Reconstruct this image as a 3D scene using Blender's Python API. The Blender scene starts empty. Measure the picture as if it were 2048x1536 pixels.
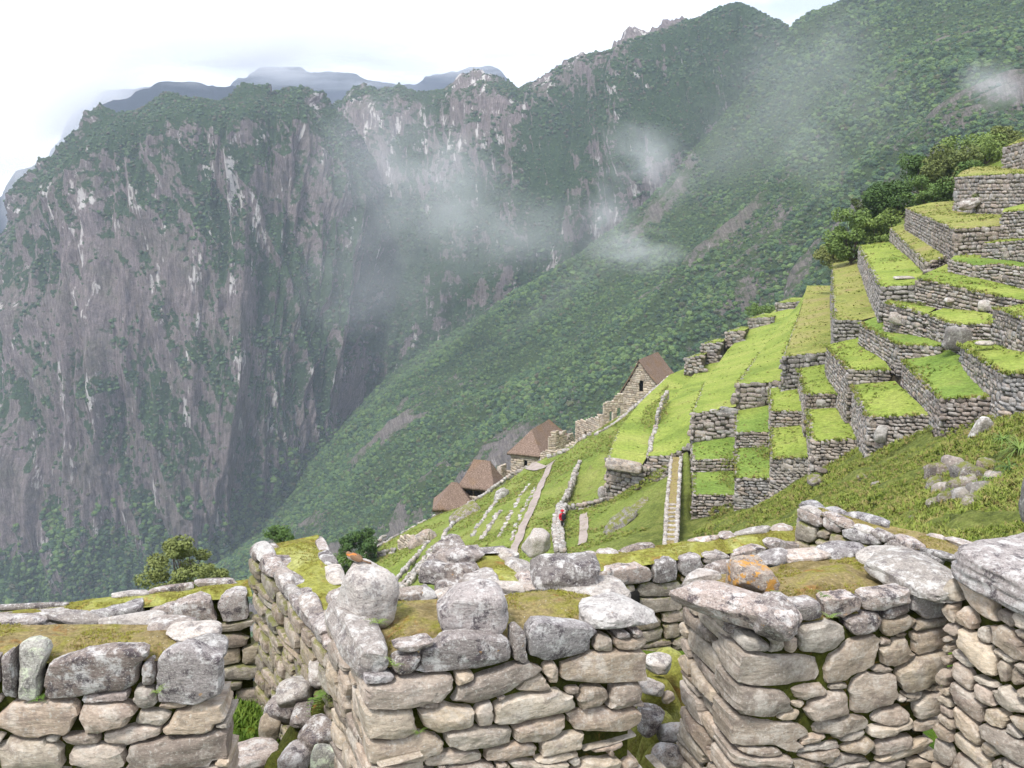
import bpy, bmesh, math, random
import numpy as np
from mathutils import Vector, Matrix, Euler
from mathutils.geometry import delaunay_2d_cdt

# ------------------------------------------------------------------ camera, sky, sun, exposure
scene = bpy.context.scene
COL = scene.collection
F = 2000.0                      # focal length in pixels of the 2048 px wide photograph
PITCH = math.radians(12.0)
SP, CP = math.sin(PITCH), math.cos(PITCH)
cam_data = bpy.data.cameras.new('camera')
cam_data.sensor_width = 36.0
cam_data.lens = 36.0 * F / 2048.0
cam_data.clip_start = 0.1
cam_data.clip_end = 30000
cam = bpy.data.objects.new('camera', cam_data)
COL.objects.link(cam)
cam.location = (0, 0, 0)
cam.rotation_euler = (math.radians(90) - PITCH, 0, 0)
scene.camera = cam

SUN_EL, SUN_AZ = math.radians(58), math.radians(215)   # azimuth measured from +Y towards +X
world = bpy.data.worlds.new('World')
scene.world = world
world.use_nodes = True
wn, wl = world.node_tree.nodes, world.node_tree.links
wn.clear()
sky = wn.new('ShaderNodeTexSky'); sky.sky_type = 'NISHITA'; sky.sun_disc = False
sky.sun_elevation = SUN_EL; sky.sun_rotation = SUN_AZ
tc = wn.new('ShaderNodeTexCoord')
nz = wn.new('ShaderNodeTexNoise'); nz.inputs['Scale'].default_value = 3.4
nz.inputs['Detail'].default_value = 6; nz.inputs['Roughness'].default_value = 0.55
mp = wn.new('ShaderNodeMapping'); mp.inputs['Scale'].default_value = (1, 1, 2.6)
wl.new(tc.outputs['Generated'], mp.inputs['Vector']); wl.new(mp.outputs['Vector'], nz.inputs['Vector'])
cr = wn.new('ShaderNodeValToRGB')
cre = cr.color_ramp.elements; cre.new(0.5)
for k_, (p_, c_) in enumerate([(0.40, (0.34, 0.38, 0.48, 1)), (0.50, (0.62, 0.68, 0.78, 1)), (0.60, (1.04, 1.05, 1.07, 1))]): cre[k_].position = p_; cre[k_].color = c_
wl.new(nz.outputs['Fac'], cr.inputs['Fac'])
bg1 = wn.new('ShaderNodeBackground'); bg1.inputs['Strength'].default_value = 0.12
bg2 = wn.new('ShaderNodeBackground'); bg2.inputs['Strength'].default_value = 1.0
wl.new(sky.outputs['Color'], bg1.inputs['Color']); wl.new(cr.outputs['Color'], bg2.inputs['Color'])
mx = wn.new('ShaderNodeMixShader'); mx.inputs[0].default_value = 0.93      # overcast: cloud covers nearly all of the sky
wl.new(bg1.outputs[0], mx.inputs[1]); wl.new(bg2.outputs[0], mx.inputs[2])
wo = wn.new('ShaderNodeOutputWorld'); wl.new(mx.outputs[0], wo.inputs['Surface'])

sd = bpy.data.lights.new('sun', 'SUN'); sd.energy = 1.9; sd.angle = math.radians(12); sd.color = (1.0, 0.96, 0.9)
sun = bpy.data.objects.new('sun', sd); COL.objects.link(sun)
sv = Vector((math.sin(SUN_AZ) * math.cos(SUN_EL), math.cos(SUN_AZ) * math.cos(SUN_EL), math.sin(SUN_EL)))
sun.rotation_euler = sv.to_track_quat('Z', 'Y').to_euler()

vs = scene.view_settings
vs.view_transform = 'Standard'; vs.look = 'None'; vs.gamma = 1.0; vs.use_curve_mapping = False
vs.exposure = 1.24
cy = scene.cycles
cy.use_denoising = True
cy.volume_bounces = 5; cy.max_bounces = 8; cy.diffuse_bounces = 3; cy.transparent_max_bounces = 8
cy.volume_step_rate = 2.0; cy.volume_max_steps = 128

# ------------------------------------------------------------------ helpers
rnd = random.Random(11)
RS = np.random.RandomState(5)

def dirs(px, py):
    cx = (px - 1024.0) / F; c = -(py - 768.0) / F
    return cx, CP + c * SP, -SP + c * CP
def P(px, py, Y=None, z=None):
    "world point seen at photo pixel px,py at depth Y or on the level z"
    x, y, w = dirs(px, py)
    t = Y / y if Y is not None else z / w
    return Vector((x * t, y * t, w * t))
def slope(py):
    x, y, w = dirs(1024, py); return -w / y

def _h(i, j, k, s):
    n = (i.astype(np.int64) * 374761393 + j.astype(np.int64) * 668265263 + k.astype(np.int64) * 2147483647 + s * 1013904223) & 0xffffffff
    n = ((n ^ (n >> 13)) * 1274126177) & 0xffffffff
    n = ((n ^ (n >> 15)) * 2246822519) & 0xffffffff
    n = n ^ (n >> 16)
    return (n & 0xffffff) / 16777215.0
def vnoise(p, s=0):
    p = np.asarray(p, float); f = np.floor(p); t = p - f; t = t * t * (3 - 2 * t)
    i, j, k = f[..., 0].astype(np.int64), f[..., 1].astype(np.int64), f[..., 2].astype(np.int64)
    r = 0
    for a in (0, 1):
        wa = t[..., 0] if a else 1 - t[..., 0]
        for b in (0, 1):
            wb = t[..., 1] if b else 1 - t[..., 1]
            for c in (0, 1):
                wc = t[..., 2] if c else 1 - t[..., 2]
                r = r + wa * wb * wc * _h(i + a, j + b, k + c, s)
    return r * 2 - 1
def fbm(p, o=4, s=0, g=0.5, ridged=False):
    p = np.asarray(p, float); r = 0; a = 1.0; tot = 0
    for q in range(o):
        v = vnoise(p * (2.03 ** q) + 17.3 * q, s + q)
        if ridged: v = 1 - 2 * np.abs(v)
        r = r + v * a; tot += a; a *= g
    return r / tot
def xyz(a, b, c=0.0):
    a, b, c = np.broadcast_arrays(np.asarray(a, float), np.asarray(b, float), np.asarray(c, float))
    return np.stack([a, b, c], -1)
def sstep(e0, e1, x):
    t = np.clip((x - e0) / (e1 - e0), 0, 1); return t * t * (3 - 2 * t)

def mesh_np(name, co, faces, smooth=True):
    "faces: (n,3) or (n,4) int array, or a list of them"
    me = bpy.data.meshes.new(name)
    co = np.asarray(co, np.float32)
    fl = faces if isinstance(faces, list) else [faces]
    fl = [np.asarray(f, np.int32) for f in fl if len(f)]
    me.vertices.add(len(co)); me.vertices.foreach_set('co', co.ravel())
    nl = sum(f.size for f in fl); nf = sum(len(f) for f in fl)
    me.loops.add(nl); me.polygons.add(nf)
    me.loops.foreach_set('vertex_index', np.concatenate([f.ravel() for f in fl]))
    tot = np.concatenate([np.full(len(f), f.shape[1], np.int32) for f in fl])
    st = np.concatenate([[0], np.cumsum(tot)[:-1]]).astype(np.int32)
    me.polygons.foreach_set('loop_start', st)
    me.update(calc_edges=True); me.validate()
    if smooth: me.polygons.foreach_set('use_smooth', np.ones(len(me.polygons), bool))
    return me
def attr(me, name, arr, kind='FLOAT'):
    a = me.attributes.new(name, kind, 'POINT')
    a.data.foreach_set('value' if kind in ('FLOAT', 'INT') else 'vector', np.asarray(arr, np.float32).ravel())
def grid_faces(nu, nv, flip=False):
    i = np.arange(nu * nv).reshape(nu, nv)
    a, b, c, d = i[:-1, :-1], i[1:, :-1], i[1:, 1:], i[:-1, 1:]
    f = np.stack([a, b, c, d], -1).reshape(-1, 4)
    return f[:, ::-1] if flip else f
def obj(name, me, mat=None, parent=None, loc=None):
    o = bpy.data.objects.new(name, me); COL.objects.link(o)
    if mat is not None and len(me.materials) == 0: me.materials.append(mat)
    if parent is not None: o.parent = parent
    if loc is not None: o.location = loc
    return o
def tag(o, label=None, cat=None, group=None, kind=None):
    if label: o['label'] = label
    if cat: o['category'] = cat
    if group: o['group'] = group
    if kind: o['kind'] = kind
    return o
def thing(name, label, cat, loc=(0, 0, 0), rz=0, group=None):
    o = bpy.data.objects.new(name, None); COL.objects.link(o)
    o.location = loc; o.rotation_euler = (0, 0, rz); o.empty_display_size = 0.2
    return tag(o, label, cat, group)

# ------------------------------------------------------------------ materials
def mat(name, rough=0.9, spec=0.2):
    m = bpy.data.materials.new(name); m.use_nodes = True
    b = m.node_tree.nodes['Principled BSDF']
    b.inputs['Roughness'].default_value = rough
    b.inputs['Specular IOR Level'].default_value = spec
    return m, m.node_tree.nodes, m.node_tree.links, b
def noise(N, L, vec, scale, detail=4, rough=0.55, dist=0.0):
    n = N.new('ShaderNodeTexNoise'); n.inputs['Scale'].default_value = scale
    n.inputs['Detail'].default_value = detail; n.inputs['Roughness'].default_value = rough
    n.inputs['Distortion'].default_value = dist
    if vec is not None: L.new(vec, n.inputs['Vector'])
    return n.outputs['Fac']
def ramp(N, L, fac, stops, interp='LINEAR'):
    r = N.new('ShaderNodeValToRGB'); e = r.color_ramp.elements; r.color_ramp.interpolation = interp
    while len(e) < len(stops): e.new(0.5)
    for k, (p, c) in enumerate(stops):
        e[k].position = p; e[k].color = (c[0], c[1], c[2], 1) if not isinstance(c, (int, float)) else (c, c, c, 1)
    L.new(fac, r.inputs['Fac']); return r.outputs['Color']
def mix(N, L, fac, a, b, mode='MIX'):
    m = N.new('ShaderNodeMix'); m.data_type = 'RGBA'; m.blend_type = mode
    if isinstance(fac, (int, float)): m.inputs[0].default_value = fac
    else: L.new(fac, m.inputs[0])
    for k, v in ((6, a), (7, b)):
        if isinstance(v, tuple): m.inputs[k].default_value = (v[0], v[1], v[2], 1)
        else: L.new(v, m.inputs[k])
    return m.outputs[2]
def math_(N, L, op, a, b=0.0, clamp=False):
    m = N.new('ShaderNodeMath'); m.operation = op; m.use_clamp = clamp
    for k, v in ((0, a), (1, b)):
        if isinstance(v, (int, float)): m.inputs[k].default_value = v
        else: L.new(v, m.inputs[k])
    return m.outputs[0]
def bump(N, L, b, h, strength, dist, prev=None):
    n = N.new('ShaderNodeBump'); n.inputs['Strength'].default_value = strength; n.inputs['Distance'].default_value = dist
    L.new(h, n.inputs['Height'])
    if prev is not None: L.new(prev, n.inputs['Normal'])
    L.new(n.outputs[0], b.inputs['Normal']); return n.outputs[0]
def objvec(N, L):
    "object coordinates shifted by a random amount for every object"
    t = N.new('ShaderNodeTexCoord'); oi = N.new('ShaderNodeObjectInfo')
    k = math_(N, L, 'MULTIPLY', oi.outputs['Random'], 37.0)
    c = N.new('ShaderNodeCombineXYZ')
    for q in range(3): L.new(k, c.inputs[q])
    a = N.new('ShaderNodeVectorMath'); a.operation = 'ADD'
    L.new(t.outputs['Object'], a.inputs[0]); L.new(c.outputs[0], a.inputs[1])
    return a.outputs[0], oi.outputs['Random']
def geovec(N):
    return N.new('ShaderNodeNewGeometry').outputs['Position']

def stone_material(name, tan, grey, pale, dark, lichen=0.5, dark_amt=0.5, scale=1.0, bumps=0.012, moss=0.0, orange=0.0):
    "scale 1: blotches a few centimetres across"
    m, N, L, b = mat(name, 0.88, 0.25)
    oi = N.new('ShaderNodeObjectInfo'); rn = oi.outputs['Random']
    k = math_(N, L, 'MULTIPLY', rn, 23.0); cc = N.new('ShaderNodeCombineXYZ')
    for q in range(3): L.new(k, cc.inputs[q])
    ad = N.new('ShaderNodeVectorMath'); ad.operation = 'ADD'; L.new(geovec(N), ad.inputs[0]); L.new(cc.outputs[0], ad.inputs[1]); v = ad.outputs[0]
    base = mix(N, L, rn, tan, grey)
    r2 = math_(N, L, 'FRACT', math_(N, L, 'MULTIPLY', rn, 7.13))
    base = mix(N, L, math_(N, L, 'MULTIPLY', r2, 0.55), base, (0.33, 0.235, 0.18))
    r3 = math_(N, L, 'FRACT', math_(N, L, 'MULTIPLY', rn, 31.7))
    base = mix(N, L, 1.0, base, ramp(N, L, r3, [(0.0, 0.62), (1.0, 1.22)]), 'MULTIPLY')
    mpn = N.new('ShaderNodeMapping'); mpn.inputs['Scale'].default_value = (1, 1, 3.0); mpn.inputs['Rotation'].default_value = (0.2, 0.25, 0)
    L.new(v, mpn.inputs['Vector'])
    g = noise(N, L, mpn.outputs[0], 22 * scale, 8, 0.72, 0.35)
    base = mix(N, L, 0.9, base, ramp(N, L, g, [(0.25, 0.40), (0.45, 0.85), (0.55, 1.05), (0.75, 1.45)]), 'MULTIPLY')
    n1 = noise(N, L, v, 9 * scale, 9, 0.74, 0.25)
    base = mix(N, L, ramp(N, L, n1, [(0.50, 0.0), (0.60, lichen)]), base, pale)
    n2 = noise(N, L, v, 13 * scale, 8, 0.75, 0.3)
    sh = N.new('ShaderNodeVectorMath'); sh.operation = 'ADD'; sh.inputs[1].default_value = (5.1, 2.2, 9.7); L.new(v, sh.inputs[0])
    n3 = noise(N, L, sh.outputs[0], 7.5 * scale, 9, 0.76, 0.2)
    base = mix(N, L, ramp(N, L, n3, [(0.52, 0.0), (0.60, dark_amt)]), base, dark)
    n4 = noise(N, L, v, 75 * scale, 4, 0.7)
    base = mix(N, L, ramp(N, L, n4, [(0.57, 0.0), (0.66, lichen * 0.85)]), base, (0.60, 0.59, 0.54))
    base = mix(N, L, ramp(N, L, n4, [(0.34, dark_amt * 0.8), (0.43, 0.0)]), base, (0.08, 0.065, 0.06))
    if orange:
        n5 = noise(N, L, sh.outputs[0], 11 * scale, 7, 0.72, 0.2)
        base = mix(N, L, ramp(N, L, n5, [(0.70 - orange * 0.2, 0.0), (0.73 - orange * 0.2, min(1, orange + 0.3))]), base, (0.48, 0.25, 0.06))
    if moss:
        gz = N.new('ShaderNodeNewGeometry'); sx = N.new('ShaderNodeSeparateXYZ'); L.new(gz.outputs['Normal'], sx.inputs[0])
        mm = math_(N, L, 'ADD', n2, math_(N, L, 'MULTIPLY', sx.outputs[2], 0.14))
        base = mix(N, L, ramp(N, L, mm, [(0.56, 0.0), (0.66, moss)]), base, (0.13, 0.14, 0.02))
    L.new(base, b.inputs['Base Color'])
    p = bump(N, L, b, g, 0.8, bumps)
    p = bump(N, L, b, n3, 0.6, bumps * 1.3, p)
    bump(N, L, b, n4, 0.6, bumps * 0.3, p)
    return m

M_STONE = stone_material('weathered granite', (0.46, 0.375, 0.275), (0.395, 0.36, 0.315), (0.56, 0.51, 0.45), (0.15, 0.11, 0.10), 0.5, 0.40, 1.0, 0.008, orange=0.12)
M_CAP = stone_material('lichen covered granite', (0.30, 0.26, 0.235), (0.28, 0.265, 0.27), (0.58, 0.56, 0.54), (0.065, 0.052, 0.058), 0.75, 0.9, 1.5, 0.011, orange=0.22)
M_PALE = stone_material('pale granite', (0.46, 0.41, 0.365), (0.35, 0.33, 0.315), (0.58, 0.56, 0.53), (0.13, 0.11, 0.11), 0.75, 0.7, 1.5, 0.010, orange=0.18)
M_MID = stone_material('mossy wall granite', (0.34, 0.28, 0.20), (0.30, 0.27, 0.225), (0.48, 0.44, 0.38), (0.12, 0.10, 0.085), 0.4, 0.5, 0.8, 0.010, moss=0.75)  # darker granite with moss patches, for the walls farther back
M_FAR = stone_material('terrace stone', (0.28, 0.245, 0.195), (0.235, 0.228, 0.222), (0.42, 0.40, 0.38), (0.09, 0.08, 0.075), 0.6, 0.7, 0.14, 0.03)
M_FARPALE = stone_material('bleached terrace stone', (0.36, 0.33, 0.285), (0.33, 0.315, 0.30), (0.52, 0.50, 0.47), (0.13, 0.12, 0.11), 0.9, 0.8, 0.16, 0.04)
M_ROCKDARK = stone_material('dark bedrock', (0.17, 0.15, 0.13), (0.15, 0.145, 0.145), (0.34, 0.32, 0.30), (0.06, 0.05, 0.045), 0.6, 0.8, 0.22, 0.05, moss=0.9)
M_HOUSE = stone_material('house wall stone', (0.50, 0.41, 0.30), (0.42, 0.37, 0.31), (0.58, 0.52, 0.44), (0.17, 0.14, 0.11), 0.5, 0.5, 0.14, 0.03)

def moss_material(name, a, b_, c, scale=1.0, stones=0.15, dist=0.012):
    m, N, L, b = mat(name, 0.95, 0.1)
    v = geovec(N)
    n1 = noise(N, L, v, 2.6 * scale, 6, 0.65, 0.7)
    n2 = noise(N, L, v, 38 * scale, 6, 0.75)
    n3 = noise(N, L, v, 7.0 * scale, 5, 0.65, 1.0)
    col = ramp(N, L, n1, [(0.33, a), (0.5, b_), (0.66, c)])
    col = mix(N, L, ramp(N, L, n3, [(0.58, 0.0), (0.70, 0.75)]), col, (0.26, 0.13, 0.04))
    col = mix(N, L, 0.85, col, ramp(N, L, n2, [(0.28, 0.35), (0.5, 0.95), (0.72, 1.5)]), 'MULTIPLY')
    n4 = noise(N, L, v, 70 * scale, 3, 0.6)
    col = mix(N, L, ramp(N, L, n4, [(0.66, 0.0), (0.70, stones)]), col, (0.5, 0.47, 0.42))
    L.new(col, b.inputs['Base Color'])
    p = bump(N, L, b, n2, 1.0, dist)
    bump(N, L, b, n3, 0.8, dist * 2.5, p)
    return m
M_MOSS = moss_material('yellow green moss', (0.15, 0.12, 0.035), (0.25, 0.25, 0.055), (0.34, 0.34, 0.13))
M_MOSSDRY = moss_material('dry brown moss', (0.13, 0.10, 0.035), (0.27, 0.21, 0.10), (0.22, 0.21, 0.04), 1.4, 0.7)
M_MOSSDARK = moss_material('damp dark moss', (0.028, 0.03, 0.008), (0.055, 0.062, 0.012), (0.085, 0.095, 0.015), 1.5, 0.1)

def grass_material(name, a, b_, c, brown, scale=1.0, dist=0.06, amt=0.6, wild=None):
    m, N, L, b = mat(name, 0.95, 0.1)
    v = geovec(N)
    n1 = noise(N, L, v, 0.16 * scale, 6, 0.62, 0.5)
    n2 = noise(N, L, v, 3.5 * scale, 6, 0.75)
    n3 = noise(N, L, v, 0.55 * scale, 7, 0.72, 0.6)
    col = ramp(N, L, n1, [(0.35, a), (0.5, b_), (0.64, c)])
    col = mix(N, L, ramp(N, L, n3, [(0.56, 0.0), (0.70, amt)]), col, brown)
    if wild:
        w_ = N.new('ShaderNodeAttribute'); w_.attribute_name = 'wild'
        n5 = noise(N, L, v, 0.9, 6, 0.7)
        c2 = ramp(N, L, n5, [(0.3, wild[0]), (0.5, wild[1]), (0.68, wild[2])])
        col = mix(N, L, w_.outputs['Fac'], col, c2)
    n6 = noise(N, L, v, 11.0 * scale, 4, 0.7)
    col = mix(N, L, 0.9, col, ramp(N, L, n2, [(0.28, 0.40), (0.5, 0.95), (0.72, 1.45)]), 'MULTIPLY')
    col = mix(N, L, 0.7, col, ramp(N, L, n6, [(0.3, 0.5), (0.5, 1.0), (0.7, 1.4)]), 'MULTIPLY')
    L.new(col, b.inputs['Base Color'])
    p = bump(N, L, b, n2, 1.0, dist)
    bump(N, L, b, n3, 0.8, dist * 3, p)
    return m
M_GRASS = grass_material('terrace grass', (0.16, 0.215, 0.04), (0.23, 0.285, 0.055), (0.28, 0.31, 0.075), (0.25, 0.20, 0.09), 1, 0.08, 0.5)
M_GRASSGREEN = grass_material('lush terrace grass', (0.12, 0.185, 0.035), (0.175, 0.25, 0.05), (0.23, 0.285, 0.06), (0.20, 0.18, 0.07), 1, 0.08, 0.55)
M_GRASSDRY = grass_material('dry terrace grass', (0.17, 0.20, 0.045), (0.25, 0.255, 0.07), (0.28, 0.245, 0.10), (0.27, 0.18, 0.10), 1, 0.08, 0.85)
M_SLOPE = grass_material('rough hillside grass', (0.13, 0.18, 0.035), (0.19, 0.235, 0.05), (0.235, 0.26, 0.07), (0.18, 0.15, 0.07), 1.2, 0.12, 0.8, ((0.06, 0.075, 0.02), (0.13, 0.155, 0.035), (0.20, 0.21, 0.06)))
M_NEARGRASS = grass_material('courtyard grass', (0.05, 0.10, 0.012), (0.09, 0.15, 0.015), (0.14, 0.17, 0.02), (0.10, 0.09, 0.03), 14, 0.02, 0.6)

def plain(name, col, rough=0.8, var=0.3, scale=6, spec=0.2):
    m, N, L, b = mat(name, rough, spec)
    v, rn = objvec(N, L)
    n = noise(N, L, v, scale, 5, 0.65)
    c = mix(N, L, 1.0, col, ramp(N, L, n, [(0.3, 1 - var), (0.7, 1 + var)]), 'MULTIPLY')
    L.new(c, b.inputs['Base Color']); bump(N, L, b, n, 0.4, 0.5 / scale * 0.05)
    return m
M_CORE = plain('earth and mortar', (0.10, 0.085, 0.06), 0.95, 0.5, 3)
M_PATH = plain('trodden earth', (0.30, 0.25, 0.22), 0.95, 0.2, 1.2)
M_INNERSHADE = plain('dark interior', (0.012, 0.011, 0.01), 0.9)  # near-black colour paints in the shade inside openings
M_WOOD = plain('weathered timber', (0.12, 0.085, 0.055), 0.85, 0.4, 5)
M_BARK = plain('tree bark', (0.10, 0.08, 0.06), 0.9, 0.4, 4)

def thatch_material():
    m, N, L, b = mat('ichu thatch', 0.95, 0.1)
    t = N.new('ShaderNodeTexCoord'); mp_ = N.new('ShaderNodeMapping'); mp_.inputs['Scale'].default_value = (7, 7, 0.9)
    L.new(t.outputs['Object'], mp_.inputs[0])
    n = noise(N, L, mp_.outputs[0], 1.6, 6, 0.7, 0.3); n2 = noise(N, L, t.outputs['Object'], 0.5, 4, 0.6)
    c = ramp(N, L, n, [(0.32, (0.065, 0.046, 0.038)), (0.5, (0.20, 0.140, 0.110)), (0.68, (0.38, 0.28, 0.22))])
    c = mix(N, L, ramp(N, L, n2, [(0.48, 0.0), (0.7, 0.45)]), c, (0.22, 0.13, 0.06))
    L.new(c, b.inputs['Base Color']); bump(N, L, b, n, 1.0, 0.12)
    return m
M_THATCH = thatch_material()

def leaf_material(name, dark, mid, light, brown=None, amt=0.0, two=0.25):
    m, N, L, b = mat(name, 0.7, 0.25)
    oi = N.new('ShaderNodeObjectInfo'); v = geovec(N)
    n = noise(N, L, v, 0.9, 3, 0.6)
    f = math_(N, L, 'ADD', math_(N, L, 'MULTIPLY', oi.outputs['Random'], 0.55), math_(N, L, 'MULTIPLY', n, 0.45))
    c = ramp(N, L, f, [(0.2, dark), (0.45, mid), (0.8, light)])
    if brown:
        k = math_(N, L, 'FRACT', math_(N, L, 'MULTIPLY', oi.outputs['Random'], 11.7))
        c = mix(N, L, ramp(N, L, k, [(1 - amt - 0.05, 0.0), (1 - amt + 0.05, 0.8)]), c, brown)
    L.new(c, b.inputs['Base Color'])
    if two: b.inputs['Subsurface Weight'].default_value = 0.0
    return m
M_LEAF = leaf_material('tree leaves', (0.045, 0.088, 0.022), (0.090, 0.150, 0.034), (0.17, 0.23, 0.055))
M_LEAFOLIVE = leaf_material('olive tree leaves', (0.060, 0.082, 0.024), (0.110, 0.138, 0.036), (0.18, 0.20, 0.06))
M_FOREST = leaf_material('forest canopy', (0.014, 0.036, 0.018), (0.038, 0.080, 0.026), (0.10, 0.155, 0.036), (0.085, 0.065, 0.035), 0.05)
M_SCRUB = leaf_material('cliff scrub', (0.014, 0.036, 0.018), (0.032, 0.068, 0.026), (0.066, 0.108, 0.036), (0.085, 0.070, 0.05), 0.2)
M_BLADE = leaf_material('grass blades', (0.10, 0.14, 0.02), (0.17, 0.215, 0.03), (0.24, 0.25, 0.06), (0.26, 0.20, 0.08), 0.2)
M_FERN = leaf_material('fern and bromeliad leaves', (0.05, 0.10, 0.02), (0.10, 0.17, 0.03), (0.16, 0.22, 0.05))

def mountain_material(name, rock_d, rock_m, rock_l, veg_d, veg_l, streak=(0.30, 0.045)):
    m, N, L, b = mat(name, 0.95, 0.1)
    fl = N.new('ShaderNodeAttribute'); fl.attribute_name = 'flow'
    vg = N.new('ShaderNodeAttribute'); vg.attribute_name = 'veg'
    pl = N.new('ShaderNodeAttribute'); pl.attribute_name = 'pale'
    mp_ = N.new('ShaderNodeMapping'); mp_.inputs['Scale'].default_value = (streak[0], streak[1], 1)
    L.new(fl.outputs['Vector'], mp_.inputs[0])
    n1 = noise(N, L, mp_.outputs[0], 1.0, 7, 0.68, 0.3)
    v = geovec(N)
    n2 = noise(N, L, v, 0.045, 8, 0.72)
    n3 = noise(N, L, v, 0.18, 6, 0.75)
    rock = ramp(N, L, n1, [(0.30, rock_d), (0.50, rock_m), (0.70, rock_m)])
    n7 = noise(N, L, v, 0.022, 8, 0.75)
    rock = mix(N, L, ramp(N, L, n7, [(0.46, 0.0), (0.66, 0.6)]), rock, (0.10, 0.10, 0.065))
    mp2 = N.new('ShaderNodeMapping'); mp2.inputs['Scale'].default_value = (0.75, 0.05, 1); L.new(fl.outputs['Vector'], mp2.inputs[0])
    n9 = noise(N, L, mp2.outputs[0], 1.0, 6, 0.75, 0.2)
    rock = mix(N, L, 0.9, rock, ramp(N, L, n9, [(0.3, 0.5), (0.5, 1.0), (0.68, 1.6)]), 'MULTIPLY')
    n8 = noise(N, L, v, 0.5, 5, 0.75)
    rock = mix(N, L, 0.8, rock, ramp(N, L, n8, [(0.3, 0.55), (0.5, 1.0), (0.7, 1.4)]), 'MULTIPLY')
    pf = math_(N, L, 'ADD', pl.outputs['Fac'], math_(N, L, 'MULTIPLY', math_(N, L, 'SUBTRACT', n1, 0.5), 1.4))
    rock = mix(N, L, ramp(N, L, pf, [(0.50, 0.0), (0.62, 0.9)]), rock, rock_l)
    veg = ramp(N, L, n3, [(0.3, veg_d), (0.7, veg_l)])
    f = math_(N, L, 'ADD', vg.outputs['Fac'], math_(N, L, 'MULTIPLY', math_(N, L, 'SUBTRACT', n2, 0.5), 0.9))
    f = math_(N, L, 'ADD', f, math_(N, L, 'MULTIPLY', math_(N, L, 'SUBTRACT', n3, 0.5), 0.7))
    c = mix(N, L, ramp(N, L, f, [(0.42, 0.0), (0.55, 1.0)]), rock, veg)
    L.new(c, b.inputs['Base Color'])
    p = bump(N, L, b, n1, 0.6, 4.0); p = bump(N, L, b, n3, 1.0, 5.0, p)
    return m
M_CLIFF = mountain_material('forested granite cliff', (0.075, 0.060, 0.060), (0.195, 0.160, 0.152), (0.56, 0.52, 0.49), (0.017, 0.040, 0.018), (0.052, 0.088, 0.032))
M_CSLOPE = mountain_material('forested mountain slope', (0.07, 0.06, 0.055), (0.17, 0.145, 0.13), (0.42, 0.39, 0.37), (0.022, 0.048, 0.018), (0.070, 0.10, 0.03), (0.16, 0.05))
M_FARMT = mountain_material('haze tinted ridge', (0.03, 0.04, 0.06), (0.05, 0.06, 0.08), (0.1, 0.1, 0.11), (0.008, 0.018, 0.026), (0.02, 0.032, 0.045), (0.05, 0.01))  # bluish rock and forest tones, distance haze put into the colour
M_FLOOR = plain('valley floor', (0.04, 0.06, 0.03), 0.95, 0.4, 0.01)
# ------------------------------------------------------------------ mountains (real relief, kilometres away)
def cr_interp(a, n):
    "Catmull-Rom along axis 0"
    a = np.asarray(a, float); m = len(a)
    t = np.linspace(0, m - 1, n); i = np.clip(np.floor(t).astype(int), 0, m - 2); f = (t - i)
    f = f.reshape((-1,) + (1,) * (a.ndim - 1))
    g = lambda k: a[np.clip(k, 0, m - 1)]
    p0, p1, p2, p3 = g(i - 1), g(i), g(i + 1), g(i + 2)
    return 0.5 * ((2 * p1) + (p2 - p0) * f + (2 * p0 - 5 * p1 + 4 * p2 - p3) * f ** 2 + (3 * p1 - p0 - 3 * p2 + p3) * f ** 3)
def sheet(cols, nu, nv):
    W = np.array([[list(P(*c)) for c in col] for col in cols])
    G = cr_interp(W, nu)
    G = np.swapaxes(cr_interp(np.swapaxes(G, 0, 1), nv), 0, 1)
    du = np.gradient(G, axis=0); dv = np.gradient(G, axis=1)
    n = np.cross(du, dv); n /= np.linalg.norm(n, axis=-1, keepdims=True) + 1e-9
    s = np.sign((n * -G).sum(-1).mean()); n *= s
    U = np.cumsum(np.linalg.norm(du, axis=-1).mean(1)); V = np.cumsum(np.linalg.norm(dv, axis=-1), axis=1)
    U = np.repeat(U[:, None], nv, 1)
    return G, n, U, V
def vnormals(G):
    n = np.cross(np.gradient(G, axis=0), np.gradient(G, axis=1)); n /= np.linalg.norm(n, axis=-1, keepdims=True) + 1e-9
    if (n * -G).sum(-1).mean() < 0: n = -n
    return n
def finish_sheet(name, G, U, V, veg, pale, mt, label_kind='structure'):
    nu, nv = G.shape[:2]
    me = mesh_np(name, G.reshape(-1, 3), grid_faces(nu, nv))
    attr(me, 'veg', veg); attr(me, 'pale', pale); attr(me, 'flow', xyz(U, V, 0), 'FLOAT_VECTOR')
    o = obj(name, me, mt); o['kind'] = label_kind
    return o
FOREST = []          # (points, scales, kind)
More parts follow.
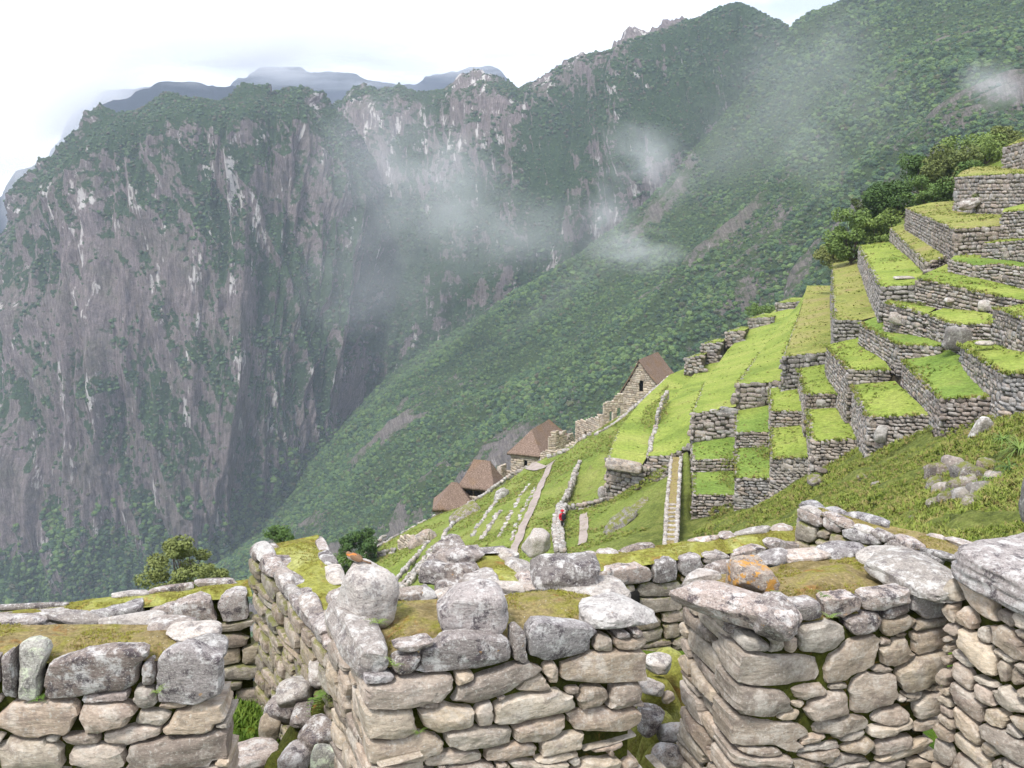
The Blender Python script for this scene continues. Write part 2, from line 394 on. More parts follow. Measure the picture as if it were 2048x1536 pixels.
def plant(G, veg, thr, n, smin, smax, kind, seed, dz=0.25):
    r = np.random.RandomState(seed)
    nu, nv = G.shape[:2]
    a = np.linalg.norm(np.cross(G[1:, :-1] - G[:-1, :-1], G[:-1, 1:] - G[:-1, :-1]), axis=-1)
    a = a * (veg[:-1, :-1] > thr); p = (a / a.sum()).ravel()
    idx = r.choice(len(p), n, p=p); i, j = idx // (nv - 1), idx % (nv - 1)
    f, g = r.rand(n, 1), r.rand(n, 1)
    pt = G[i, j] * (1 - f) * (1 - g) + G[i + 1, j] * f * (1 - g) + G[i, j + 1] * (1 - f) * g + G[i + 1, j + 1] * f * g
    # keep only what the picture could show, with room to the sides
    cz = pt[:, 1] * CP - pt[:, 2] * SP
    px = 1024 + F * pt[:, 0] / cz; py = 768 - F * (pt[:, 1] * SP + pt[:, 2] * CP) / cz
    k = (px > -250) & (px < 2300) & (py > -200) & (py < 1400)
    pt = pt[k]; sc = (smin + (smax - smin) * r.rand(len(pt)) ** 2) * (0.75 + 0.6 * sstep(-0.3, 0.4, fbm(pt / 45.0, 3, seed + 50)))
    pt[:, 2] += sc * dz
    FOREST.append((pt, sc, kind))

# A: the left massif
colsA = []
crestA = [(-420, 900, 1650), (-260, 760, 1560), (-120, 620, 1500), (-30, 520, 1460), (20, 430, 1445), (60, 350, 1440), (120, 300, 1430), (170, 262, 1425), (230, 212, 1420), (300, 196, 1420), (390, 176, 1420), (450, 181, 1425), (515, 170, 1425),
          (558, 184, 1430), (592, 166, 1430), (640, 208, 1450), (690, 262, 1465), (740, 350, 1480), (790, 440, 1490), (850, 470, 1600)]
footA = [(-420, 1330, 1250), (-300, 1320, 1230), (-180, 1310, 1210), (-90, 1300, 1200), (-20, 1300, 1190), (40, 1290, 1180), (110, 1280, 1180), (170, 1280, 1180), (220, 1270, 1180), (280, 1270, 1185), (340, 1260, 1190), (400, 1250, 1200), (440, 1230, 1215),
         (480, 1200, 1230), (510, 1170, 1250), (545, 1130, 1270), (575, 1080, 1300), (605, 1020, 1330), (640, 960, 1380), (720, 900, 1480)]
for (a, b_) in zip(crestA, footA):
    a = (a[0], a[1] + 20, a[2]); col = []
    # back side of the crest, then the face
    col.append((a[0], a[1] + 260, a[2] + 520)); col.append((a[0], a[1] + 60, a[2] + 170)); 
    for t, bow in ((0.0, 0), (0.12, -30), (0.3, -45), (0.5, -55), (0.7, -40), (0.85, -20), (1.0, 0)):
        px = a[0] + (b_[0] - a[0]) * (t ** 1.15); py = a[1] + (b_[1] - a[1]) * t; Y = a[2] + (b_[2] - a[2]) * t + bow
        col.append((px, py, Y))
    colsA.append(col)
G, n, U, V = sheet(colsA, 620, 520)
w = 26 * fbm(xyz(U / 300, V / 300), 3, 71)
big = fbm(xyz((U + w) / 210, V / 900), 3, 3, ridged=True)
mid_ = fbm(xyz((U + w) / 62, V / 330), 4, 9, ridged=True)
fine = fbm(xyz((U + w * 0.5) / 17, V / 75), 4, 21, ridged=True)
lump = fbm(xyz(U / 26, V / 26), 4, 33)
edge = sstep(0, 0.05, np.linspace(0, 1, G.shape[0]))[:, None]
crest_damp = 0.03 + 0.97 * sstep(0, 90, np.abs(V - V[:, [int(520 * 2 / 8)]]))
dg_ = fbm(xyz((U - V * 0.55 + w) / 75, V / 420), 4, 61, ridged=True)      # ribs that lean down to the right
disp = (48 * (big - big.mean()) + 22 * mid_ + 17 * dg_ + 9.5 * fine) * crest_damp + 4.0 * lump * (0.15 + 0.85 * crest_damp) - 8
G = G + n * disp[..., None]
G[..., 2] += 3.0 * fbm(xyz(U / 9, V / 9), 3, 5)
N2 = vnormals(G)
vert = V / V[:, -1:]
veg = 0.775 + 0.60 * (-mid_ * 0.35 - dg_ * 0.35 - big * 0.3 - 0.25 * fine) + 1.0 * (N2[..., 2] - 0.28) + 0.45 * fbm(xyz(U / 26 + w / 20, V / 60), 5, 44, 0.7) + 0.40 * fbm(xyz((U - 0.4 * V) / 90, V / 150), 3, 45) + 0.22 * sstep(0.66, 0.9, U / U.max()) * sstep(0.25, 0.5, V / V[:, -1:]) - 0.24 * sstep(0.45, 0.85, vert) * sstep(0.8, 0.3, U / U.max())
veg += (0.75 + 0.5 * fbm(xyz(U / 70, V / 70), 3, 47)) * sstep(0.87, 0.94, vert) + 0.3 * sstep(0.30, 0.24, vert)
veg = np.clip(veg, 0, 1)
pale = 0.13 + 0.8 * fbm(xyz(U / 10, V / 42), 5, 55, 0.65) + 0.22 * mid_
finish_sheet('mountain', G, U, V, veg, pale, M_CLIFF)
plant(G, veg, 0.50, 60000, 1.6, 4.4, 'scrub', 1)
plant(G, veg * (vert > 0.87), 0.5, 12000, 2.5, 6.5, 'forest', 12)

# B: the cliff wall on the far side of the gully
colsB = []
crestB = [(560, 230, 1900), (640, 205, 1780), (700, 172, 1720), (790, 158, 1690), (870, 163, 1670), (960, 142, 1640), (1060, 153, 1600), (1140, 106, 1560), (1210, 92, 1530), (1260, 72, 1500), (1330, 48, 1480), (1400, 20, 1450), (1470, -8, 1420),
          (1530, 14, 1400), (1575, 42, 1390), (1630, 60, 1400), (1720, 60, 1450)]
footB = [(520, 1150, 1500), (560, 1130, 1420), (620, 1050, 1400), (700, 960, 1390), (790, 880, 1370), (900, 800, 1350), (1010, 720, 1330), (1110, 640, 1320), (1210, 570, 1310), (1290, 500, 1300), (1370, 430, 1290), (1440, 370, 1290), (1500, 300, 1290), (1550, 250, 1300),
         (1610, 200, 1300), (1680, 200, 1320), (1760, 220, 1380)]
for (a, b_) in zip(crestB, footB):
    a = (a[0], a[1] + (18 if a[0] < 1080 else 6), a[2])
    col = [(a[0], a[1] + 200, a[2] + 520), (a[0], a[1] + 45, a[2] + 150)]
    for t, bow in ((0.0, 0), (0.15, -40), (0.35, -60), (0.6, -60), (0.8, -30), (1.0, 0)):
        col.append((a[0] + (b_[0] - a[0]) * (t ** 1.3), a[1] + (b_[1] - a[1]) * t, a[2] + (b_[2] - a[2]) * t + bow))
    colsB.append(col)
G, n, U, V = sheet(colsB, 560, 360)
w = 22 * fbm(xyz(U / 260, V / 260), 3, 171)
big = fbm(xyz((U + w) / 170, V / 700), 3, 103, ridged=True)
mid_ = fbm(xyz((U + w) / 50, V / 240), 4, 109, ridged=True)
fine = fbm(xyz((U + w * 0.5) / 15, V / 60), 4, 121, ridged=True)
crest_damp = 0.03 + 0.97 * sstep(0, 80, np.abs(V - V[:, [int(360 * 2 / 7)]]))
G = G + n * ((30 * (big - big.mean()) + 22 * mid_ + 9 * fine) * crest_damp + 4 * fbm(xyz(U / 24, V / 24), 4, 133) * (0.15 + 0.85 * crest_damp) - 5)[..., None]
G[..., 2] += 3.0 * fbm(xyz(U / 9, V / 9), 3, 6)
N2 = vnormals(G); vert = V / V[:, -1:]
veg = 0.44 + 0.6 * (-mid_ * 0.7 - big * 0.3) + 0.8 * (N2[..., 2] - 0.30) + 0.5 * fbm(xyz(U / 26, V / 46), 5, 144, 0.7) + 0.3 * fbm(xyz(U / 90, V / 110), 3, 145) + 0.45 * sstep(0.45, 0.75, vert) + 0.25 * sstep(0.34, 0.28, vert)
veg -= 0.46 * sstep(0.35, 0.7, U / U.max()) * sstep(0.75, 0.5, vert) * sstep(1.0, 0.93, U / U.max())
veg = np.clip(veg, 0, 1)
pale = 0.17 + 0.8 * fbm(xyz(U / 10, V / 34), 5, 155, 0.65) + 0.2 * mid_ + 0.10 * np.exp(-((vert - 0.42) / 0.12) ** 2)
finish_sheet('mountain', G, U, V, veg, pale, M_CLIFF)
plant(G, veg, 0.48, 38000, 1.6, 4.4, 'scrub', 2)

# C: the forested flank that comes down behind the terraces
colsC = [
 [(2500, -300, 1178), (2500, -60, 926), (2500, 150, 753.2), (2500, 400, 638), (2500, 800, 551.6)],
 [(1950, -150, 1250), (1980, 60, 983.6), (2010, 220, 782), (2050, 400, 652.4), (2100, 760, 558.8)],
 [(1780, -60, 1290), (1830, 120, 1019.6), (1870, 280, 810.8), (1900, 450, 666.8), (1920, 780, 566)],
 [(1660, 6, 1310), (1720, 180, 1055.6), (1760, 340, 839.6), (1780, 500, 681.2), (1780, 820, 573.2)],
 [(1600, 42, 1320), (1630, 250, 1077.2), (1650, 420, 868.4), (1650, 600, 695.6), (1640, 880, 587.6)],
 [(1520, 150, 1310), (1540, 330, 1091.6), (1550, 500, 882.8), (1540, 680, 710), (1520, 930, 594.8)],
 [(1420, 270, 1300), (1440, 400, 1106), (1440, 560, 897.2), (1430, 730, 724.4), (1410, 980, 602)],
 [(1310, 385, 1290), (1340, 480, 1120.4), (1340, 630, 918.8), (1320, 800, 738.8), (1300, 1020, 616.4)],
 [(1190, 480, 1290), (1230, 560, 1134.8), (1230, 700, 940.4), (1210, 870, 760.4), (1190, 1060, 630.8)],
 [(1060, 560, 1300), (1100, 640, 1156.4), (1110, 780, 962), (1090, 940, 782), (1070, 1100, 652.4)],
 [(930, 650, 1320), (970, 720, 1178), (980, 850, 990.8), (960, 1000, 810.8), (940, 1150, 674)],
 [(820, 730, 1340), (850, 800, 1199.6), (850, 920, 1019.6), (840, 1060, 839.6), (820, 1200, 702.8)],
 [(700, 850, 1360), (720, 900, 1221.2), (720, 1000, 1055.6), (700, 1120, 875.6), (690, 1240, 738.8)],
 [(590, 970, 1390), (600, 1005, 1250), (590, 1085, 1091.6), (570, 1180, 918.8), (560, 1290, 782)],
 [(480, 1070, 1420), (480, 1095, 1290), (460, 1160, 1134.8), (440, 1240, 962), (430, 1340, 825.2)],
 [(330, 1160, 1470), (320, 1180, 1340), (300, 1240, 1178), (280, 1310, 1012.4), (260, 1390, 875.6)],
 [(100, 1260, 1550), (80, 1280, 1430), (60, 1330, 1242.8), (40, 1390, 1070), (20, 1460, 926)],
]
G, n, U, V = sheet(colsC, 520, 380)
w = 30 * fbm(xyz(U / 260, V / 200), 3, 271)
Wd = (G[..., 0] * 0.75 + G[..., 1] * 0.66)       # across the fall line
big = fbm(xyz((V + w) / 130, U / 520), 3, 203, ridged=True)
mid_ = fbm(xyz((V + w) / 42, U / 150), 4, 209, ridged=True)
lump = fbm(xyz(U / 13, V / 13), 4, 233)
G = G + n * (26 * big + 8 * mid_ + 3.0 * lump)[..., None]
# the skyline of this flank, right of the notch
N2 = vnormals(G)
vert = V / V[:, -1:]; uu = U / U.max()
patch = fbm(xyz(U / 110, V / 110), 4, 244)
veg = 0.80 + 0.35 * patch - 0.25 * mid_
low = sstep(0.62, 0.85, vert) * sstep(0.35, 0.5, uu) * sstep(0.97, 0.85, uu)
veg -= low * (0.22 + 1.1 * fbm(xyz(U / 34, V / 34), 4, 251) + 0.3 * mid_)
veg -= 0.22 * sstep(0.22, 0.42, fbm(xyz(U / 60, V / 140), 3, 266)) * sstep(0.6, 0.3, vert)
veg += 0.25 * sstep(0.16, 0.02, vert) - sstep(0.4, 0.25, vert) * 0.25 * np.clip(fbm(xyz(U / 40, V / 60), 4, 281, 0.65), 0, 1)
veg = np.clip(veg, 0, 1)
pale = 0.12 + 0.5 * fbm(xyz(U / 22, V / 40), 4, 255) + 0.16 * low
finish_sheet('mountain', G, U, V, veg, pale, M_CSLOPE)
plant(G, veg, 0.50, 120000, 1.4, 4.3, 'forest', 3)

# D: the dark ridges half lost in cloud
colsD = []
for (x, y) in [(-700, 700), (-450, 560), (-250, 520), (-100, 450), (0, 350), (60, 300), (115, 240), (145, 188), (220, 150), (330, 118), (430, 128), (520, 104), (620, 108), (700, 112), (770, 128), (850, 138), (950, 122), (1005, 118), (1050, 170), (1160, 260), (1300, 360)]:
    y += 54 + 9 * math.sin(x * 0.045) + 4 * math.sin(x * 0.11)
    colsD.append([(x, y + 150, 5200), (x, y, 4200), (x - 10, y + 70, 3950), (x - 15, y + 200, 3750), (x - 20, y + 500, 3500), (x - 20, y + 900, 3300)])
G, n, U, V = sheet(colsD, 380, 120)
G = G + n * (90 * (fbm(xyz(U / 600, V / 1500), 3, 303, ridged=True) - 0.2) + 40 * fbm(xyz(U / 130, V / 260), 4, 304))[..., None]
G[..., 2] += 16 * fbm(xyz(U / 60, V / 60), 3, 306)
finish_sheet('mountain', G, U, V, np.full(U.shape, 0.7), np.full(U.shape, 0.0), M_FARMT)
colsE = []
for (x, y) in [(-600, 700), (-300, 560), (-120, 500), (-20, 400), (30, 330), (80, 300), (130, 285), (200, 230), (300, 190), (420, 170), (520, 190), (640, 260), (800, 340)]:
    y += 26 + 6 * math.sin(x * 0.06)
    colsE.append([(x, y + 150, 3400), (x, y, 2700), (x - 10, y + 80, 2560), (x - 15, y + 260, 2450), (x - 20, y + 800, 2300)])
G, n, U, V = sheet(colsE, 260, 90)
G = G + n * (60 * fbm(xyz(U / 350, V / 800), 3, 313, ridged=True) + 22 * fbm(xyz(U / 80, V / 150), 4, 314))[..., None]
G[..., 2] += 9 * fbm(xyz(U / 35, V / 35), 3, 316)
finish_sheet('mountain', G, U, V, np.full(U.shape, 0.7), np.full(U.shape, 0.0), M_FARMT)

# valley floor out to the horizon
s = 9000
me = mesh_np('valley_floor', [(-s, -s, -760), (s, -s, -760), (s, s, -760), (-s, s, -760)], np.array([[0, 1, 2, 3]]))
obj('valley_floor', me, M_FLOOR)['kind'] = 'structure'

# ---- instanced crowns (geometry nodes), sources kept in a collection of their own
def blob_mesh(name, seed, sub=3, rough=0.42, flat=0.85):
    bm = bmesh.new(); bmesh.ops.create_icosphere(bm, subdivisions=sub, radius=1.0)
    co = np.array([v.co[:] for v in bm.verts])
    lobes = np.random.RandomState(seed).randn(14, 3); lobes /= np.linalg.norm(lobes, axis=1)[:, None]
    d = co @ lobes.T
    r = 0.62 + 0.36 * np.max(np.clip((d - 0.35) / 0.65, 0, 1) ** 0.6 * np.random.RandomState(seed + 9).uniform(0.6, 1.15, 14), axis=1)
    r = r * (1 + rough * 0.5 * fbm(co * 3.1 + seed * 7, 3, seed))
    co = co * r[:, None]; co[:, 2] *= flat
    for v, c in zip(bm.verts, co): v.co = c
    me = bpy.data.meshes.new(name); bm.to_mesh(me); bm.free()
    return me
def source_collection(name, meshes, m):
    c = bpy.data.collections.new(name)
    for q, me in enumerate(meshes):
        if len(me.materials) == 0: me.materials.append(m)
        o = bpy.data.objects.new(name, me); c.objects.link(o)
    return c
def scatter(name, pts, sc, coll, tilt=0.3, seed=0, parent=None):
    r = np.random.RandomState(seed)
    me = bpy.data.meshes.new(name); me.vertices.add(len(pts)); me.vertices.foreach_set('co', np.asarray(pts, np.float32).ravel())
    sc = np.asarray(sc, float)
    if sc.ndim == 1: sc = sc[:, None] * r.uniform(0.8, 1.2, (len(sc), 3))
    attr(me, 'sc', sc, 'FLOAT_VECTOR')
    rot = np.stack([r.uniform(-tilt, tilt, len(pts)), r.uniform(-tilt, tilt, len(pts)), r.uniform(0, 6.28, len(pts))], 1)
    attr(me, 'rt', rot, 'FLOAT_VECTOR')
    o = bpy.data.objects.new(name, me); COL.objects.link(o)
    if parent is not None: o.parent = parent
    ng = bpy.data.node_groups.new(name, 'GeometryNodeTree')
    ng.interface.new_socket('Geometry', in_out='INPUT', socket_type='NodeSocketGeometry')
    ng.interface.new_socket('Geometry', in_out='OUTPUT', socket_type='NodeSocketGeometry')
    N, L = ng.nodes, ng.links
    gi, go = N.new('NodeGroupInput'), N.new('NodeGroupOutput')
    ci = N.new('GeometryNodeCollectionInfo'); ci.inputs['Collection'].default_value = coll
    ci.inputs['Separate Children'].default_value = True; ci.inputs['Reset Children'].default_value = True
    ip = N.new('GeometryNodeInstanceOnPoints'); ip.inputs['Pick Instance'].default_value = True
    a1 = N.new('GeometryNodeInputNamedAttribute'); a1.data_type = 'FLOAT_VECTOR'; a1.inputs[0].default_value = 'sc'
    a2 = N.new('GeometryNodeInputNamedAttribute'); a2.data_type = 'FLOAT_VECTOR'; a2.inputs[0].default_value = 'rt'
    L.new(gi.outputs[0], ip.inputs['Points']); L.new(ci.outputs[0], ip.inputs['Instance'])
    L.new(a1.outputs[0], ip.inputs['Scale']); L.new(a2.outputs[0], ip.inputs['Rotation'])
    L.new(ip.outputs[0], go.inputs[0])
    md = o.modifiers.new('scatter', 'NODES'); md.node_group = ng
    o['kind'] = 'stuff'
    return o
C_FOREST = source_collection('tree_crown', [blob_mesh('tree_crown', q, 3, 0.9) for q in range(4)], M_FOREST)
C_SCRUB = source_collection('scrub_crown', [blob_mesh('scrub_crown', 20 + q, 2) for q in range(4)], M_SCRUB)
for kind, coll in (('forest', C_FOREST), ('scrub', C_SCRUB)):
    pt = np.concatenate([f[0] for f in FOREST if f[2] == kind]); sc = np.concatenate([f[1] for f in FOREST if f[2] == kind])
    scatter(kind, pt, sc * 0.62, coll, 0.4, 7)

# ------------------------------------------------------------------ haze, drifting mist, cloud bank
def volume_object(name, me, loc, density, color, aniso=0.0, noise_scale=None, kind='stuff', thr=(0.45, 0.75), rad=1.0, seed=0.0, detail=4, step=None, stretch=(1, 1, 1)):
    m = bpy.data.materials.new(name); m.use_nodes = True
    N, L = m.node_tree.nodes, m.node_tree.links; N.clear()
    pv = N.new('ShaderNodeVolumePrincipled'); pv.inputs['Color'].default_value = (*color, 1); pv.inputs['Anisotropy'].default_value = aniso
    pv.inputs['Density'].default_value = density
    out = N.new('ShaderNodeOutputMaterial'); L.new(pv.outputs[0], out.inputs['Volume'])
    if noise_scale is not None:
        t = N.new('ShaderNodeTexCoord')
        a = N.new('ShaderNodeVectorMath'); a.operation = 'ADD'; a.inputs[1].default_value = (seed, seed * 1.7, -seed)
        st = N.new('ShaderNodeVectorMath'); st.operation = 'MULTIPLY'; st.inputs[1].default_value = stretch
        L.new(t.outputs['Object'], st.inputs[0]); L.new(st.outputs[0], a.inputs[0])
        n = noise(N, L, a.outputs[0], noise_scale, detail, 0.6, 0.6)
        ln = N.new('ShaderNodeVectorMath'); ln.operation = 'LENGTH'; L.new(t.outputs['Object'], ln.inputs[0])
        fall = math_(N, L, 'SUBTRACT', 1.0, ln.outputs['Value'], True)        # object space is the unit ball
        fall = math_(N, L, 'POWER', fall, 0.8)
        e = N.new('ShaderNodeMapRange'); e.inputs['From Min'].default_value = thr[0]; e.inputs['From Max'].default_value = thr[1]
        L.new(math_(N, L, 'ADD', n, math_(N, L, 'MULTIPLY', math_(N, L, 'SUBTRACT', fall, 0.5), 0.35)), e.inputs['Value'])
        d = math_(N, L, 'MULTIPLY', e.outputs[0], fall)
        L.new(math_(N, L, 'MULTIPLY', d, density), pv.inputs['Density'])
    me.materials.append(m)
    o = obj(name, me); o.location = loc; o['kind'] = kind
    return o
HAZE = 0.00011
hb = [(-3600, -60, -761), (3600, -60, -761), (3600, 4800, -761), (-3600, 4800, -761), (-3600, -60, 760), (3600, -60, 760), (3600, 4800, 760), (-3600, 4800, 760)]
me = mesh_np('haze', hb, np.array([[3, 2, 1, 0], [4, 5, 6, 7], [0, 1, 5, 4], [1, 2, 6, 5], [2, 3, 7, 6], [3, 0, 4, 7]]), False)
volume_object('haze', me, (0, 0, 0), HAZE, (0.74, 0.82, 1.0))
def ball(name):
    bm = bmesh.new(); bmesh.ops.create_icosphere(bm, subdivisions=3, radius=1.0)
    me = bpy.data.meshes.new(name); bm.to_mesh(me); bm.free(); return me
def mist(name, px, py, Y, sx, sy, sz, density, ns, thr, seed, rot=0.0, roll=0.0):
    o = volume_object(name, ball(name), P(px, py, Y), density, (0.99, 0.99, 1.0), 0.2 if name == 'cloud' else 0.0, ns, 'stuff', thr, seed=seed)
    o.scale = (sx, sy, sz); o.rotation_euler = (0, roll, rot)
    return o
# ------------------------------------------------------------------ hillside under the terraces (one height field in plan)
CTRL_PX = [
 # right-hand mound and foot of the big terraces
 (1430, 1022, 72), (1470, 1040, 70), (1538, 1008, 67.5), (1615, 950, 64), (1660, 932, 60), (1727, 908, 57), (1733, 930, 54.5), (1790, 892, 53.5),
 (1860, 858, 51.5), (1886, 880, 49.5), (1950, 856, 48.5), (2000, 822, 47.5), (2048, 835, 43), (2200, 840, 40), (2030, 900, 38), (1960, 930, 37.5), (1960, 1000, 31),
 (1880, 930, 43), (1850, 1000, 35), (1780, 960, 43), (1850, 1060, 29), (1700, 1000, 43), (1640, 985, 52), (1620, 1030, 46), (1560, 1040, 54), (1920, 1090, 24), (2048, 1060, 25), (2200, 1000, 28),
 (1480, 1060, 58), (1400, 1060, 62),
 # corridor, bank and rock patch
 (1372, 905, 86), (1370, 1000, 76), (1362, 1085, 66), (1330, 1085, 66), (1325, 1000, 76), (1330, 935, 85), (1290, 965, 84), (1250, 985, 86), (1214, 1010, 88), (1250, 1050, 76),
 (1185, 1060, 80), (1160, 1095, 73), (1240, 1095, 68), (1300, 1095, 65),
 # strips going away, walker
 (1140, 1100, 74), (1122, 1064, 80.5), (1120, 1100, 75), (1140, 1030, 85), (1205, 1010, 88), (1160, 925, 102), (1125, 1010, 88), (1214, 960, 95), (1200, 870, 112), (1165, 870, 114), (1100, 935, 117), (1130, 915, 117),
 (1090, 960, 108), (1033, 1090, 82), (1075, 1090, 78), (1000, 1025, 98), (968, 1073, 90), (1000, 1110, 80), (1020, 960, 118), (985, 990, 114), (940, 1010, 116), (960, 1005, 112), (920, 1040, 108),
 (1060, 925, 121), (1045, 950, 118), (1215, 861, 115), (1245, 840, 121), (1280, 812, 129), (1312, 783, 136), (1342, 757, 145), (1225, 868, 150), (1275, 835, 158),
 (880, 1023, 119), (917, 1023, 117), (845, 1047, 116), (795, 1079, 112), (742, 1118, 106), (720, 1109, 108), (764, 1077, 114), (673, 1131, 106),
 (886, 1085, 96), (808, 1174, 85), (792, 1158, 90), (845, 1182, 81), (893, 1118, 89), (900, 1180, 78), (862, 1080, 101), (797, 1105, 104), (745, 1130, 104), (730, 1180, 96), (680, 1180, 100),
 # platforms of the houses
 (870, 1031, 125), (925, 1031, 122.5), (975, 1012, 125), (1010, 960, 132), (1020, 940, 138.5), (1080, 936, 136), (1130, 900, 140), (1150, 882, 146), (1190, 880, 142), (1210, 842, 152), (1243, 816, 162), (1305, 795, 157), (1345, 745, 160), (1400, 715, 175),
 (1370, 745, 170), (1440, 725, 180), (1500, 690, 190), (1553, 660, 200), (1625, 620, 190),
]
CTRL_XYZ = [
 (-9, 8.5, -5.6), (-4, 9, -5.4), (0, 10, -5.8), (4, 11.5, -6.4), (8, 11, -5.6), (14, 12, -5.0), (22, 14, -3.5), (30, 30, -4.5),
 (-16, 9, -10), (-12, 20, -15.5), (-4, 20, -11.0), (3, 20, -11.5), (9, 20, -10.0), (-8, 40, -24), (0, 40, -21), (8, 40, -19), (-3, 62, -30.5), (-14, 62, -38), (4, 60, -28),
 (-14, 90, -52), (-22, 100, -62), (-25, 60, -55), (-40, 30, -55), (-40, 80, -85), (-25, 120, -75), (-20, 135, -75), (-70, 60, -120), (-70, 130, -130),
 (-12, 150, -72), (2, 170, -72), (12, 190, -68), (25, 215, -62), (45, 240, -50), (-60, 200, -140), (0, 230, -110), (30, 270, -90), (70, 260, -45), (-30, -5, -40), (-70, -5, -80), (-5, 0, -6), (15, 0, -4), (40, 0, 0),
 (30, 60, -10), (40, 60, -6), (40, 90, -5), (50, 130, -4), (60, 160, -8), (75, 100, 12), (90, 200, -5), (60, 30, 3),
]
pts = [P(*c) for c in CTRL_PX] + [Vector(c) for c in CTRL_XYZ]
cp = np.array([p[:] for p in pts])
def _rbf_fit(c, smooth=0.35):
    X = c[:, :2]; n = len(X)
    K = np.linalg.norm(X[:, None] - X[None], axis=-1) - smooth * np.eye(n) * 4
    Pm = np.hstack([np.ones((n, 1)), X]); A = np.zeros((n + 3, n + 3)); A[:n, :n] = K; A[:n, n:] = Pm; A[n:, :n] = Pm.T
    return np.linalg.solve(A, np.concatenate([c[:, 2], np.zeros(3)]))
_W = _rbf_fit(cp)
def ground_z(xy):
    xy = np.atleast_2d(np.asarray(xy, float)); out = np.empty(len(xy))
    for s_ in range(0, len(xy), 20000):
        q = xy[s_:s_ + 20000]
        K = np.linalg.norm(q[:, None] - cp[None, :, :2], axis=-1)
        out[s_:s_ + 20000] = K @ _W[:-3] + _W[-3] + q @ _W[-2:]
    return out
# ------------------------------------------------------------------ terraces
def rock_unit(name, seed, cuts=2, rough=0.10):
    "roughly squared stone filling the unit cube -0.5..0.5"
    bm = bmesh.new(); bmesh.ops.create_cube(bm, size=1.0)
    bmesh.ops.subdivide_edges(bm, edges=bm.edges[:], cuts=cuts, use_grid_fill=True)
    co = np.array([v.co[:] for v in bm.verts])
    r = (np.abs(co * 2) ** 5).sum(1) ** (1 / 5.0)
    co = co / np.maximum(r, 1e-6)[:, None] * (np.abs(co * 2).max(1))[:, None] * 1.0
    rs = np.random.RandomState(seed)
    sh = rs.uniform(-0.22, 0.22, (3, 3)) * (1 - np.eye(3)); co = co + co @ sh * 0.6
    co = co * (1 + 0.0 * co) + rough * np.stack([fbm(co * 2.1 + seed + 9 * q_, 2, seed + q_) for q_ in range(3)], 1)
    for v, c in zip(bm.verts, co): v.co = c
    me = bpy.data.meshes.new(name); bm.to_mesh(me); bm.free()
    for p in me.polygons: p.use_smooth = True
    return me
UNITS = [rock_unit('stone', 500 + k, 1 if k % 2 else 2) for k in range(18)]
for u_ in UNITS: u_.materials.append(M_FAR)
UNITS_PALE = [u_.copy() for u_ in UNITS[:8]]
for u_ in UNITS_PALE: u_.materials.clear(); u_.materials.append(M_FARPALE)
UNITS_HOUSE = [u_.copy() for u_ in UNITS[:10]]
for u_ in UNITS_HOUSE: u_.materials.clear(); u_.materials.append(M_HOUSE)

def put_unit(parent, meshes, loc, size, rz, ry=0.0, r=rnd):
    o = bpy.data.objects.new('stone', meshes[r.randrange(len(meshes))]); COL.objects.link(o)
    o.parent = parent; o.location = loc
    o.scale = size; o.rotation_euler = (r.uniform(-0.06, 0.06), ry + r.uniform(-0.07, 0.07), rz + r.uniform(-0.06, 0.06))
    return o
def join_units(name, specs, parent, meshes, m):
    co, fs, base = [], [], 0
    for (me, loc, size, rot) in specs:
        v = np.array([x.co[:] for x in me.vertices]); M = np.array(Matrix.LocRotScale(Vector(loc), Euler(rot), Vector(size)))
        v = v @ M[:3, :3].T + M[:3, 3]
        f = np.array([p.vertices[:] for p in me.polygons]) + base
        co.append(v); fs.append(f); base += len(v)
    me = mesh_np(name, np.concatenate(co), np.concatenate(fs))
    o = obj(name, me, m, parent); o['kind'] = 'stuff'
    return o
def wall_specs(A, B, hA, hB, w, h, r, out, top=0.0, depth=0.34):
    "stones for the wall under the edge A-B: list of (centre, size, rz)"
    A, B = np.array(A), np.array(B); d = B - A; Ln = np.linalg.norm(d[:2]); u = d / Ln
    rz = math.atan2(d[1], d[0]); nrm = np.array([d[1], -d[0], 0]) / Ln * out
    S = []; v = -top
    H = max(hA, hB)
    while v < H:
        ch = h * r.uniform(0.75, 1.3); s_ = r.uniform(-0.5, 0) * w
        while s_ < Ln:
            cw = w * r.choice((r.uniform(0.4, 0.8), r.uniform(0.7, 1.3), r.uniform(1.0, 1.9))); c = s_ + cw / 2
            lim = hA + (hB - hA) * min(max(c / Ln, 0), 1)
            if v < lim and -0.1 * w < c < Ln + 0.1 * w:
                big = r.random() < 0.06 and v + ch * 2 < lim
                hh = ch * (1.9 if big else r.uniform(0.75, 1.2)); ww = cw * (1.3 if big else 1)
                p = A + u * c + np.array([0, 0, -v - hh / 2 + (r.uniform(-0.02, 0.02))]) + nrm * r.uniform(-0.05, 0.03)
                p[:2] -= nrm[:2] * depth * 0.32
                S.append((p, (ww * 1.02, depth, hh * 1.03), rz))
            s_ += cw
        v += ch
    return S
def emit(parent, S, meshes, m, r, cap=300, name='far_stones'):
    S = sorted(S, key=lambda q_: np.linalg.norm(q_[0]) / (q_[1][0] * q_[1][2]) ** 0.5)
    for (p, s_, rz) in S[:cap]: put_unit(parent, meshes, p, s_, rz, 0, r)
    rest = S[cap:]
    if rest:
        join_units(name, [(meshes[r.randrange(len(meshes))], p, s_, (0, r.uniform(-.05, .05), rz)) for (p, s_, rz) in rest], parent, meshes, m)

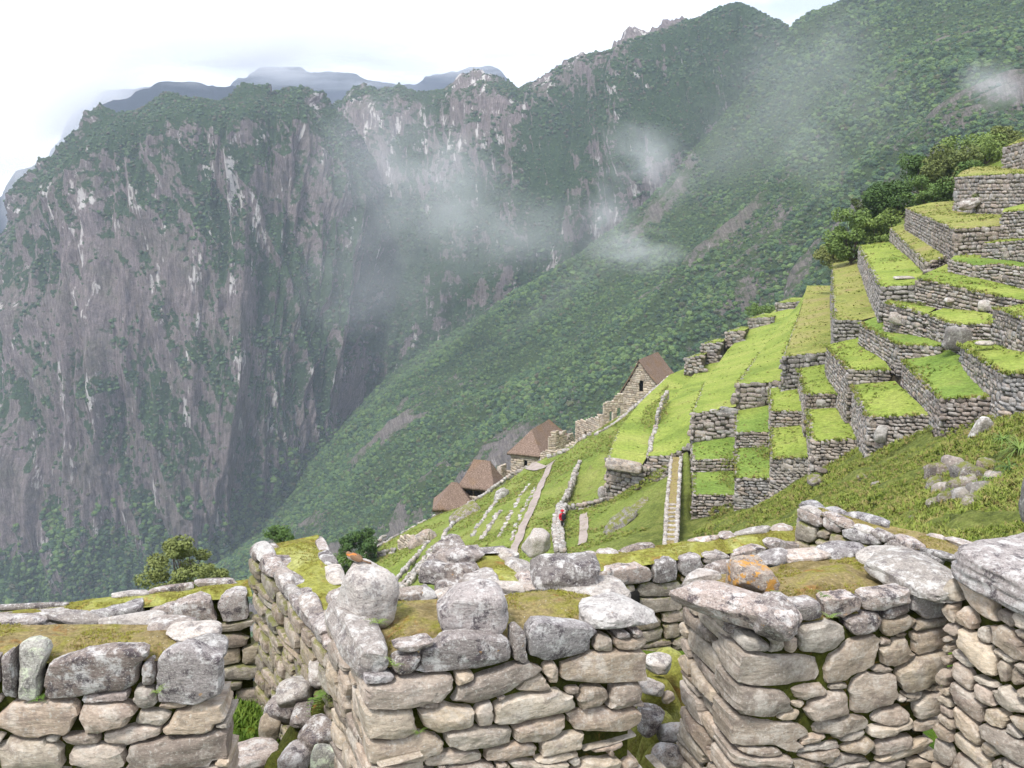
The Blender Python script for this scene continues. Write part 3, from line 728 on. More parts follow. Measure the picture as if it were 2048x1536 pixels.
def mvc(poly, z, q):
    "mean value coordinates interpolation of z inside poly (2D)"
    d = poly[None] - q[:, None]; r = np.linalg.norm(d, axis=-1) + 1e-9
    dn = np.roll(d, -1, 1); rn = np.roll(r, -1, 1)
    cr_ = d[..., 0] * dn[..., 1] - d[..., 1] * dn[..., 0]; dt = (d * dn).sum(-1)
    t = np.tan(np.arctan2(cr_, dt) / 2); w_ = (np.roll(t, 1, 1) + t) / r
    return (w_ * z[None]).sum(1) / w_.sum(1)
def top_mesh(name, W, sp, bumpa, droop=0.0, seed=1, crown=0.0, nscale=None):
    "bumpy sheet over polygon W (n,3)"
    W = np.asarray(W, float); n = len(W); B = []
    for i in range(n):
        a, b = W[i], W[(i + 1) % n]; k = max(1, int(np.linalg.norm(b - a) / sp))
        for j in range(k): B.append(a + (b - a) * j / k)
    B = np.array(B); r = np.random.RandomState(seed)
    lo, hi = B[:, :2].min(0), B[:, :2].max(0)
    gx, gy_ = np.meshgrid(np.arange(lo[0], hi[0], sp), np.arange(lo[1], hi[1], sp)); q = np.stack([gx.ravel(), gy_.ravel()], 1)
    q += r.uniform(-0.3, 0.3, q.shape) * sp
    ins = np.zeros(len(q), bool); dmin = np.full(len(q), 1e9)
    for i in range(len(B)):
        a, b = B[i, :2], B[(i + 1) % len(B), :2]
        c = ((a[1] > q[:, 1]) != (b[1] > q[:, 1])) & (q[:, 0] < (b[0] - a[0]) * (q[:, 1] - a[1]) / (b[1] - a[1] + 1e-12) + a[0]); ins ^= c
        e = b - a; t = np.clip(((q - a) @ e) / (e @ e + 1e-12), 0, 1); dmin = np.minimum(dmin, np.linalg.norm(q - a - t[:, None] * e, axis=1))
    k = ins & (dmin > sp * 0.35); q = q[k]; dmin = dmin[k]
    z = mvc(B[:, :2], B[:, 2], q) if len(q) else np.zeros(0)
    ns = nscale or sp * 3
    z = z + bumpa * fbm(xyz(q[:, 0] / ns, q[:, 1] / ns), 4, seed) + crown * sstep(0, crown * 6 + 1e-6, dmin)
    co2 = np.concatenate([B[:, :2], q]); zz = np.concatenate([B[:, 2] + bumpa * 0.4 * fbm(xyz(B[:, 0] / ns, B[:, 1] / ns), 3, seed), z])
    c0 = co2.mean(0)
    vo, ed, fa, ov, oe, of = delaunay_2d_cdt([Vector((x - c0).tolist()) for x in co2], [(i, (i + 1) % len(B)) for i in range(len(B))], [], 1, 1e-5)
    src = np.array([o_[0] if o_ else -1 for o_ in ov])
    co = np.zeros((len(vo), 3)); co[:, :2] = np.array([v[:] for v in vo]) + c0; co[:, 2] = np.where(src >= 0, zz[src], zz.mean())
    fa = np.array([f for f in fa if len(f) == 3])
    nb = len(B)
    if droop:      # a lip that hangs over the wall edge
        cen = co[:, :2].mean(0)
        low = co[:nb].copy(); out = low[:, :2] - cen; out /= np.linalg.norm(out, axis=1)[:, None]
    me = mesh_np(name, co, fa)
    if np.mean([p.normal.z for p in me.polygons][:50]) < 0: me.flip_normals()
    return me
TUFTS = []
def tufts_edge(A, B, n, hgt, seed, jitter=0.25):
    r = np.random.RandomState(seed); t = r.rand(n, 1); A, B = np.array(A), np.array(B)
    p = A + (B - A) * t; p[:, :2] += r.uniform(-jitter, jitter, (n, 2)); p[:, 2] += -0.02
    TUFTS.append((p, hgt * r.uniform(0.5, 1.3, n)))

BLK = {}
def block(key, label, verts, walls, stone=None, grass=None, seed=0, cat='terrace', fringe=0.28, pale=False, under=None):
    """verts: photo px, py and depth of the corners of the grass top (first one always with depth; others fall on its level unless given),
       walls: (i, j, hi, hj) visible heights in metres below the edge i-j"""
    r = random.Random(seed + 77)
    p0 = P(*verts[0]); z0 = p0.z; W = []
    for v in verts: W.append(P(v[0], v[1], v[2]) if len(v) > 2 else P(v[0], v[1], z=z0))
    W = [np.array(w_[:]) for w_ in W]
    c = np.mean(W, 0)
    base = np.array([c[0], c[1], min(w_[2] for w_ in W) - 2.0])
    T = thing('stone_terrace', label, cat, base.tolist(), 0, 'grass topped stone terraces stepping down the hillside')
    L_ = [w_ - base for w_ in W]
    dist = np.linalg.norm(c); sp = min(1.6, max(0.5, dist / 90))
    gm = grass or M_GRASS
    obj('grass_top', top_mesh('grass_top', L_, sp, 0.10, seed=seed, nscale=2.2), gm, T)
    # inner body, a little behind the stone faces, straight down
    n = len(L_); cen = np.mean(L_, 0); deep = 3.2
    co = []; fs = []
    for w_ in L_:
        dd = cen[:2] - w_[:2]; ln = np.linalg.norm(dd) + 1e-6
        q_ = w_.copy(); q_[:2] += dd / ln * min(0.16, ln * 0.2); q_[2] -= 0.05
        co.append(q_); co.append(q_ - np.array([0, 0, deep + 0.02 * dist]))
    for i in range(n): j = (i + 1) % n; fs.append([2 * i, 2 * j, 2 * j + 1, 2 * i + 1])
    obj('earth_core', mesh_np('earth_core', co, np.array(fs), False), M_CORE, T)
    w = max(0.42, 10.5 * dist / F) * (1.0 if dist < 90 else 1.05); h = w * 0.52
    S = []
    for wl_ in walls:
        i, j, hi, hj = wl_[:4]
        A, B = L_[i], L_[j]
        mid = (A + B) / 2; nn = np.array([(B - A)[1], -(B - A)[0]]); out = 1 if nn @ (mid - cen)[:2] > 0 else -1
        S += wall_specs(A, B, hi * 1.35 + 0.5, hj * 1.35 + 0.5, w, h, r, out)
        Wd_ = (A + base, B + base)
        ln = np.linalg.norm(B - A)
        if fringe and min(hi, hj) > 0.15: tufts_edge(Wd_[0], Wd_[1], int(ln * (8 if dist < 85 else 4)), fringe * (1 if dist < 80 else 0.7), seed + i)
    emit(T, S, UNITS_PALE if pale else UNITS, M_FARPALE if pale else M_FAR, r)
    BLK[key] = (T, W)
    return T

S_ = block
# --- left tiers, far strips
S_('T11', 'long grass terrace ending in a big pale lintel slab above its front wall', [(1214, 917, 88), (1283, 932, 86.5), (1297, 908, 89), (1307, 872, 98), (1330, 815, 113), (1400, 748, 138), (1440, 714, 158), (1375, 735, 150), (1340, 749, 134), (1280, 805, 116), (1236, 861, 101)],
   [(0, 1, 4.3, 2.0), (10, 0, 2.0, 4.3)], seed=1, under=1)
S_('T10', 'long grass terrace with a low broken front wall beside the walled corridor', [(1296, 912, 87), (1338, 911, 86.2), (1380, 893, 86), (1384, 826, 98), (1474, 745, 125), (1500, 690, 160), (1450, 712, 160), (1400, 735, 140), (1330, 812, 112), (1308, 868, 97)],
   [(0, 1, 1.9, 1.2), (9, 0, 0.3, 1.9), (1, 2, 1.0, 0.4)], seed=2)
S_('T9', 'long grass terrace with a tall square end wall at the top of three small steps', [(1384, 828, 85.5), (1472, 813, 84.5), (1475, 770, 100), (1560, 690, 135), (1600, 618, 180), (1553, 618, 190), (1500, 655, 175), (1455, 700, 150), (1410, 765, 112)],
   [(0, 1, 2.2, 1.7), (8, 0, 1.5, 5.5)], seed=3)
S_('T8', 'long grass terrace with the tall end wall second from the corridor', [(1474, 768, 86), (1538, 765, 85.5), (1567, 760, 84.5), (1569, 712, 104), (1597, 630, 150), (1614, 575, 190), (1600, 606, 185), (1560, 650, 150), (1520, 705, 120)],
   [(0, 1, 2.2, 2.1), (8, 0, 1.0, 2.4), (1, 2, 2.1, 0.6)], seed=4)
S_('T7', 'drier narrow grass terrace below the straight vertical wall', [(1567, 713, 81.5), (1653, 705, 80.5), (1664, 690, 84), (1663, 581, 132), (1664, 571, 137), (1614, 571, 137), (1600, 625, 115)],
   [(0, 1, 2.4, 1.4), (6, 0, 1.5, 2.4)], seed=5, grass=M_GRASSDRY)
S_('T6', 'tall grass terrace with a straight vertical side wall and dry top', [(1670, 640, 76), (1722, 640, 75), (1760, 631, 74), (1763, 600, 84), (1730, 520, 116), (1717, 519, 122), (1665, 527, 123)],
   [(0, 1, 1.8, 1.4), (6, 0, 3.2, 3.4)], seed=6, grass=M_GRASSDRY)
S_('T5', 'broad grass terrace with white flat stones lying near its front edge', [(1763, 574, 71), (1833, 570, 70), (1846, 545, 79), (1785, 482, 112), (1750, 486, 114), (1718, 491, 113)],
   [(0, 1, 0.9, 0.8), (5, 0, 2.8, 2.9)], seed=7)
S_('T4', 'narrow slanting grass ledge under the tallest terrace wall', [(1857, 527, 78), (1908, 505, 80), (1815, 446, 110), (1802, 449, 111), (1781, 455, 112)],
   [(0, 1, 0.7, 0.2), (4, 0, 2.4, 1.8)], seed=8, grass=M_GRASSDRY)
S_('T3', 'square grass platform with a heap of rubble at its back', [(1912, 458, 76), (2004, 452, 75), (2006, 421, 92), (1912, 402, 104), (1862, 405, 106), (1812, 416, 106)],
   [(0, 1, 2.2, 1.5), (5, 0, 2.6, 2.3)], seed=9, grass=M_GRASSDRY)
S_('T2', 'high back terrace with a long tall grey wall and drooping grass', [(1911, 354, 96), (1960, 351, 90), (2060, 347, 84), (2200, 343, 78), (2300, 338, 82), (2060, 332, 105), (1950, 333, 110), (1925, 342, 104)],
   [(0, 1, 3.0, 3.0), (1, 2, 3.0, 3.3), (2, 3, 3.3, 3.3)], seed=10, grass=M_GRASSDRY)
S_('T1', 'topmost short grey wall at the upper right corner', [(2008, 294, 104), (2060, 279, 98), (2200, 262, 92), (2250, 258, 110), (2060, 268, 118)],
   [(0, 1, 2.0, 2.6), (1, 2, 2.6, 3.0)], seed=11, grass=M_GRASSDRY)
# --- far stub ends that make the skyline
for k, (x0, x1, y0, y1, Y, hh, lab) in enumerate([(1553, 1611, 606, 603, 186, 1.0, 'thin far terrace stub highest of the five on the grass skyline'), (1498, 1546, 637, 634, 172, 1.4, 'far terrace stub second highest on the grass skyline'), (1452, 1489, 664, 661, 158, 1.3, 'far terrace stub in the middle of the five on the grass skyline'),
     (1404, 1441, 688, 685, 146, 1.8, 'far terrace stub with a squared end second lowest on the skyline'), (1370, 1406, 717, 710, 136, 1.3, 'lowest far terrace stub with a brown top beside the gabled house')]):
    S_('S%d' % k, lab, [(x0, y0, Y), (x1, y1, Y * 0.985), (x1 + 12, y1 - 7, Y * 1.12), (x0 + 30, y0 - 11, Y * 1.12)], [(0, 1, hh, hh), (3, 0, hh, hh)], seed=20 + k, fringe=0.16)
# --- columns of small steps
S_('Q9', 'small step below the first tall end wall, upper of two', [(1386, 919, 80), (1470, 919, 79.5), (1472, 860, 86), (1384, 880, 86.5)], [(0, 1, 1.0, 1.0), (3, 0, 1.2, 1.2)], seed=31, grass=M_GRASSGREEN)
S_('Q10', 'small bright green step just above the corridor end, lower of two', [(1387, 989, 72.5), (1470, 990, 72), (1472, 942, 79.5), (1386, 944, 80)], [(0, 1, 1.3, 1.6), (3, 0, 1.2, 1.8)], seed=32, grass=M_GRASSGREEN)
S_('Q7', 'small grass step upper in the second column of steps', [(1473, 864, 78.5), (1539, 864, 78), (1540, 810, 85.5), (1474, 821, 86)], [(0, 1, 1.25, 1.2), (3, 0, 1.6, 1.6)], seed=33, grass=M_GRASSGREEN)
S_('Q8', 'small grass step lower in the second column, above a high plain wall', [(1473, 956, 70.5), (1539, 957, 69.5), (1540, 894, 78), (1474, 896, 78.5)], [(0, 1, 3.1, 1.9), (3, 0, 2.0, 3.3)], seed=34, grass=M_GRASSGREEN)
S_('Q5', 'small grass step upper in the third column of steps', [(1543, 822, 74), (1607, 823, 73), (1600, 766, 83), (1541, 777, 84)], [(0, 1, 1.3, 1.1), (3, 0, 1.7, 1.7)], seed=35)
S_('Q6', 'small grass step lower in the third column, deep wall beneath', [(1544, 916, 66.5), (1616, 915, 64), (1609, 850, 73), (1545, 855, 74)], [(0, 1, 3.3, 1.3), (3, 0, 2.0, 3.3)], seed=36)
S_('Q3', 'small grass step upper in the fourth column of steps', [(1613, 789, 69.5), (1693, 787, 68.5), (1660, 727, 80), (1599, 737, 81)], [(0, 1, 1.1, 1.0), (3, 0, 1.9, 1.9)], seed=37)
S_('Q4', 'grass step with a deep rounded stone wall in the fourth column', [(1624, 882, 61), (1729, 878, 59.5), (1696, 814, 68.5), (1617, 818, 69.5)], [(0, 1, 1.2, 0.9), (3, 0, 2.6, 3.0)], seed=38)
S_('Q1', 'grass step between two slanting side walls, upper of the pair', [(1699, 740, 64), (1783, 740, 63), (1728, 668, 75.5), (1654, 691, 76)], [(0, 1, 0.95, 0.85), (3, 0, 1.6, 2.4)], seed=39)
S_('Q2', 'grass step with a dark weathered front wall, lower of the pair', [(1738, 834, 55.5), (1861, 830, 53), (1790, 762, 62.5), (1706, 769, 64)], [(0, 1, 2.5, 0.8), (3, 0, 2.6, 2.6)], seed=40)
# --- right-hand stack
S_('P6', 'wide lush terrace with a massive corner wall above the mound', [(1884, 797, 50.5), (2002, 793, 48.5), (1994, 752, 54), (1900, 700, 60.5), (1800, 700, 67), (1808, 722, 62)], [(0, 1, 2.0, 0.75), (5, 0, 2.3, 2.0), (4, 5, 1.5, 2.3)], seed=41, grass=M_GRASSGREEN)
S_('P5', 'shaggy humped grass terrace right of the dry tall terrace', [(1799, 690, 63), (1887, 692, 60.5), (1888, 655, 66), (1790, 628, 73), (1750, 634, 73), (1720, 646, 72.5)], [(0, 1, 0.95, 0.4), (5, 0, 0.9, 1.1)], seed=42, grass=M_GRASSGREEN)
S_('P7', 'terrace at the right edge with a white flat stone on its grass', [(2010, 748, 46.5), (2200, 743, 42), (2250, 700, 50), (2048, 684, 56), (1945, 676, 60), (1922, 690, 58)], [(0, 1, 2.0, 2.0), (5, 0, 0.9, 2.2)], seed=43)
S_('P3', 'grass terrace with a big embedded grey rock in its front wall', [(1854, 627, 64), (1880, 640, 62), (1916, 649, 60), (2004, 648, 57.5), (1995, 632, 62), (1912, 608, 71)], [(0, 1, 0.9, 1.2), (1, 2, 1.2, 1.2), (2, 3, 1.3, 1.0)], seed=44)
S_('P2', 'small grass ledge with a white rock face below it', [(1771, 605, 68), (1832, 622, 65), (1850, 630, 64), (1890, 606, 72), (1828, 586, 77), (1778, 594, 73)], [(0, 1, 1.1, 1.0), (1, 2, 1.0, 0.8)], seed=45)
S_('P1', 'long narrow grass terrace running out of the picture with a boulder in its wall', [(1833, 555, 70), (1900, 570, 67.5), (1960, 585, 65), (2060, 603, 62), (2200, 625, 58), (2200, 590, 64), (2060, 580, 67), (1893, 528, 77)], [(0, 1, 1.0, 1.3), (1, 2, 1.3, 1.3), (2, 3, 1.3, 1.1), (3, 4, 1.1, 1.1)], seed=46)
S_('P4', 'short buttress terrace at the right edge above the flat white stone', [(1990, 617, 57.5), (2015, 622, 55), (2060, 643, 52), (2200, 690, 47), (2200, 640, 54), (2060, 606, 60)], [(0, 1, 2.0, 1.9), (1, 2, 1.9, 1.7), (2, 3, 1.7, 1.5)], seed=47)
S_('P0', 'narrow ledge with a smooth slab of bedrock in its wall', [(1900, 519, 73), (1950, 531, 71), (2000, 528, 69.5), (2060, 536, 67), (2200, 555, 62), (2200, 530, 68), (2060, 515, 73), (1990, 507, 76), (1960, 494, 79), (1915, 505, 78)], [(0, 1, 0.9, 1.2), (1, 2, 1.2, 1.2), (2, 3, 1.2, 1.5), (3, 4, 1.5, 1.5)], seed=48, grass=M_GRASSGREEN)
S_('Pm1', 'short wall section below the square platform at the right edge', [(1967, 487, 74), (2060, 479, 70), (2200, 470, 66), (2200, 455, 72), (2060, 464, 77), (1985, 474, 79)], [(0, 1, 0.9, 1.3), (1, 2, 1.3, 1.3)], seed=49)
S_('Pm2', 'high wall corner at the right edge beside the square platform', [(2004, 425, 75), (2060, 420, 72), (2200, 412, 66), (2200, 398, 74), (2060, 405, 82), (2008, 417, 84)], [(0, 1, 1.5, 1.8), (1, 2, 1.8, 1.8)], seed=50)

gy = np.concatenate([np.linspace(8.2, 40, 90), np.linspace(40.6, 130, 180), np.linspace(131, 330, 90)])
gu = np.linspace(-1, 1, 330)
XX = gu[None, :] * (12 + gy[:, None] * 0.62); YY = np.repeat(gy[:, None], len(gu), 1)
ZZ = ground_z(np.stack([XX.ravel(), YY.ravel()], 1)).reshape(XX.shape)
q = np.stack([XX, YY, ZZ * 0], -1)
def _inpoly(pl, q):
    ins = np.zeros(len(q), bool)
    for i in range(len(pl)):
        a, b = pl[i], pl[(i + 1) % len(pl)]
        ins ^= ((a[1] > q[:, 1]) != (b[1] > q[:, 1])) & (q[:, 0] < (b[0] - a[0]) * (q[:, 1] - a[1]) / (b[1] - a[1] + 1e-12) + a[0])
    return ins
qq = np.stack([XX.ravel(), YY.ravel()], 1); zf = ZZ.ravel()
for key, (T_, W_) in BLK.items():
    W_ = np.array(W_); cen_ = W_[:, :2].mean(0); far_ = key in ('T6', 'T7', 'T8', 'T9', 'T10'); pl = cen_ + (W_[:, :2] - cen_) * np.array([1.25 if far_ else 1.12 if key[0] == 'Q' else 1.04, 1.12 if far_ or key[0] == 'Q' else 1.04])
    k_ = _inpoly(pl, qq)
    if k_.any():
        zi = mvc(W_[:, :2] + 1e-4, W_[:, 2], qq[k_]); zi = np.clip(zi, W_[:, 2].min(), W_[:, 2].max()); zf[k_] = np.minimum(zf[k_], zi - 2.4)
for key in ('T6', 'T7', 'T8', 'T9', 'T10'):
    W_ = np.array(BLK[key][1]); sm = np.concatenate([W_[i] + (W_[(i + 1) % len(W_)] - W_[i]) * np.linspace(0, 1, 24)[:, None] for i in range(len(W_))])
    near_ = np.where((qq[:, 1] > 70) & (qq[:, 0] > 8))[0]; dd_ = np.linalg.norm(qq[near_][:, None] - sm[None, :, :2], axis=-1); jm = dd_.argmin(1); hit = dd_.min(1) < 9
    hit &= qq[near_][:, 1] > 88
    zf[near_[hit]] = np.minimum(zf[near_[hit]], sm[jm[hit], 2] - 3.2)
ZZ = zf.reshape(ZZ.shape)
rough = sstep(0.06, 0.16, XX / YY) * sstep(75, 60, YY)
ZZ = ZZ + 0.22 * fbm(q / 1.7, 4, 401) * (0.4 + rough * 1.8) + 0.55 * rough * fbm(q / 4.0, 3, 402, ridged=True) - 0.3 * rough
me = mesh_np('hillside', np.stack([XX, YY, ZZ], -1).reshape(-1, 3), grid_faces(*XX.shape)); attr(me, 'wild', sstep(0.05, 0.16, XX / YY + 0.03 * fbm(q / 3, 3, 5)) * sstep(90, 70, YY))
HILL = obj('hillside', me, M_SLOPE); HILL['kind'] = 'structure'

# ---- rows of stones that edge the lower strips
def stone_row(label, pts, w, h, seed, meshes=None, rise=0.25, cat='stone wall', group='low stone edgings of the lower grass strips', name='stone_edging', layers=1, depth=0.4, on_ground=False, skip=0.08):
    r = random.Random(seed); W = [np.array(P(*p_)[:]) for p_ in pts]; base = np.mean(W, 0)
    T = thing(name, label, cat, base.tolist(), 0, group); S = []
    for a, b in zip(W[:-1], W[1:]):
        d = b - a; ln = np.linalg.norm(d); u = d / ln; s_ = 0; rz = math.atan2(d[1], d[0])
        while s_ < ln:
            cw = w * r.uniform(0.5, 1.5)
            for q_ in range(layers):
                if r.random() > skip:
                    hh = h * r.uniform(0.7, 1.4); p = a + u * (s_ + cw / 2)
                    p[2] = max(p[2], ground_z(p[:2])[0] - 0.02)
                    p = p + np.array([r.uniform(-.12, .12), r.uniform(-.12, .12), rise - hh * 0.5 - q_ * h * 0.9])
                    S.append((p - base, (cw * 0.95, depth * r.uniform(0.7, 1.3), hh), rz + r.uniform(-.25, .25)))
            s_ += cw
    emit(T, S, meshes or UNITS_PALE, M_FARPALE, r, name='small_stones')
    return T
stone_row('short stone edging beside the ruined wall, nearest the forest', [(860, 1086, 99.5), (826, 1122, 95), (792, 1160, 89)], 0.5, 0.5, 61, rise=0.3)
stone_row('long stone edging down the middle of the lower left strips', [(886, 1084, 96.5), (850, 1128, 91), (808, 1176, 84.5)], 0.5, 0.5, 62, rise=0.3)
stone_row('stone edging closest to the mossy foreground wall on the lower strips', [(893, 1116, 89.5), (868, 1148, 86), (843, 1183, 81)], 0.45, 0.45, 63, rise=0.25)
stone_row('stone edging between the bedrock outcrop and the earth path', [(1000, 1024, 98.5), (984, 1048, 94), (966, 1076, 89)], 0.45, 0.5, 64, rise=0.25)
stone_row('faint stone edging along the near side of the earth path', [(1072, 990, 103), (1041, 1045, 92), (1026, 1082, 84)], 0.4, 0.3, 65, rise=0.12, skip=0.4)
stone_row('white stone edging above the walker', [(1160, 925, 102.5), (1147, 955, 97), (1137, 985, 92), (1124, 1012, 88)], 0.5, 0.55, 66, rise=0.35, layers=2)
stone_row('low curved stone wall crossing behind the walker', [(1126, 1020, 87), (1165, 1022, 86.5), (1190, 1014, 87), (1214, 1008, 88)], 0.5, 0.42, 67, UNITS, rise=0.55, layers=3)
stone_row('broken stone edging up the upper grass slope', [(1298, 905, 88.5), (1304, 880, 95), (1312, 855, 101), (1324, 825, 109), (1334, 808, 114)], 0.6, 0.6, 68, rise=0.35, layers=2, skip=0.2)
stone_row('stone edging second from the forest on the lower strips', [(872, 1090, 97), (838, 1130, 92.5), (800, 1172, 86.5)], 0.4, 0.35, 91, rise=0.2, skip=0.2)
stone_row('stone edging running up to the bedrock outcrop', [(945, 1082, 92), (962, 1052, 97), (980, 1020, 102), (992, 1005, 106)], 0.45, 0.4, 92, rise=0.2, skip=0.15)
stone_row('low edging on the strip left of the rounded grey boulder', [(1000, 1085, 86.5), (1018, 1048, 93), (1042, 1002, 102), (1060, 970, 109)], 0.4, 0.3, 93, rise=0.14, skip=0.3)
stone_row('diagonal white parapet climbing past the gabled house', [(1190, 872, 112.5), (1215, 860, 116), (1245, 836, 122), (1280, 806, 130), (1312, 778, 138), (1342, 752, 147)], 0.6, 0.45, 69, rise=0.3, layers=1, skip=0.02)
stone_row('stone edging climbing from the houses to the upper ruins', [(1095, 925, 121), (1125, 917, 120), (1150, 905, 117), (1163, 885, 114), (1180, 872, 114)], 0.6, 0.5, 70, rise=0.4, layers=2)
stone_row('stone edging below the thatched houses', [(935, 1022, 116), (960, 1000, 117), (985, 978, 121), (1000, 968, 124), (1020, 952, 127)], 0.6, 0.5, 71, rise=0.4, layers=2)
stone_row('stones along the outer edge of the lowest lawn', [(742, 1119, 106), (768, 1098, 109), (795, 1079, 112), (822, 1060, 115), (846, 1046, 117), (868, 1033, 119)], 0.7, 0.5, 72, rise=0.3, skip=0.3)
stone_row('thin white kerb between lawn and earth terrace', [(673, 1131, 106.5), (700, 1118, 108), (722, 1106, 109), (745, 1090, 112), (764, 1076, 114.5)], 0.7, 0.35, 73, rise=0.2)
stone_row('short low wall at the end of the earth terrace', [(743, 1120, 105.5), (768, 1121, 104.5), (792, 1121, 103.5)], 0.5, 0.4, 74, UNITS, rise=0.55, layers=3)
stone_row('white stones beside the outcrop on the middle strip', [(884, 1083, 97), (890, 1068, 100), (903, 1058, 103), (922, 1050, 105)], 0.8, 0.6, 75, rise=0.35, layers=2)
stone_row('edging under the long house wall', [(1022, 950, 128), (1050, 938, 128), (1080, 925, 127)], 0.6, 0.4, 76, UNITS, rise=0.3, layers=2)
# corridor double wall
def ribbon(name, pts, w, m, lift=0.03, parent=None, sp=0.8, kind='structure', ground=True, amp=0.03):
    W = [np.array(P(*p_)[:]) for p_ in pts]; C_ = []
    for a, b in zip(W[:-1], W[1:]):
        k = max(1, int(np.linalg.norm(b - a) / sp)); C_ += [a + (b - a) * j / k for j in range(k)]
    C_.append(W[-1]); C_ = np.array(C_); d = np.gradient(C_, axis=0); nn = np.stack([-d[:, 1], d[:, 0]], 1); nn /= np.linalg.norm(nn, axis=1)[:, None]
    rows = []
    for t in np.linspace(-0.5, 0.5, 5):
        q_ = C_.copy(); q_[:, :2] += nn * w * t
        if ground: q_[:, 2] = ground_z(q_[:, :2])
        q_[:, 2] += lift + amp * fbm(q_ / 1.5, 3, 9); q_[:, :2] += nn * (0.16 * fbm(q_ / 1.1 + t * 9, 3, 12))[:, None]; rows.append(q_)
    G_ = np.array(rows)
    me = mesh_np(name, G_.reshape(-1, 3), grid_faces(*G_.shape[:2]))
    if me.polygons[0].normal.z < 0: me.flip_normals()
    o = obj(name, me, m, parent)
    if kind: o['kind'] = kind
    return o
ribbon('path', [(1100, 945, 113), (1090, 962, 107.5), (1076, 1000, 99), (1056, 1045, 90), (1033, 1092, 81.5), (1022, 1110, 78)], 0.8, M_PATH, 0.14)
ribbon('path', [(1168, 1035, 84), (1168, 1060, 80), (1164, 1092, 74)], 0.7, M_PATH, 0.12)
ribbon('path', [(1060, 930, 120.5), (1085, 938, 116), (1100, 945, 113)], 1.5, M_PATH, 0.16)
ribbon('path', [(780, 1077, 113), (745, 1098, 110), (722, 1118, 107), (700, 1135, 104)], 3.2, M_PATH, 0.30)
T = thing('corridor_wall', 'moss topped double wall running down beside the green corridor', 'stone wall', P(1345, 1000, 76)[:])
bs = np.array(T.location); Lw = [np.array(P(*p_)[:]) for p_ in [(1341, 914, 84), (1336, 960, 77.5), (1331, 1010, 71), (1326, 1090, 63)]]
Rw = [np.array(P(*p_)[:]) for p_ in [(1364, 914, 84), (1361, 960, 77.5), (1359, 1010, 71), (1356, 1090, 63)]]
me = mesh_np('moss_top', np.array([np.array(Lw), np.array(Rw)]).reshape(-1, 3) - bs, grid_faces(2, 4))
if me.polygons[0].normal.z < 0: me.flip_normals()
obj('moss_top', me, M_MOSSDRY, T)
S = []; r = random.Random(5)
for A_, out in ((Lw, 1), (Rw, -1)):
    for a, b in zip(A_[:-1], A_[1:]): S += wall_specs(a - bs, b - bs, 1.3, 1.3, 0.45, 0.26, r, out, top=0.08, depth=0.28)
for k in range(9):
    t = 0.5 + k * 0.055; a = Lw[2] + (Lw[3] - Lw[2]) * (t - 0.5) * 2; b = Rw[2] + (Rw[3] - Rw[2]) * (t - 0.5) * 2
    for q_ in range(3): S.append((a + (b - a) * (q_ + 0.5) / 3 - bs + np.array([0, 0, 0.0]), (0.42, 0.3, 0.22), 0.2))
emit(T, S, UNITS_PALE, M_FARPALE, r, 300, 'small_stones')
# walker's wall: a thin double line of pale stones coming towards us
T = thing('boundary_wall', 'narrow pale wall the walker in red stands beside', 'stone wall', P(1125, 1060, 80)[:])
bs = np.array(T.location); r = random.Random(6); S = []
A_ = [np.array(P(*p_)[:]) for p_ in [(1124, 1014, 87), (1117, 1040, 82.5), (1115, 1064, 79.5), (1118, 1085, 76.5), (1122, 1108, 73)]]
for a, b in zip(A_[:-1], A_[1:]):
    d = b - a; ln = np.linalg.norm(d); n_ = np.array([-d[1], d[0], 0]) / np.linalg.norm(d[:2]); s_ = 0
    while s_ < ln:
        cw = r.uniform(0.25, 0.6)
        for off in (-0.3, 0.0, 0.3): 
            for lay in range(2): S.append((a + d / ln * (s_ + cw / 2) - n_ * off * r.uniform(0.7, 1.2) - bs + np.array([0, 0, 0.28 - lay * 0.3]), (cw * 1.1, 0.36, r.uniform(0.25, 0.36)), math.atan2(d[1], d[0]) + r.uniform(-.3, .3)))
        s_ += cw
emit(T, S, UNITS_PALE, M_FARPALE, r, 300, 'small_stones')

# ---- boulders and outcrops
def sharpen(me, ang=24):
    bm = bmesh.new(); bm.from_mesh(me); lim = math.radians(ang)
    for e in bm.edges:
        if len(e.link_faces) == 2 and e.calc_face_angle(0) > lim: e.smooth = False
    bm.to_mesh(me); bm.free(); return me
def boulder_mesh(name, seed, sub=4, blocky=3.0, cuts=9, rough=0.06, fine=0.02):
    bm = bmesh.new(); bmesh.ops.create_icosphere(bm, subdivisions=sub, radius=1.0)
    co = np.array([v.co[:] for v in bm.verts]); d = co / np.linalg.norm(co, axis=1)[:, None]
    r = 1.0 / ((np.abs(d) ** blocky).sum(1) ** (1 / blocky))
    rs = np.random.RandomState(seed)
    for k in range(cuts):
        n_ = rs.randn(3); n_ /= np.linalg.norm(n_); h_ = rs.uniform(0.76, 1.0); c = d @ n_
        lim = np.where(c > 0.05, h_ / np.maximum(c, 0.05), 9); r = np.minimum(r, lim) * 0.93 + r * 0.07
    co = d * r[:, None]
    co *= (1 + rough * fbm(co * 1.6 + seed, 3, seed) + fine * fbm(co * 6 + seed, 4, seed + 3, 0.6))[:, None]
    for v, c in zip(bm.verts, co): v.co = c
    me = bpy.data.meshes.new(name); bm.to_mesh(me); bm.free()
    for p in me.polygons: p.use_smooth = True
    return me
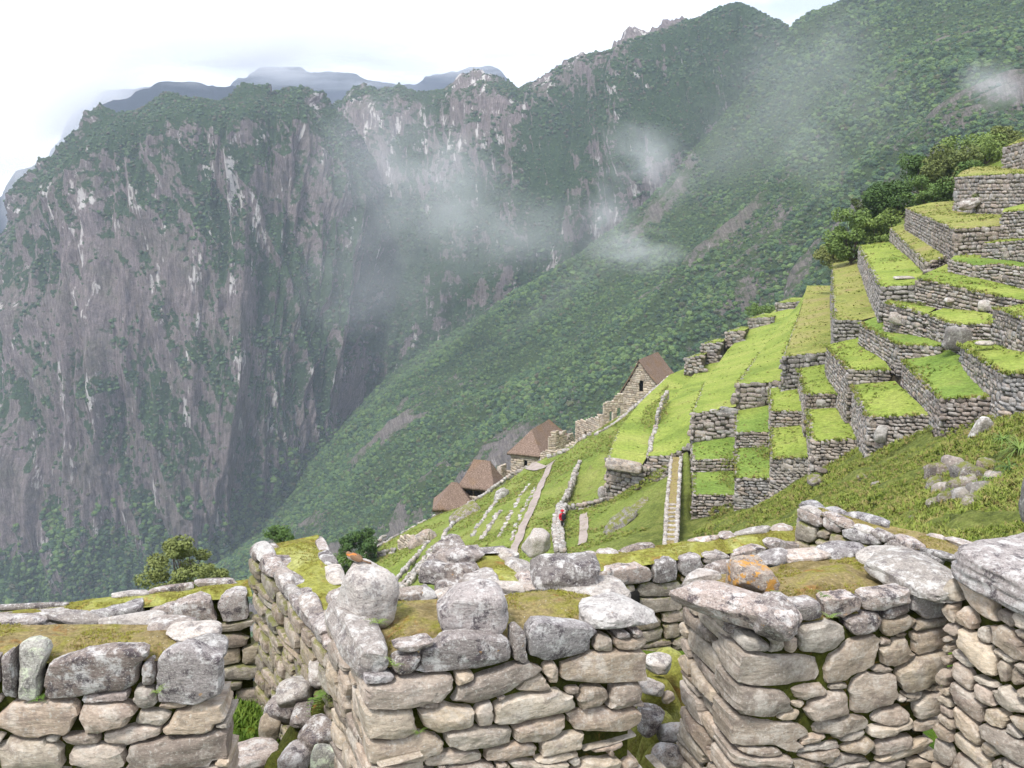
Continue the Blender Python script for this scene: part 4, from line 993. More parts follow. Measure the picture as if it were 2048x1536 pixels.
def boulder(label, px, py, Y, size, seed, m, rot=(0, 0, 0), cat='boulder', name='boulder', blocky=3.0, sub=4, group=None, lift=0.0, rough=0.06, fine=0.02, cuts=5):
    me = boulder_mesh(name, seed, sub, blocky, cuts, rough, fine)
    o = obj(name, me, m, None, P(px, py, Y)); o.location.z += lift
    o.scale = (size[0] / 2, size[1] / 2, size[2] / 2); o.rotation_euler = rot
    return tag(o, label, cat, group)
boulder('rounded grey boulder standing on the grass strip below the walker', 1073, 1087, 60, (1.75, 1.6, 1.75), 3, M_PALE, (0.1, 0.1, 0.4), rough=0.2)
boulder('long pale lintel slab on the corner of the long grass terrace', 1247, 931, 86.6, (3.3, 0.9, 0.95), 4, M_FAR, (0, 0.10, -0.25), 'stone slab', 'lintel_slab', 8, rough=0.03)
boulder('leaning pale rock sticking out of the mound under the lush terrace', 1963, 862, 44.5, (0.75, 0.6, 1.35), 5, M_FARPALE, (0.2, 0.35, 0.2), blocky=4)
boulder('dark bedrock outcrop under the lowest thatched houses', 928, 1030, 107, (3.6, 2.4, 1.6), 6, M_ROCKDARK, (0, -0.5, 0.3), 'rock outcrop', 'rock_outcrop', rough=0.25, fine=0.06)
boulder('grey slab of bedrock over the small ruined wall', 848, 1088, 101, (3.6, 1.6, 2.6), 7, M_FAR, (0, -0.55, 0.4), 'rock outcrop', 'rock_outcrop', rough=0.2, fine=0.05)
boulder('grey rock beside the open hut on the middle strip', 1003, 992, 108, (1.3, 1.2, 1.9), 8, M_FARPALE, (0, 0.6, 0.4), 'rock outcrop', 'rock_outcrop', rough=0.25, fine=0.06)
boulder('dark rock patch lying in the grass bank beside the corridor', 1240, 1046, 75.8, (3.6, 1.3, 0.7), 9, M_ROCKDARK, (0.25, -0.42, 0.75), 'rock outcrop', 'rock_outcrop', rough=0.4, fine=0.12)
boulder('smaller dark rock patch just above the larger one in the grass bank', 1275, 1018, 78.5, (2.6, 0.9, 0.5), 91, M_ROCKDARK, (0.25, -0.42, 0.75), 'rock outcrop', 'rock_outcrop', rough=0.4, fine=0.12)
boulder('small pale rock against the foot of the lintel slab wall', 1207, 985, 89.5, (1.0, 1.0, 1.2), 10, M_FARPALE, (0, 0, 0.4))
boulder('tall rock face at the right edge beyond the foreground walls', 2108, 1012, 15.2, (0.75, 1.3, 1.0), 12, M_FAR, (0, 0, 0), 'rock outcrop', 'rock_outcrop', rough=0.1)
boulder('slab of smooth bedrock built into the ledge wall at the right edge', 1965, 556, 71.2, (1.9, 0.9, 1.4), 13, M_FAR, (0, 0.5, -0.3), 'bedrock slab', 'bedrock_slab', 6, rough=0.2, fine=0.05)
boulder('large grey embedded rock in the wall under the embedded rock terrace', 1925, 680, 59.4, (2.1, 0.7, 1.5), 14, M_FAR, (0, 0.15, 0.0), 'bedrock slab', 'bedrock_slab', 6, rough=0.2, fine=0.05)
boulder('white boulder bulging from the long narrow terrace wall', 1975, 612, 64.6, (1.2, .9, .8), 15, M_FARPALE, (0, 0.1, 0.1))
boulder('smaller white boulder left along the long narrow terrace wall', 1900, 603, 67.3, (.75, .7, .5), 16, M_FARPALE, (0, 0.1, 0.1))
boulder('white rock face under the small grass ledge', 1800, 638, 66.6, (1.4, .8, .8), 17, M_FARPALE, (0, 0.2, -0.2), rough=0.2)
boulder('flat white stone lying on the right edge terrace', 1969, 688, 55, (1.0, 0.8, 0.25), 18, M_FARPALE, (0, 0, 0), lift=0.05)
boulder('flat white stones at the front of the broad terrace', 1808, 557, 74.5, (1.6, 0.9, 0.25), 19, M_FARPALE, (0, 0, 0.1), lift=0.05)
boulder('heap of rubble with a bush on the square platform', 1938, 408, 90, (2.2, 1.2, 0.9), 20, M_FARPALE, (0, -0.35, 0.1), 'rubble heap', 'rubble_heap', rough=0.35, fine=0.1)
boulder('large round block in the dark weathered wall', 1762, 868, 54.7, (.75, .6, 1.0), 22, M_FAR, (0, 0.1, 0.1))
# scattered rocks in the mound
def ground_hit(px, py, y0=14.0, y1=120.0):
    Y_ = np.linspace(y0, y1, 700); x, y, w = dirs(px, py); xy = np.stack([x / y * Y_, Y_], 1); g = ground_z(xy) > w / y * Y_
    return float(Y_[np.argmax(g)]) if g.any() else y1
MOUND = [(1880, 950, 41, .8, .6, .7), (1905, 940, 41, .7, .5, .8), (1935, 950, 40, 1.0, .6, .8), (1870, 975, 38.5, .7, .5, .45), (1890, 985, 38, .6, .5, .5), (1925, 975, 38, .8, .6, .6), (1945, 960, 38, .7, .6, .7), (1960, 985, 36.5, .6, .5, .5), (1880, 1010, 35, .6, .5, .4),
         (1895, 1005, 35.5, .5, .5, .5), (1925, 995, 36, .8, .6, .5), (1940, 1012, 34.5, .6, .4, .45), (1860, 940, 42, .5, .5, .5), (1755, 970, 42.5, .5, .4, .4), (1725, 955, 46, .6, .4, .25), (1975, 935, 38.5, .8, .6, .7), (1990, 960, 36.5, .7, .6, .7), (1830, 1035, 31.5, .35, .3, .2), (1630, 960, 56, .9, .6, .5), (1640, 940, 58, .8, .6, .35)]
ws = ['dark cleft rock high on the mound', 'grey upright rock high on the mound', 'broad grey rock at the centre of the mound rocks', 'reddish low rock at the left of the mound rocks', 'pinkish rock below the cleft rock', 'squat rock under the broad grey rock', 'rock right of the squat mound rock', 'small rock above the bright grass hollow', 'pale rock lowest left on the mound',
      'small rock beside the lowest left mound rock', 'pale split rock low on the mound', 'lowest right pale rock of the mound', 'small dark rock at the upper left of the mound rocks', 'lone reddish rock on the left of the mound', 'flat pale rock half sunk in the mound grass', 'dark rock by the bromeliads', 'rock under the bromeliads', 'small stone in the hollow grass', 'fallen block below the rounded stone wall step', 'flat fallen block at the rounded wall corner']
for k, (px, py, Y, a, b, c) in enumerate(MOUND):
    Y = ground_hit(px, py) if k not in (18, 19) else Y
    boulder(ws[k], px, py, Y, (a * (1.5 if 8 < 0 or k < 12 else 1.0), b * 1.3, c * (1.5 if k < 12 else 1.0)), 200 + k, M_FAR if k % 3 == 1 else M_ROCKDARK, (rnd.uniform(-.4, .4), rnd.uniform(-.5, .5), rnd.uniform(0, 3)), 'rock', 'rock', 4, 3, 'rocks showing through the grass mound', rough=0.15)

# ------------------------------------------------------------------ houses and ruins
def stone_face(parent, O, ux, L_, H, w, h, r, openings=(), gable=None, meshes=None, S=None, proud=0.04):
    "stones on the vertical face from O along ux (unit xy), L_ long; gable: function top(u)"
    rz = math.atan2(ux[1], ux[0]); out = np.array([ux[1], -ux[0], 0]); v = 0.0; S = [] if S is None else S
    top = gable or (lambda u: H); HH = max(top(L_ * t) for t in (0, .25, .5, .75, 1))
    while v < HH:
        ch = h * r.uniform(0.8, 1.25); s_ = 0
        while s_ < L_:
            cw = min(w * r.uniform(0.6, 1.5), L_ - s_ + 0.01); jump = False
            for (a, b, c0, c1) in openings:
                if c0 - ch * 0.3 < v + ch / 2 < c1 and s_ < b and s_ + cw > a:
                    if s_ < a - 0.12: cw = a - s_
                    else: s_ = b; jump = True
            if jump: continue
            c = s_ + cw / 2
            if v + ch * 0.4 < top(c):
                S.append((O + np.array([ux[0], ux[1], 0]) * c + np.array([0, 0, v + ch / 2]) + out * (proud - 0.1 + r.uniform(-.02, .02)), (cw * 1.03, 0.26, ch * 1.05), rz))
            s_ += cw
        v += ch
    return S
def prism_mesh(name, poly, z0, z1):
    n = len(poly); co = [(x, y, z0) for x, y in poly] + [(x, y, z1) for x, y in poly]
    fs = [np.array([[i, (i + 1) % n, (i + 1) % n + n, i + n] for i in range(n)])]
    return mesh_np(name, co, fs, False)
def house(label, org, yaw, w, d, hl, hr, ridge, kind='gable', over=0.5, openings=(), seed=0, hip=2.0, open_side=False, found=1.5, wd=0.55):
    """org: world position of the front-left base corner; width runs along yaw, depth 90 deg left of it"""
    r = random.Random(seed); T = thing('thatched_house', label, 'house', org[:], yaw, 'thatched stone houses along the terrace edge')
    L0 = lambda u: hl + (ridge - hl) * u / (w / 2) if u < w / 2 else hr + (ridge - hr) * (w - u) / (w / 2)
    top = (lambda u: L0(u) - 0.25) if kind == 'gable' else (lambda u: min(hl, hr))
    th = 0.3
    # wall shell (local frame: x width, y depth)
    def shell(u0, u1, topf):
        us = np.linspace(0, w, 13); co = []; fs = []
        return us
    us = np.linspace(0.12, w - 0.12, 25); faces = []; co = []
    def quad(a, b, c, d_): k = len(co); co.extend([a, b, c, d_]); faces.append([k, k + 1, k + 2, k + 3])
    zs0 = -found
    for yy in (0.12, d - 0.12):
        for a, b in zip(us[:-1], us[1:]):
            m_ = (a + b) / 2; seg = [(zs0, min(top(a), top(b)))]
            if yy < 1:
                for (o0, o1, c0, c1) in openings:
                    if o0 < m_ < o1: seg = [(zs0, c0), (c1, seg[-1][1])] if len(seg) == 1 else [seg[0], (c1, seg[-1][1])] if c0 <= seg[0][1] else [seg[0], (seg[-1][0], c0), (c1, seg[-1][1])]
            for (z0, z1) in seg:
                if z1 > z0: quad((a, yy, z0), (b, yy, z0), (b, yy, z1), (a, yy, z1))
    if not open_side: quad((w - .12, .12, zs0), (w - .12, d - .12, zs0), (w - .12, d - .12, hr - .1), (w - .12, .12, hr - .1))
    else: quad((w - .12, .12, zs0), (w - .12, d - .12, zs0), (w - .12, d - .12, 2.0), (w - .12, .12, 2.0))
    quad((.12, d - .12, zs0), (.12, .12, zs0), (.12, .12, hl - .1), (.12, d - .12, hl - .1))
    obj('wall', mesh_np('wall', co, np.array(faces), False), M_HOUSE, T)
    for (o0, o1, c0, c1) in openings:
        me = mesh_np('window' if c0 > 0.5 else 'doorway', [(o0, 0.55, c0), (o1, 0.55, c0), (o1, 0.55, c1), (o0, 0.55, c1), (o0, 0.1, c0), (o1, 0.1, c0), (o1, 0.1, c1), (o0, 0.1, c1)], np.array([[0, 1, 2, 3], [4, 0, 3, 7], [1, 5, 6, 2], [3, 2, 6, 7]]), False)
        obj('window' if c0 > 0.5 else 'doorway', me, M_INNERSHADE, T)  # black panel stands for the unlit room behind the opening
    S = stone_face(T, np.array([0, 0, -found]), (1, 0), w, 0, wd, wd * 0.55, r, [(a, b, c + found, e + found) for a, b, c, e in openings], (lambda u: top(u) + found))
    sidelow = 2.1 if open_side else hr
    S += stone_face(T, np.array([w, 0, -found]), (0, 1), d, 0, wd, wd * 0.55, r, (), (lambda u: sidelow + found - 0.1))
    emit(T, S, UNITS_HOUSE, M_HOUSE, r, 300, 'far_stones')
    if open_side or kind == 'shed':
        for k in range(4):
            y_ = 0.3 + (d - 0.6) * k / 3
            me = mesh_np('post', *tube_np([(w - .15, y_, 1.8), (w - .12, y_, hr)], [0.1, 0.08], 6)); obj('post', me, M_WOOD, T)
    # thatch: thick, shaggy sheet
    nu_, nv_ = 34, 22; ov = over; G_ = []
    for side in (0, 1):
        rows = []
        for i in range(nu_):
            t = i / (nu_ - 1); row = []
            for j in range(nv_):
                s_ = j / (nv_ - 1)
                if kind == 'gable': y0, y1 = -ov * 0.7, d + ov * 0.7; yy = y0 + (y1 - y0) * t; rs = 0.0
                else:
                    ye0, ye1 = -ov, d + ov; yr0, yr1 = hip, d - hip
                    yy = (yr0 + (yr1 - yr0) * t) * (1 - s_) + (ye0 + (ye1 - ye0) * t) * s_
                ez = (hl if side == 0 else hr); 
                xr = w / 2; xe = -ov if side == 0 else w + ov
                slope_ = (ridge - ez) / (w / 2); zee = ez - slope_ * ov * 0.9
                x = xr + (xe - xr) * s_; z = ridge + 0.25 + (zee - ridge) * s_ - 0.12 * math.sin(math.pi * s_)
                row.append((x, yy, z))
            rows.append(row)
        G_ = np.array(rows); G_ = G_ + np.array([0, 0, 1.0]) * (0.10 * fbm(G_ * np.array([1.2, 1.2, 0.5]), 4, seed + side))[..., None]
        G_[:, -1, 2] -= 0.12 * np.random.RandomState(seed).rand(nu_)
        low = G_ + np.array([0, 0, -0.30]); low[:, 0] = G_[:, 0] - [0, 0, 0.3]
        A_ = G_.reshape(-1, 3); B_ = low.reshape(-1, 3); n_ = len(A_)
        f1 = grid_faces(nu_, nv_, side == 0); f2 = grid_faces(nu_, nv_, side == 1) + n_
        idx = np.arange(n_).reshape(nu_, nv_); rim = [idx[:, -1], idx[0, :], idx[-1, :]]; fr = []
        for e in rim:
            for a, b in zip(e[:-1], e[1:]): fr.append([a, b, b + n_, a + n_])
        obj('thatch_roof', mesh_np('thatch_roof', np.concatenate([A_, B_]), np.concatenate([f1, f2, np.array(fr)])), M_THATCH, T)
    if kind != 'gable':     # hipped ends
        for end in (0, 1):
            rows = []
            for i in range(18):
                t = i / 17; row = []
                for j in range(nv_):
                    s_ = j / (nv_ - 1); xe = -ov + (w + 2 * ov) * t; x = w / 2 + (xe - w / 2) * s_
                    yr = hip if end == 0 else d - hip; ye = -ov if end == 0 else d + ov
                    ez = hl + (hr - hl) * t; zee = ez - (ridge - ez) / (w / 2) * ov * 0.9
                    row.append((x, yr + (ye - yr) * s_, ridge + 0.25 + (zee - ridge) * s_ - 0.12 * math.sin(math.pi * s_)))
                rows.append(row)
            G_ = np.array(rows); G_[..., 2] += 0.08 * fbm(G_ * np.array([1.2, 1.2, 0.5]), 4, seed + 5 + end); low = G_ - np.array([0, 0, 0.3])
            n_ = 18 * nv_; idx = np.arange(n_).reshape(18, nv_)
            fr = [[a, b, b + n_, a + n_] for a, b in zip(idx[:-1, -1], idx[1:, -1])]
            obj('thatch_hip', mesh_np('thatch_hip', np.concatenate([G_.reshape(-1, 3), low.reshape(-1, 3)]), np.concatenate([grid_faces(18, nv_, end == 1), grid_faces(18, nv_, end == 0) + n_, np.array(fr)])), M_THATCH, T)
    return T
def tube_np(pts, radii, k=8, cap=True):
    pts = np.array(pts, float); n = len(pts); co = []; d = np.gradient(pts, axis=0)
    for i in range(n):
        t = d[i] / (np.linalg.norm(d[i]) + 1e-9); a = np.cross(t, [0.0, 0.0, 1.0]) if abs(t[2]) < 0.9 else np.cross(t, [1.0, 0, 0]); a /= np.linalg.norm(a); b = np.cross(t, a)
        for j in range(k):
            th = 2 * math.pi * j / k; co.append(pts[i] + radii[i] * (a * math.cos(th) + b * math.sin(th)))
    f = [[i * k + j, i * k + (j + 1) % k, (i + 1) * k + (j + 1) % k, (i + 1) * k + j] for i in range(n - 1) for j in range(k)]
    if cap:
        co.append(pts[-1]); c = len(co) - 1
        f += [[(n - 1) * k + j, (n - 1) * k + (j + 1) % k, c, c] for j in range(0)]
    return np.array(co), np.array(f)
# yaw: direction of the gable wall (left corner -> right corner); depth goes away to the right
Y1 = math.atan2(-0.50, 0.86)
house('tall gabled stone house with steep thatch, a window and a doorway', P(1243, 815, 162), Y1, 6.0, 7.6, 2.8, 4.9, 8.2, 'gable', 0.45, [(3.1, 4.0, -0.1, 2.0), (3.1, 3.8, 3.1, 4.9)], 1, wd=0.62)
house('long hipped thatched house with one small window', P(1021, 941, 138.5), math.atan2(-0.42, 0.9), 4.6, 11.0, 2.9, 3.0, 5.6, 'hip', 0.4, [(2.1, 2.6, 0.9, 1.8)], 2, hip=2.2, wd=0.6)
house('open sided thatched hut with posts and a dark interior', P(944, 1003, 129.5), math.radians(-108), 3.6, 4.2, 3.7, 3.7, 6.3, 'hip', 0.45, [], 3, hip=0.95, open_side=True, wd=0.55)
house('lowest hipped thatched house next to the open hut', P(873, 1027, 127.5), math.radians(-88), 3.8, 5.0, 2.2, 2.2, 4.7, 'hip', 0.35, [], 4, hip=2.1, wd=0.55)

def ruin(label, pts, h, seed, openings=(), ragged=0.35, thick=0.7, wd=0.55, found=1.0):
    r = random.Random(seed); W = [np.array(P(*p_)[:]) for p_ in pts]; base = W[0]
    T = thing('ruined_wall', label, 'ruined wall', base.tolist(), 0, 'roofless stone ruins between the thatched houses'); S = []; co = []; fs = []
    for q_, (a, b) in enumerate(zip(W[:-1], W[1:])):
        a, b = a - base, b - base; d = b - a; ln = np.linalg.norm(d[:2]); ux = d[:2] / ln; hh = h[q_]
        ph = r.uniform(0, 9)
        tp = lambda u, a=a, d=d, ln=ln, hh=hh, ph=ph: hh + ragged * math.sin(u * 1.3 + ph) * 0.5 + ragged * 0.5 * math.sin(u * 3.7 + ph * 2) + d[2] * u / ln + found
        ops = [o_[1:] for o_ in openings if o_[0] == q_]
        S += stone_face(T, a + np.array([0, 0, -found]), ux, ln, 0, wd, wd * 0.55, r, [(u0, u1, z0 + found, z1 + found) for (u0, u1, z0, z1) in ops], tp)
        nn = np.array([-ux[1], ux[0], 0])
        us = np.linspace(0, ln, max(2, int(ln / 0.3)))
        for u0, u1 in zip(us[:-1], us[1:]):
            m_ = (u0 + u1) / 2; z1 = tp(m_) - 0.15; segs = [(0, z1)]
            for (o0, o1, c0, c1) in ops:
                if o0 < m_ < o1: segs = [(0, c0 + found), (c1 + found, z1)]
            for (s0, s1) in segs:
                if s1 <= s0: continue
                k = len(co)
                for (uu_, off) in ((u0, 0.06), (u1, 0.06), (u1, thick), (u0, thick)):
                    for z_ in (s0, s1): co.append(a + np.array([ux[0], ux[1], 0]) * uu_ + nn * off + np.array([0, 0, z_ - found]))
                fs += [[k, k + 2, k + 3, k + 1], [k + 2, k + 4, k + 5, k + 3], [k + 4, k + 6, k + 7, k + 5], [k + 6, k, k + 1, k + 7], [k + 1, k + 3, k + 5, k + 7]]
    obj('rubble_core', mesh_np('rubble_core', co, np.array(fs), False), M_HOUSE, T)
    emit(T, S, UNITS_HOUSE, M_HOUSE, r)
    return T
ruin('roofless ruin wall with a tall doorway right of the long thatched house', [(1150, 881, 146), (1198, 874, 140)], [3.0], 1, [(0, 2.6, 3.3, -0.2, 2.0)], 0.15)
ruin('stepped ruin with two small window gaps below the gabled house', [(1188, 862, 151), (1206, 846, 151), (1246, 822, 151)], [1.6, 3.0], 2, [(1, 1.0, 1.5, 0.2, 1.9), (1, 2.2, 2.7, 1.0, 2.4)], 0.3)
ruin('tumbled rubble wall at the end of the long thatched house', [(1096, 905, 134), (1112, 895, 134), (1148, 888, 137)], [2.0, 1.6], 3, (), 1.0)
ruin('retaining wall below the doorway ruin', [(1080, 925, 126), (1130, 917, 124), (1168, 900, 121)], [1.4, 1.6], 4, (), 0.2)
ruin('small square retaining wall under the lawn by the earth terrace', [(796, 1103, 104), (828, 1101, 101), (858, 1086, 100)], [1.6, 1.0], 5, (), 0.3)
ruin('little wall joining the open hut to the long house', [(1003, 968, 131), (1012, 957, 132), (1040, 950, 130)], [2.2, 1.2], 6, (), 0.3)

# ------------------------------------------------------------------ the walker
M_RED = plain('red jacket', (0.45, 0.02, 0.03), 0.7, 0.2, 8); M_PACK = plain('black backpack', (0.02, 0.02, 0.025), 0.7, 0.2, 8)
M_TROUSER = plain('dark trousers', (0.05, 0.045, 0.05), 0.85, 0.2, 8); M_SKIN = plain('skin', (0.45, 0.27, 0.19), 0.6, 0.1, 8); M_BOOT = plain('hiking boots', (0.06, 0.04, 0.03), 0.7, 0.2, 8)
def skin_body(name, V_, E_, R_, m, parent, sub=1):
    me = bpy.data.meshes.new(name); me.from_pydata(V_, E_, []); o = bpy.data.objects.new(name, me); COL.objects.link(o)
    md = o.modifiers.new('skin', 'SKIN'); 
    for k, rr in enumerate(R_): me.skin_vertices[0].data[k].radius = (rr, rr) if not isinstance(rr, tuple) else rr
    me.skin_vertices[0].data[0].use_root = True
    sb = o.modifiers.new('sub', 'SUBSURF'); sb.levels = sub; sb.render_levels = sub
    dg = bpy.context.evaluated_depsgraph_get(); m2 = bpy.data.meshes.new_from_object(o.evaluated_get(dg)); o.modifiers.clear(); o.data = m2
    m2.materials.append(m)
    for p in m2.polygons: p.use_smooth = True
    if parent: o.parent = parent
    return o
fp = P(1124, 1066, 80.0)
person = thing('person', 'walker in a red jacket and red hat with a black backpack beside the pale wall', 'person', (fp.x, fp.y, fp.z + 0.25), 0.5)
bv = [(0, 0, .96), (0, 0.0, 1.12), (0, 0.02, 1.32), (0, 0.0, 1.48), (0, -0.02, 1.57), (0, -0.03, 1.66), (0, -0.03, 1.74),
      (-.19, 0, 1.42), (-.27, .02, 1.18), (-.24, -.14, .97), (-.22, -.2, .90), (.19, 0, 1.42), (.27, .03, 1.18), (.25, -.12, .97), (.23, -.18, .90),
      (-.10, 0, .90), (-.12, -.10, .52), (-.12, .02, .10), (-.12, -.12, .04), (.10, 0, .90), (.11, .08, .50), (.12, .24, .12), (.12, .12, .05)]
be = [(0, 1), (1, 2), (2, 3), (3, 4), (4, 5), (5, 6), (3, 7), (7, 8), (8, 9), (9, 10), (3, 11), (11, 12), (12, 13), (13, 14), (0, 15), (15, 16), (16, 17), (17, 18), (0, 19), (19, 20), (20, 21), (21, 22)]
br = [.15, .14, .16, .10, .055, .09, .085, .07, .05, .04, .035, .07, .05, .04, .035, .10, .065, .045, .045, .10, .065, .045, .045]
body = skin_body('body', bv, be, br, M_TROUSER, person, 1)
body.data.materials.append(M_RED); body.data.materials.append(M_SKIN); body.data.materials.append(M_BOOT)
for p in body.data.polygons:
    z_ = p.center.z; hand = abs(p.center.x) > .17 and z_ < 0.97
    p.material_index = 2 if (z_ > 1.56 or hand) else 1 if (z_ > 0.93) else 3 if z_ < 0.13 else 0
jk = skin_body('jacket', [(0, 0, .90), (0, 0, 1.1), (0, .01, 1.32), (0, 0, 1.48), (-.19, 0, 1.43), (-.27, .02, 1.18), (-.245, -.12, 1.0), (.19, 0, 1.43), (.27, .03, 1.18), (.255, -.1, 1.0)],
               [(0, 1), (1, 2), (2, 3), (3, 4), (4, 5), (5, 6), (3, 7), (7, 8), (8, 9)], [.20, .18, .19, .12, .09, .075, .065, .09, .075, .065], M_RED, person, 1)
pk = boulder_mesh('backpack', 5, 3, 5, 0, 0.02, 0.0); o = obj('backpack', pk, M_PACK, person, (0, -0.24, 1.26)); o.scale = (.17, .13, .27)
ht = boulder_mesh('hat', 6, 3, 2.2, 0, 0.02, 0.0); o = obj('hat', ht, M_RED, person, (0, -0.03, 1.76)); o.scale = (.12, .13, .09)
hb_ = boulder_mesh('hat_brim', 6, 2, 2.2, 0, 0.0, 0.0); o = obj('hat_brim', hb_, M_RED, person, (0, -0.03, 1.72)); o.scale = (.19, .2, .02)

# ------------------------------------------------------------------ trees and shrubs
def leaves_mesh(name, centres, radii, n, size, seed, squash=0.8):
    r = np.random.RandomState(seed); k = r.randint(0, len(centres), n); C_ = np.asarray(centres)[k]; R_ = np.asarray(radii)[k]
    d = r.randn(n, 3); d /= np.linalg.norm(d, axis=1)[:, None]; rad = R_ * (0.55 + 0.5 * r.rand(n) ** 0.6); p = C_ + d * rad[:, None] * np.array([1, 1, squash])
    nrm = d * 0.6 + r.randn(n, 3) * 0.5 + np.array([0, 0, 0.5]); nrm /= np.linalg.norm(nrm, axis=1)[:, None]
    a = np.cross(nrm, r.randn(n, 3)); a /= np.linalg.norm(a, axis=1)[:, None] + 1e-9; b = np.cross(nrm, a)
    s_ = size * r.uniform(0.6, 1.4, (n, 1)); a = a * s_; b = b * s_ * 0.55
    co = np.stack([p - a, p - b * 0.9 + nrm * s_ * 0.12, p + a, p + b * 0.9 + nrm * s_ * 0.12], 1).reshape(-1, 3)
    return mesh_np(name, co, np.arange(4 * n).reshape(-1, 4), False)
def tree(label, px, py, Y, width, height, seed, m, nleaf, size, trunk_h=0.35, cat='tree', name='tree', flat=0.8, group=None, umbrella=False, nclump=26):
    "px, py: centre of the crown"
    r = random.Random(seed); c = P(px, py, Y); base = Vector((c.x, c.y, c.z - height * (0.5 + trunk_h)))
    T = thing(name, label, cat, base[:], 0, group); cs, rs_ = [], []
    cz = height * (0.5 + trunk_h)
    for k in range(nclump):
        a = r.uniform(0, 6.28); q_ = r.random() ** 0.5; z_ = r.uniform(-0.42, 0.42)
        rr = width * 0.5 * q_ * math.sqrt(max(0.05, 1 - (z_ / 0.5) ** 2 * 0.8))
        if umbrella: z_ = 0.34 - 0.62 * q_ * q_ + r.uniform(-.28, .12)
        cs.append((rr * math.cos(a), rr * math.sin(a), cz + z_ * height)); rs_.append(width * (r.uniform(0.07, 0.15) if umbrella else r.uniform(0.09, 0.20)))
    obj('crown', leaves_mesh('crown', cs, rs_, nleaf, size, seed, flat), m, T)
    co, fs, nb = [], [], 0
    def add(pts, rad, k=6):
        nonlocal nb
        c_, f_ = tube_np(pts, rad, k); co.append(c_); fs.append(f_ + nb); nb += len(c_)
    fork = (0, 0, height * trunk_h * 0.8); tr = max(0.06, width * 0.035)
    add([(0, 0, -2), (0.03 * width, 0, height * trunk_h * 0.4), fork], [tr * 1.2, tr, tr * 0.9], 8)
    for k in range(min(14, nclump)):
        e = cs[k]; mid = ((fork[0] + e[0]) / 2 + r.uniform(-.08, .08) * width, (fork[1] + e[1]) / 2 + r.uniform(-.08, .08) * width, fork[2] + (e[2] - fork[2]) * 0.45)
        add([fork, mid, e], [tr * 0.5, tr * 0.3, tr * 0.1], 5)
    obj('trunk', mesh_np('trunk', np.concatenate(co), np.concatenate(fs)), M_BARK, T)
    return T
tree('spreading olive green tree rising behind the mossy back wall on the left', 362, 1128, 46, 4.1, 2.9, 1, M_LEAFOLIVE, 13000, 0.075, 0.42, flat=0.6, umbrella=True, nclump=34)
tree('dark green tree beside the earth terrace', 722, 1092, 104, 4.0, 4.4, 2, M_LEAF, 7000, 0.14, 0.3)
tree('low bush below the dark tree beside the earth terrace', 690, 1122, 104, 3.6, 2.4, 3, M_LEAF, 4000, 0.14, 0.2, 'bush', 'bush')
tree('small bush just showing over the tall mossy wall', 556, 1072, 50, 1.6, 0.9, 4, M_LEAF, 2500, 0.06, 0.3, 'bush', 'bush')
SH = [(1893, 335, 118, 6.0, 6.6, 'tall leafy tree at the top of the terrace stack', 7000), (1850, 352, 122, 6.5, 4.5, 'loose olive shrub left of the tallest upper tree', 5000), (1960, 305, 125, 8.5, 4.2, 'bright bush behind the topmost wall', 6000), (2020, 285, 125, 6.0, 4.0, 'bright shrub highest against the right edge', 4500),
      (1865, 385, 112, 5.5, 3.8, 'dark shrub below the tall upper tree', 4500), (1785, 405, 118, 7.5, 4.2, 'broad bush left of the square platform', 6000), (1745, 415, 122, 4.5, 3.6, 'yellow green bush in the row beside the terraces', 4000), (1705, 470, 116, 5.6, 5.8, 'big dark shrub at the corner of the broad terrace', 6000), (1760, 455, 115, 4.2, 3.8, 'greyish shrub between broad terrace and square platform', 4500),
      (1668, 508, 126, 4.4, 3.0, 'low light bush above the rough stone end', 3500), (1938, 352, 112, 3.0, 3.4, 'small dense shrub against the high back terrace', 2500)]
for k, (px, py, Y, w_, h_, lab, nl_) in enumerate(SH):
    tree(lab, px, py, Y, w_, h_, 50 + k, M_LEAF if k % 3 else M_LEAFOLIVE, int(nl_ * 1.5), 0.155, 0.15 if h_ > 3 else 0.0, 'bush' if k else 'tree', 'bush' if k else 'tree', group='bushes along the upper edge of the terraces', nclump=30)
tree('small brown bush on the small grass ledge', 1841, 612, 69, 0.7, 0.6, 81, M_LEAFOLIVE, 700, 0.05, 0.2, 'bush', 'bush')
tree('small bush on the rubble heap', 1955, 398, 90, 1.0, 0.9, 82, M_LEAFOLIVE, 900, 0.07, 0.2, 'bush', 'bush')
tree('bush behind the diagonal parapet above the forest', 1520, 618, 205, 6.0, 2.2, 83, M_LEAF, 2500, 0.2, 0.2, 'bush', 'bush')

def spiky(label, px, py, Y, n, ln, seed, width=0.06, cat='plant'):
    r = random.Random(seed); T = P(px, py, min(Y, ground_hit(px, py + 8))); co, fs = [], []
    for k in range(n):
        a = r.uniform(0, 6.28); up = r.uniform(0.35, 1.2); L_ = ln * r.uniform(0.6, 1.2); w_ = width * r.uniform(0.7, 1.2); b0 = len(co)
        dx, dy = math.cos(a), math.sin(a)
        for j in range(5):
            t = j / 4; h = L_ * (up * t - 0.9 * t * t); q_ = L_ * t * 0.85; ww = w_ * (1 - t) * 0.5 + 0.002
            co += [(dx * q_ - dy * ww, dy * q_ + dx * ww, h), (dx * q_ + dy * ww, dy * q_ - dx * ww, h)]
        fs += [[b0 + 2 * j, b0 + 2 * j + 1, b0 + 2 * j + 3, b0 + 2 * j + 2] for j in range(4)]
    o = obj('spiky_plant', mesh_np('spiky_plant', co, np.array(fs)), M_FERN, None, T); return tag(o, label, cat, 'spiky plants on the mound')
spiky('largest spiky bromeliad clump at the right edge of the mound', 2040, 905, 36.5, 130, 1.15, 1)
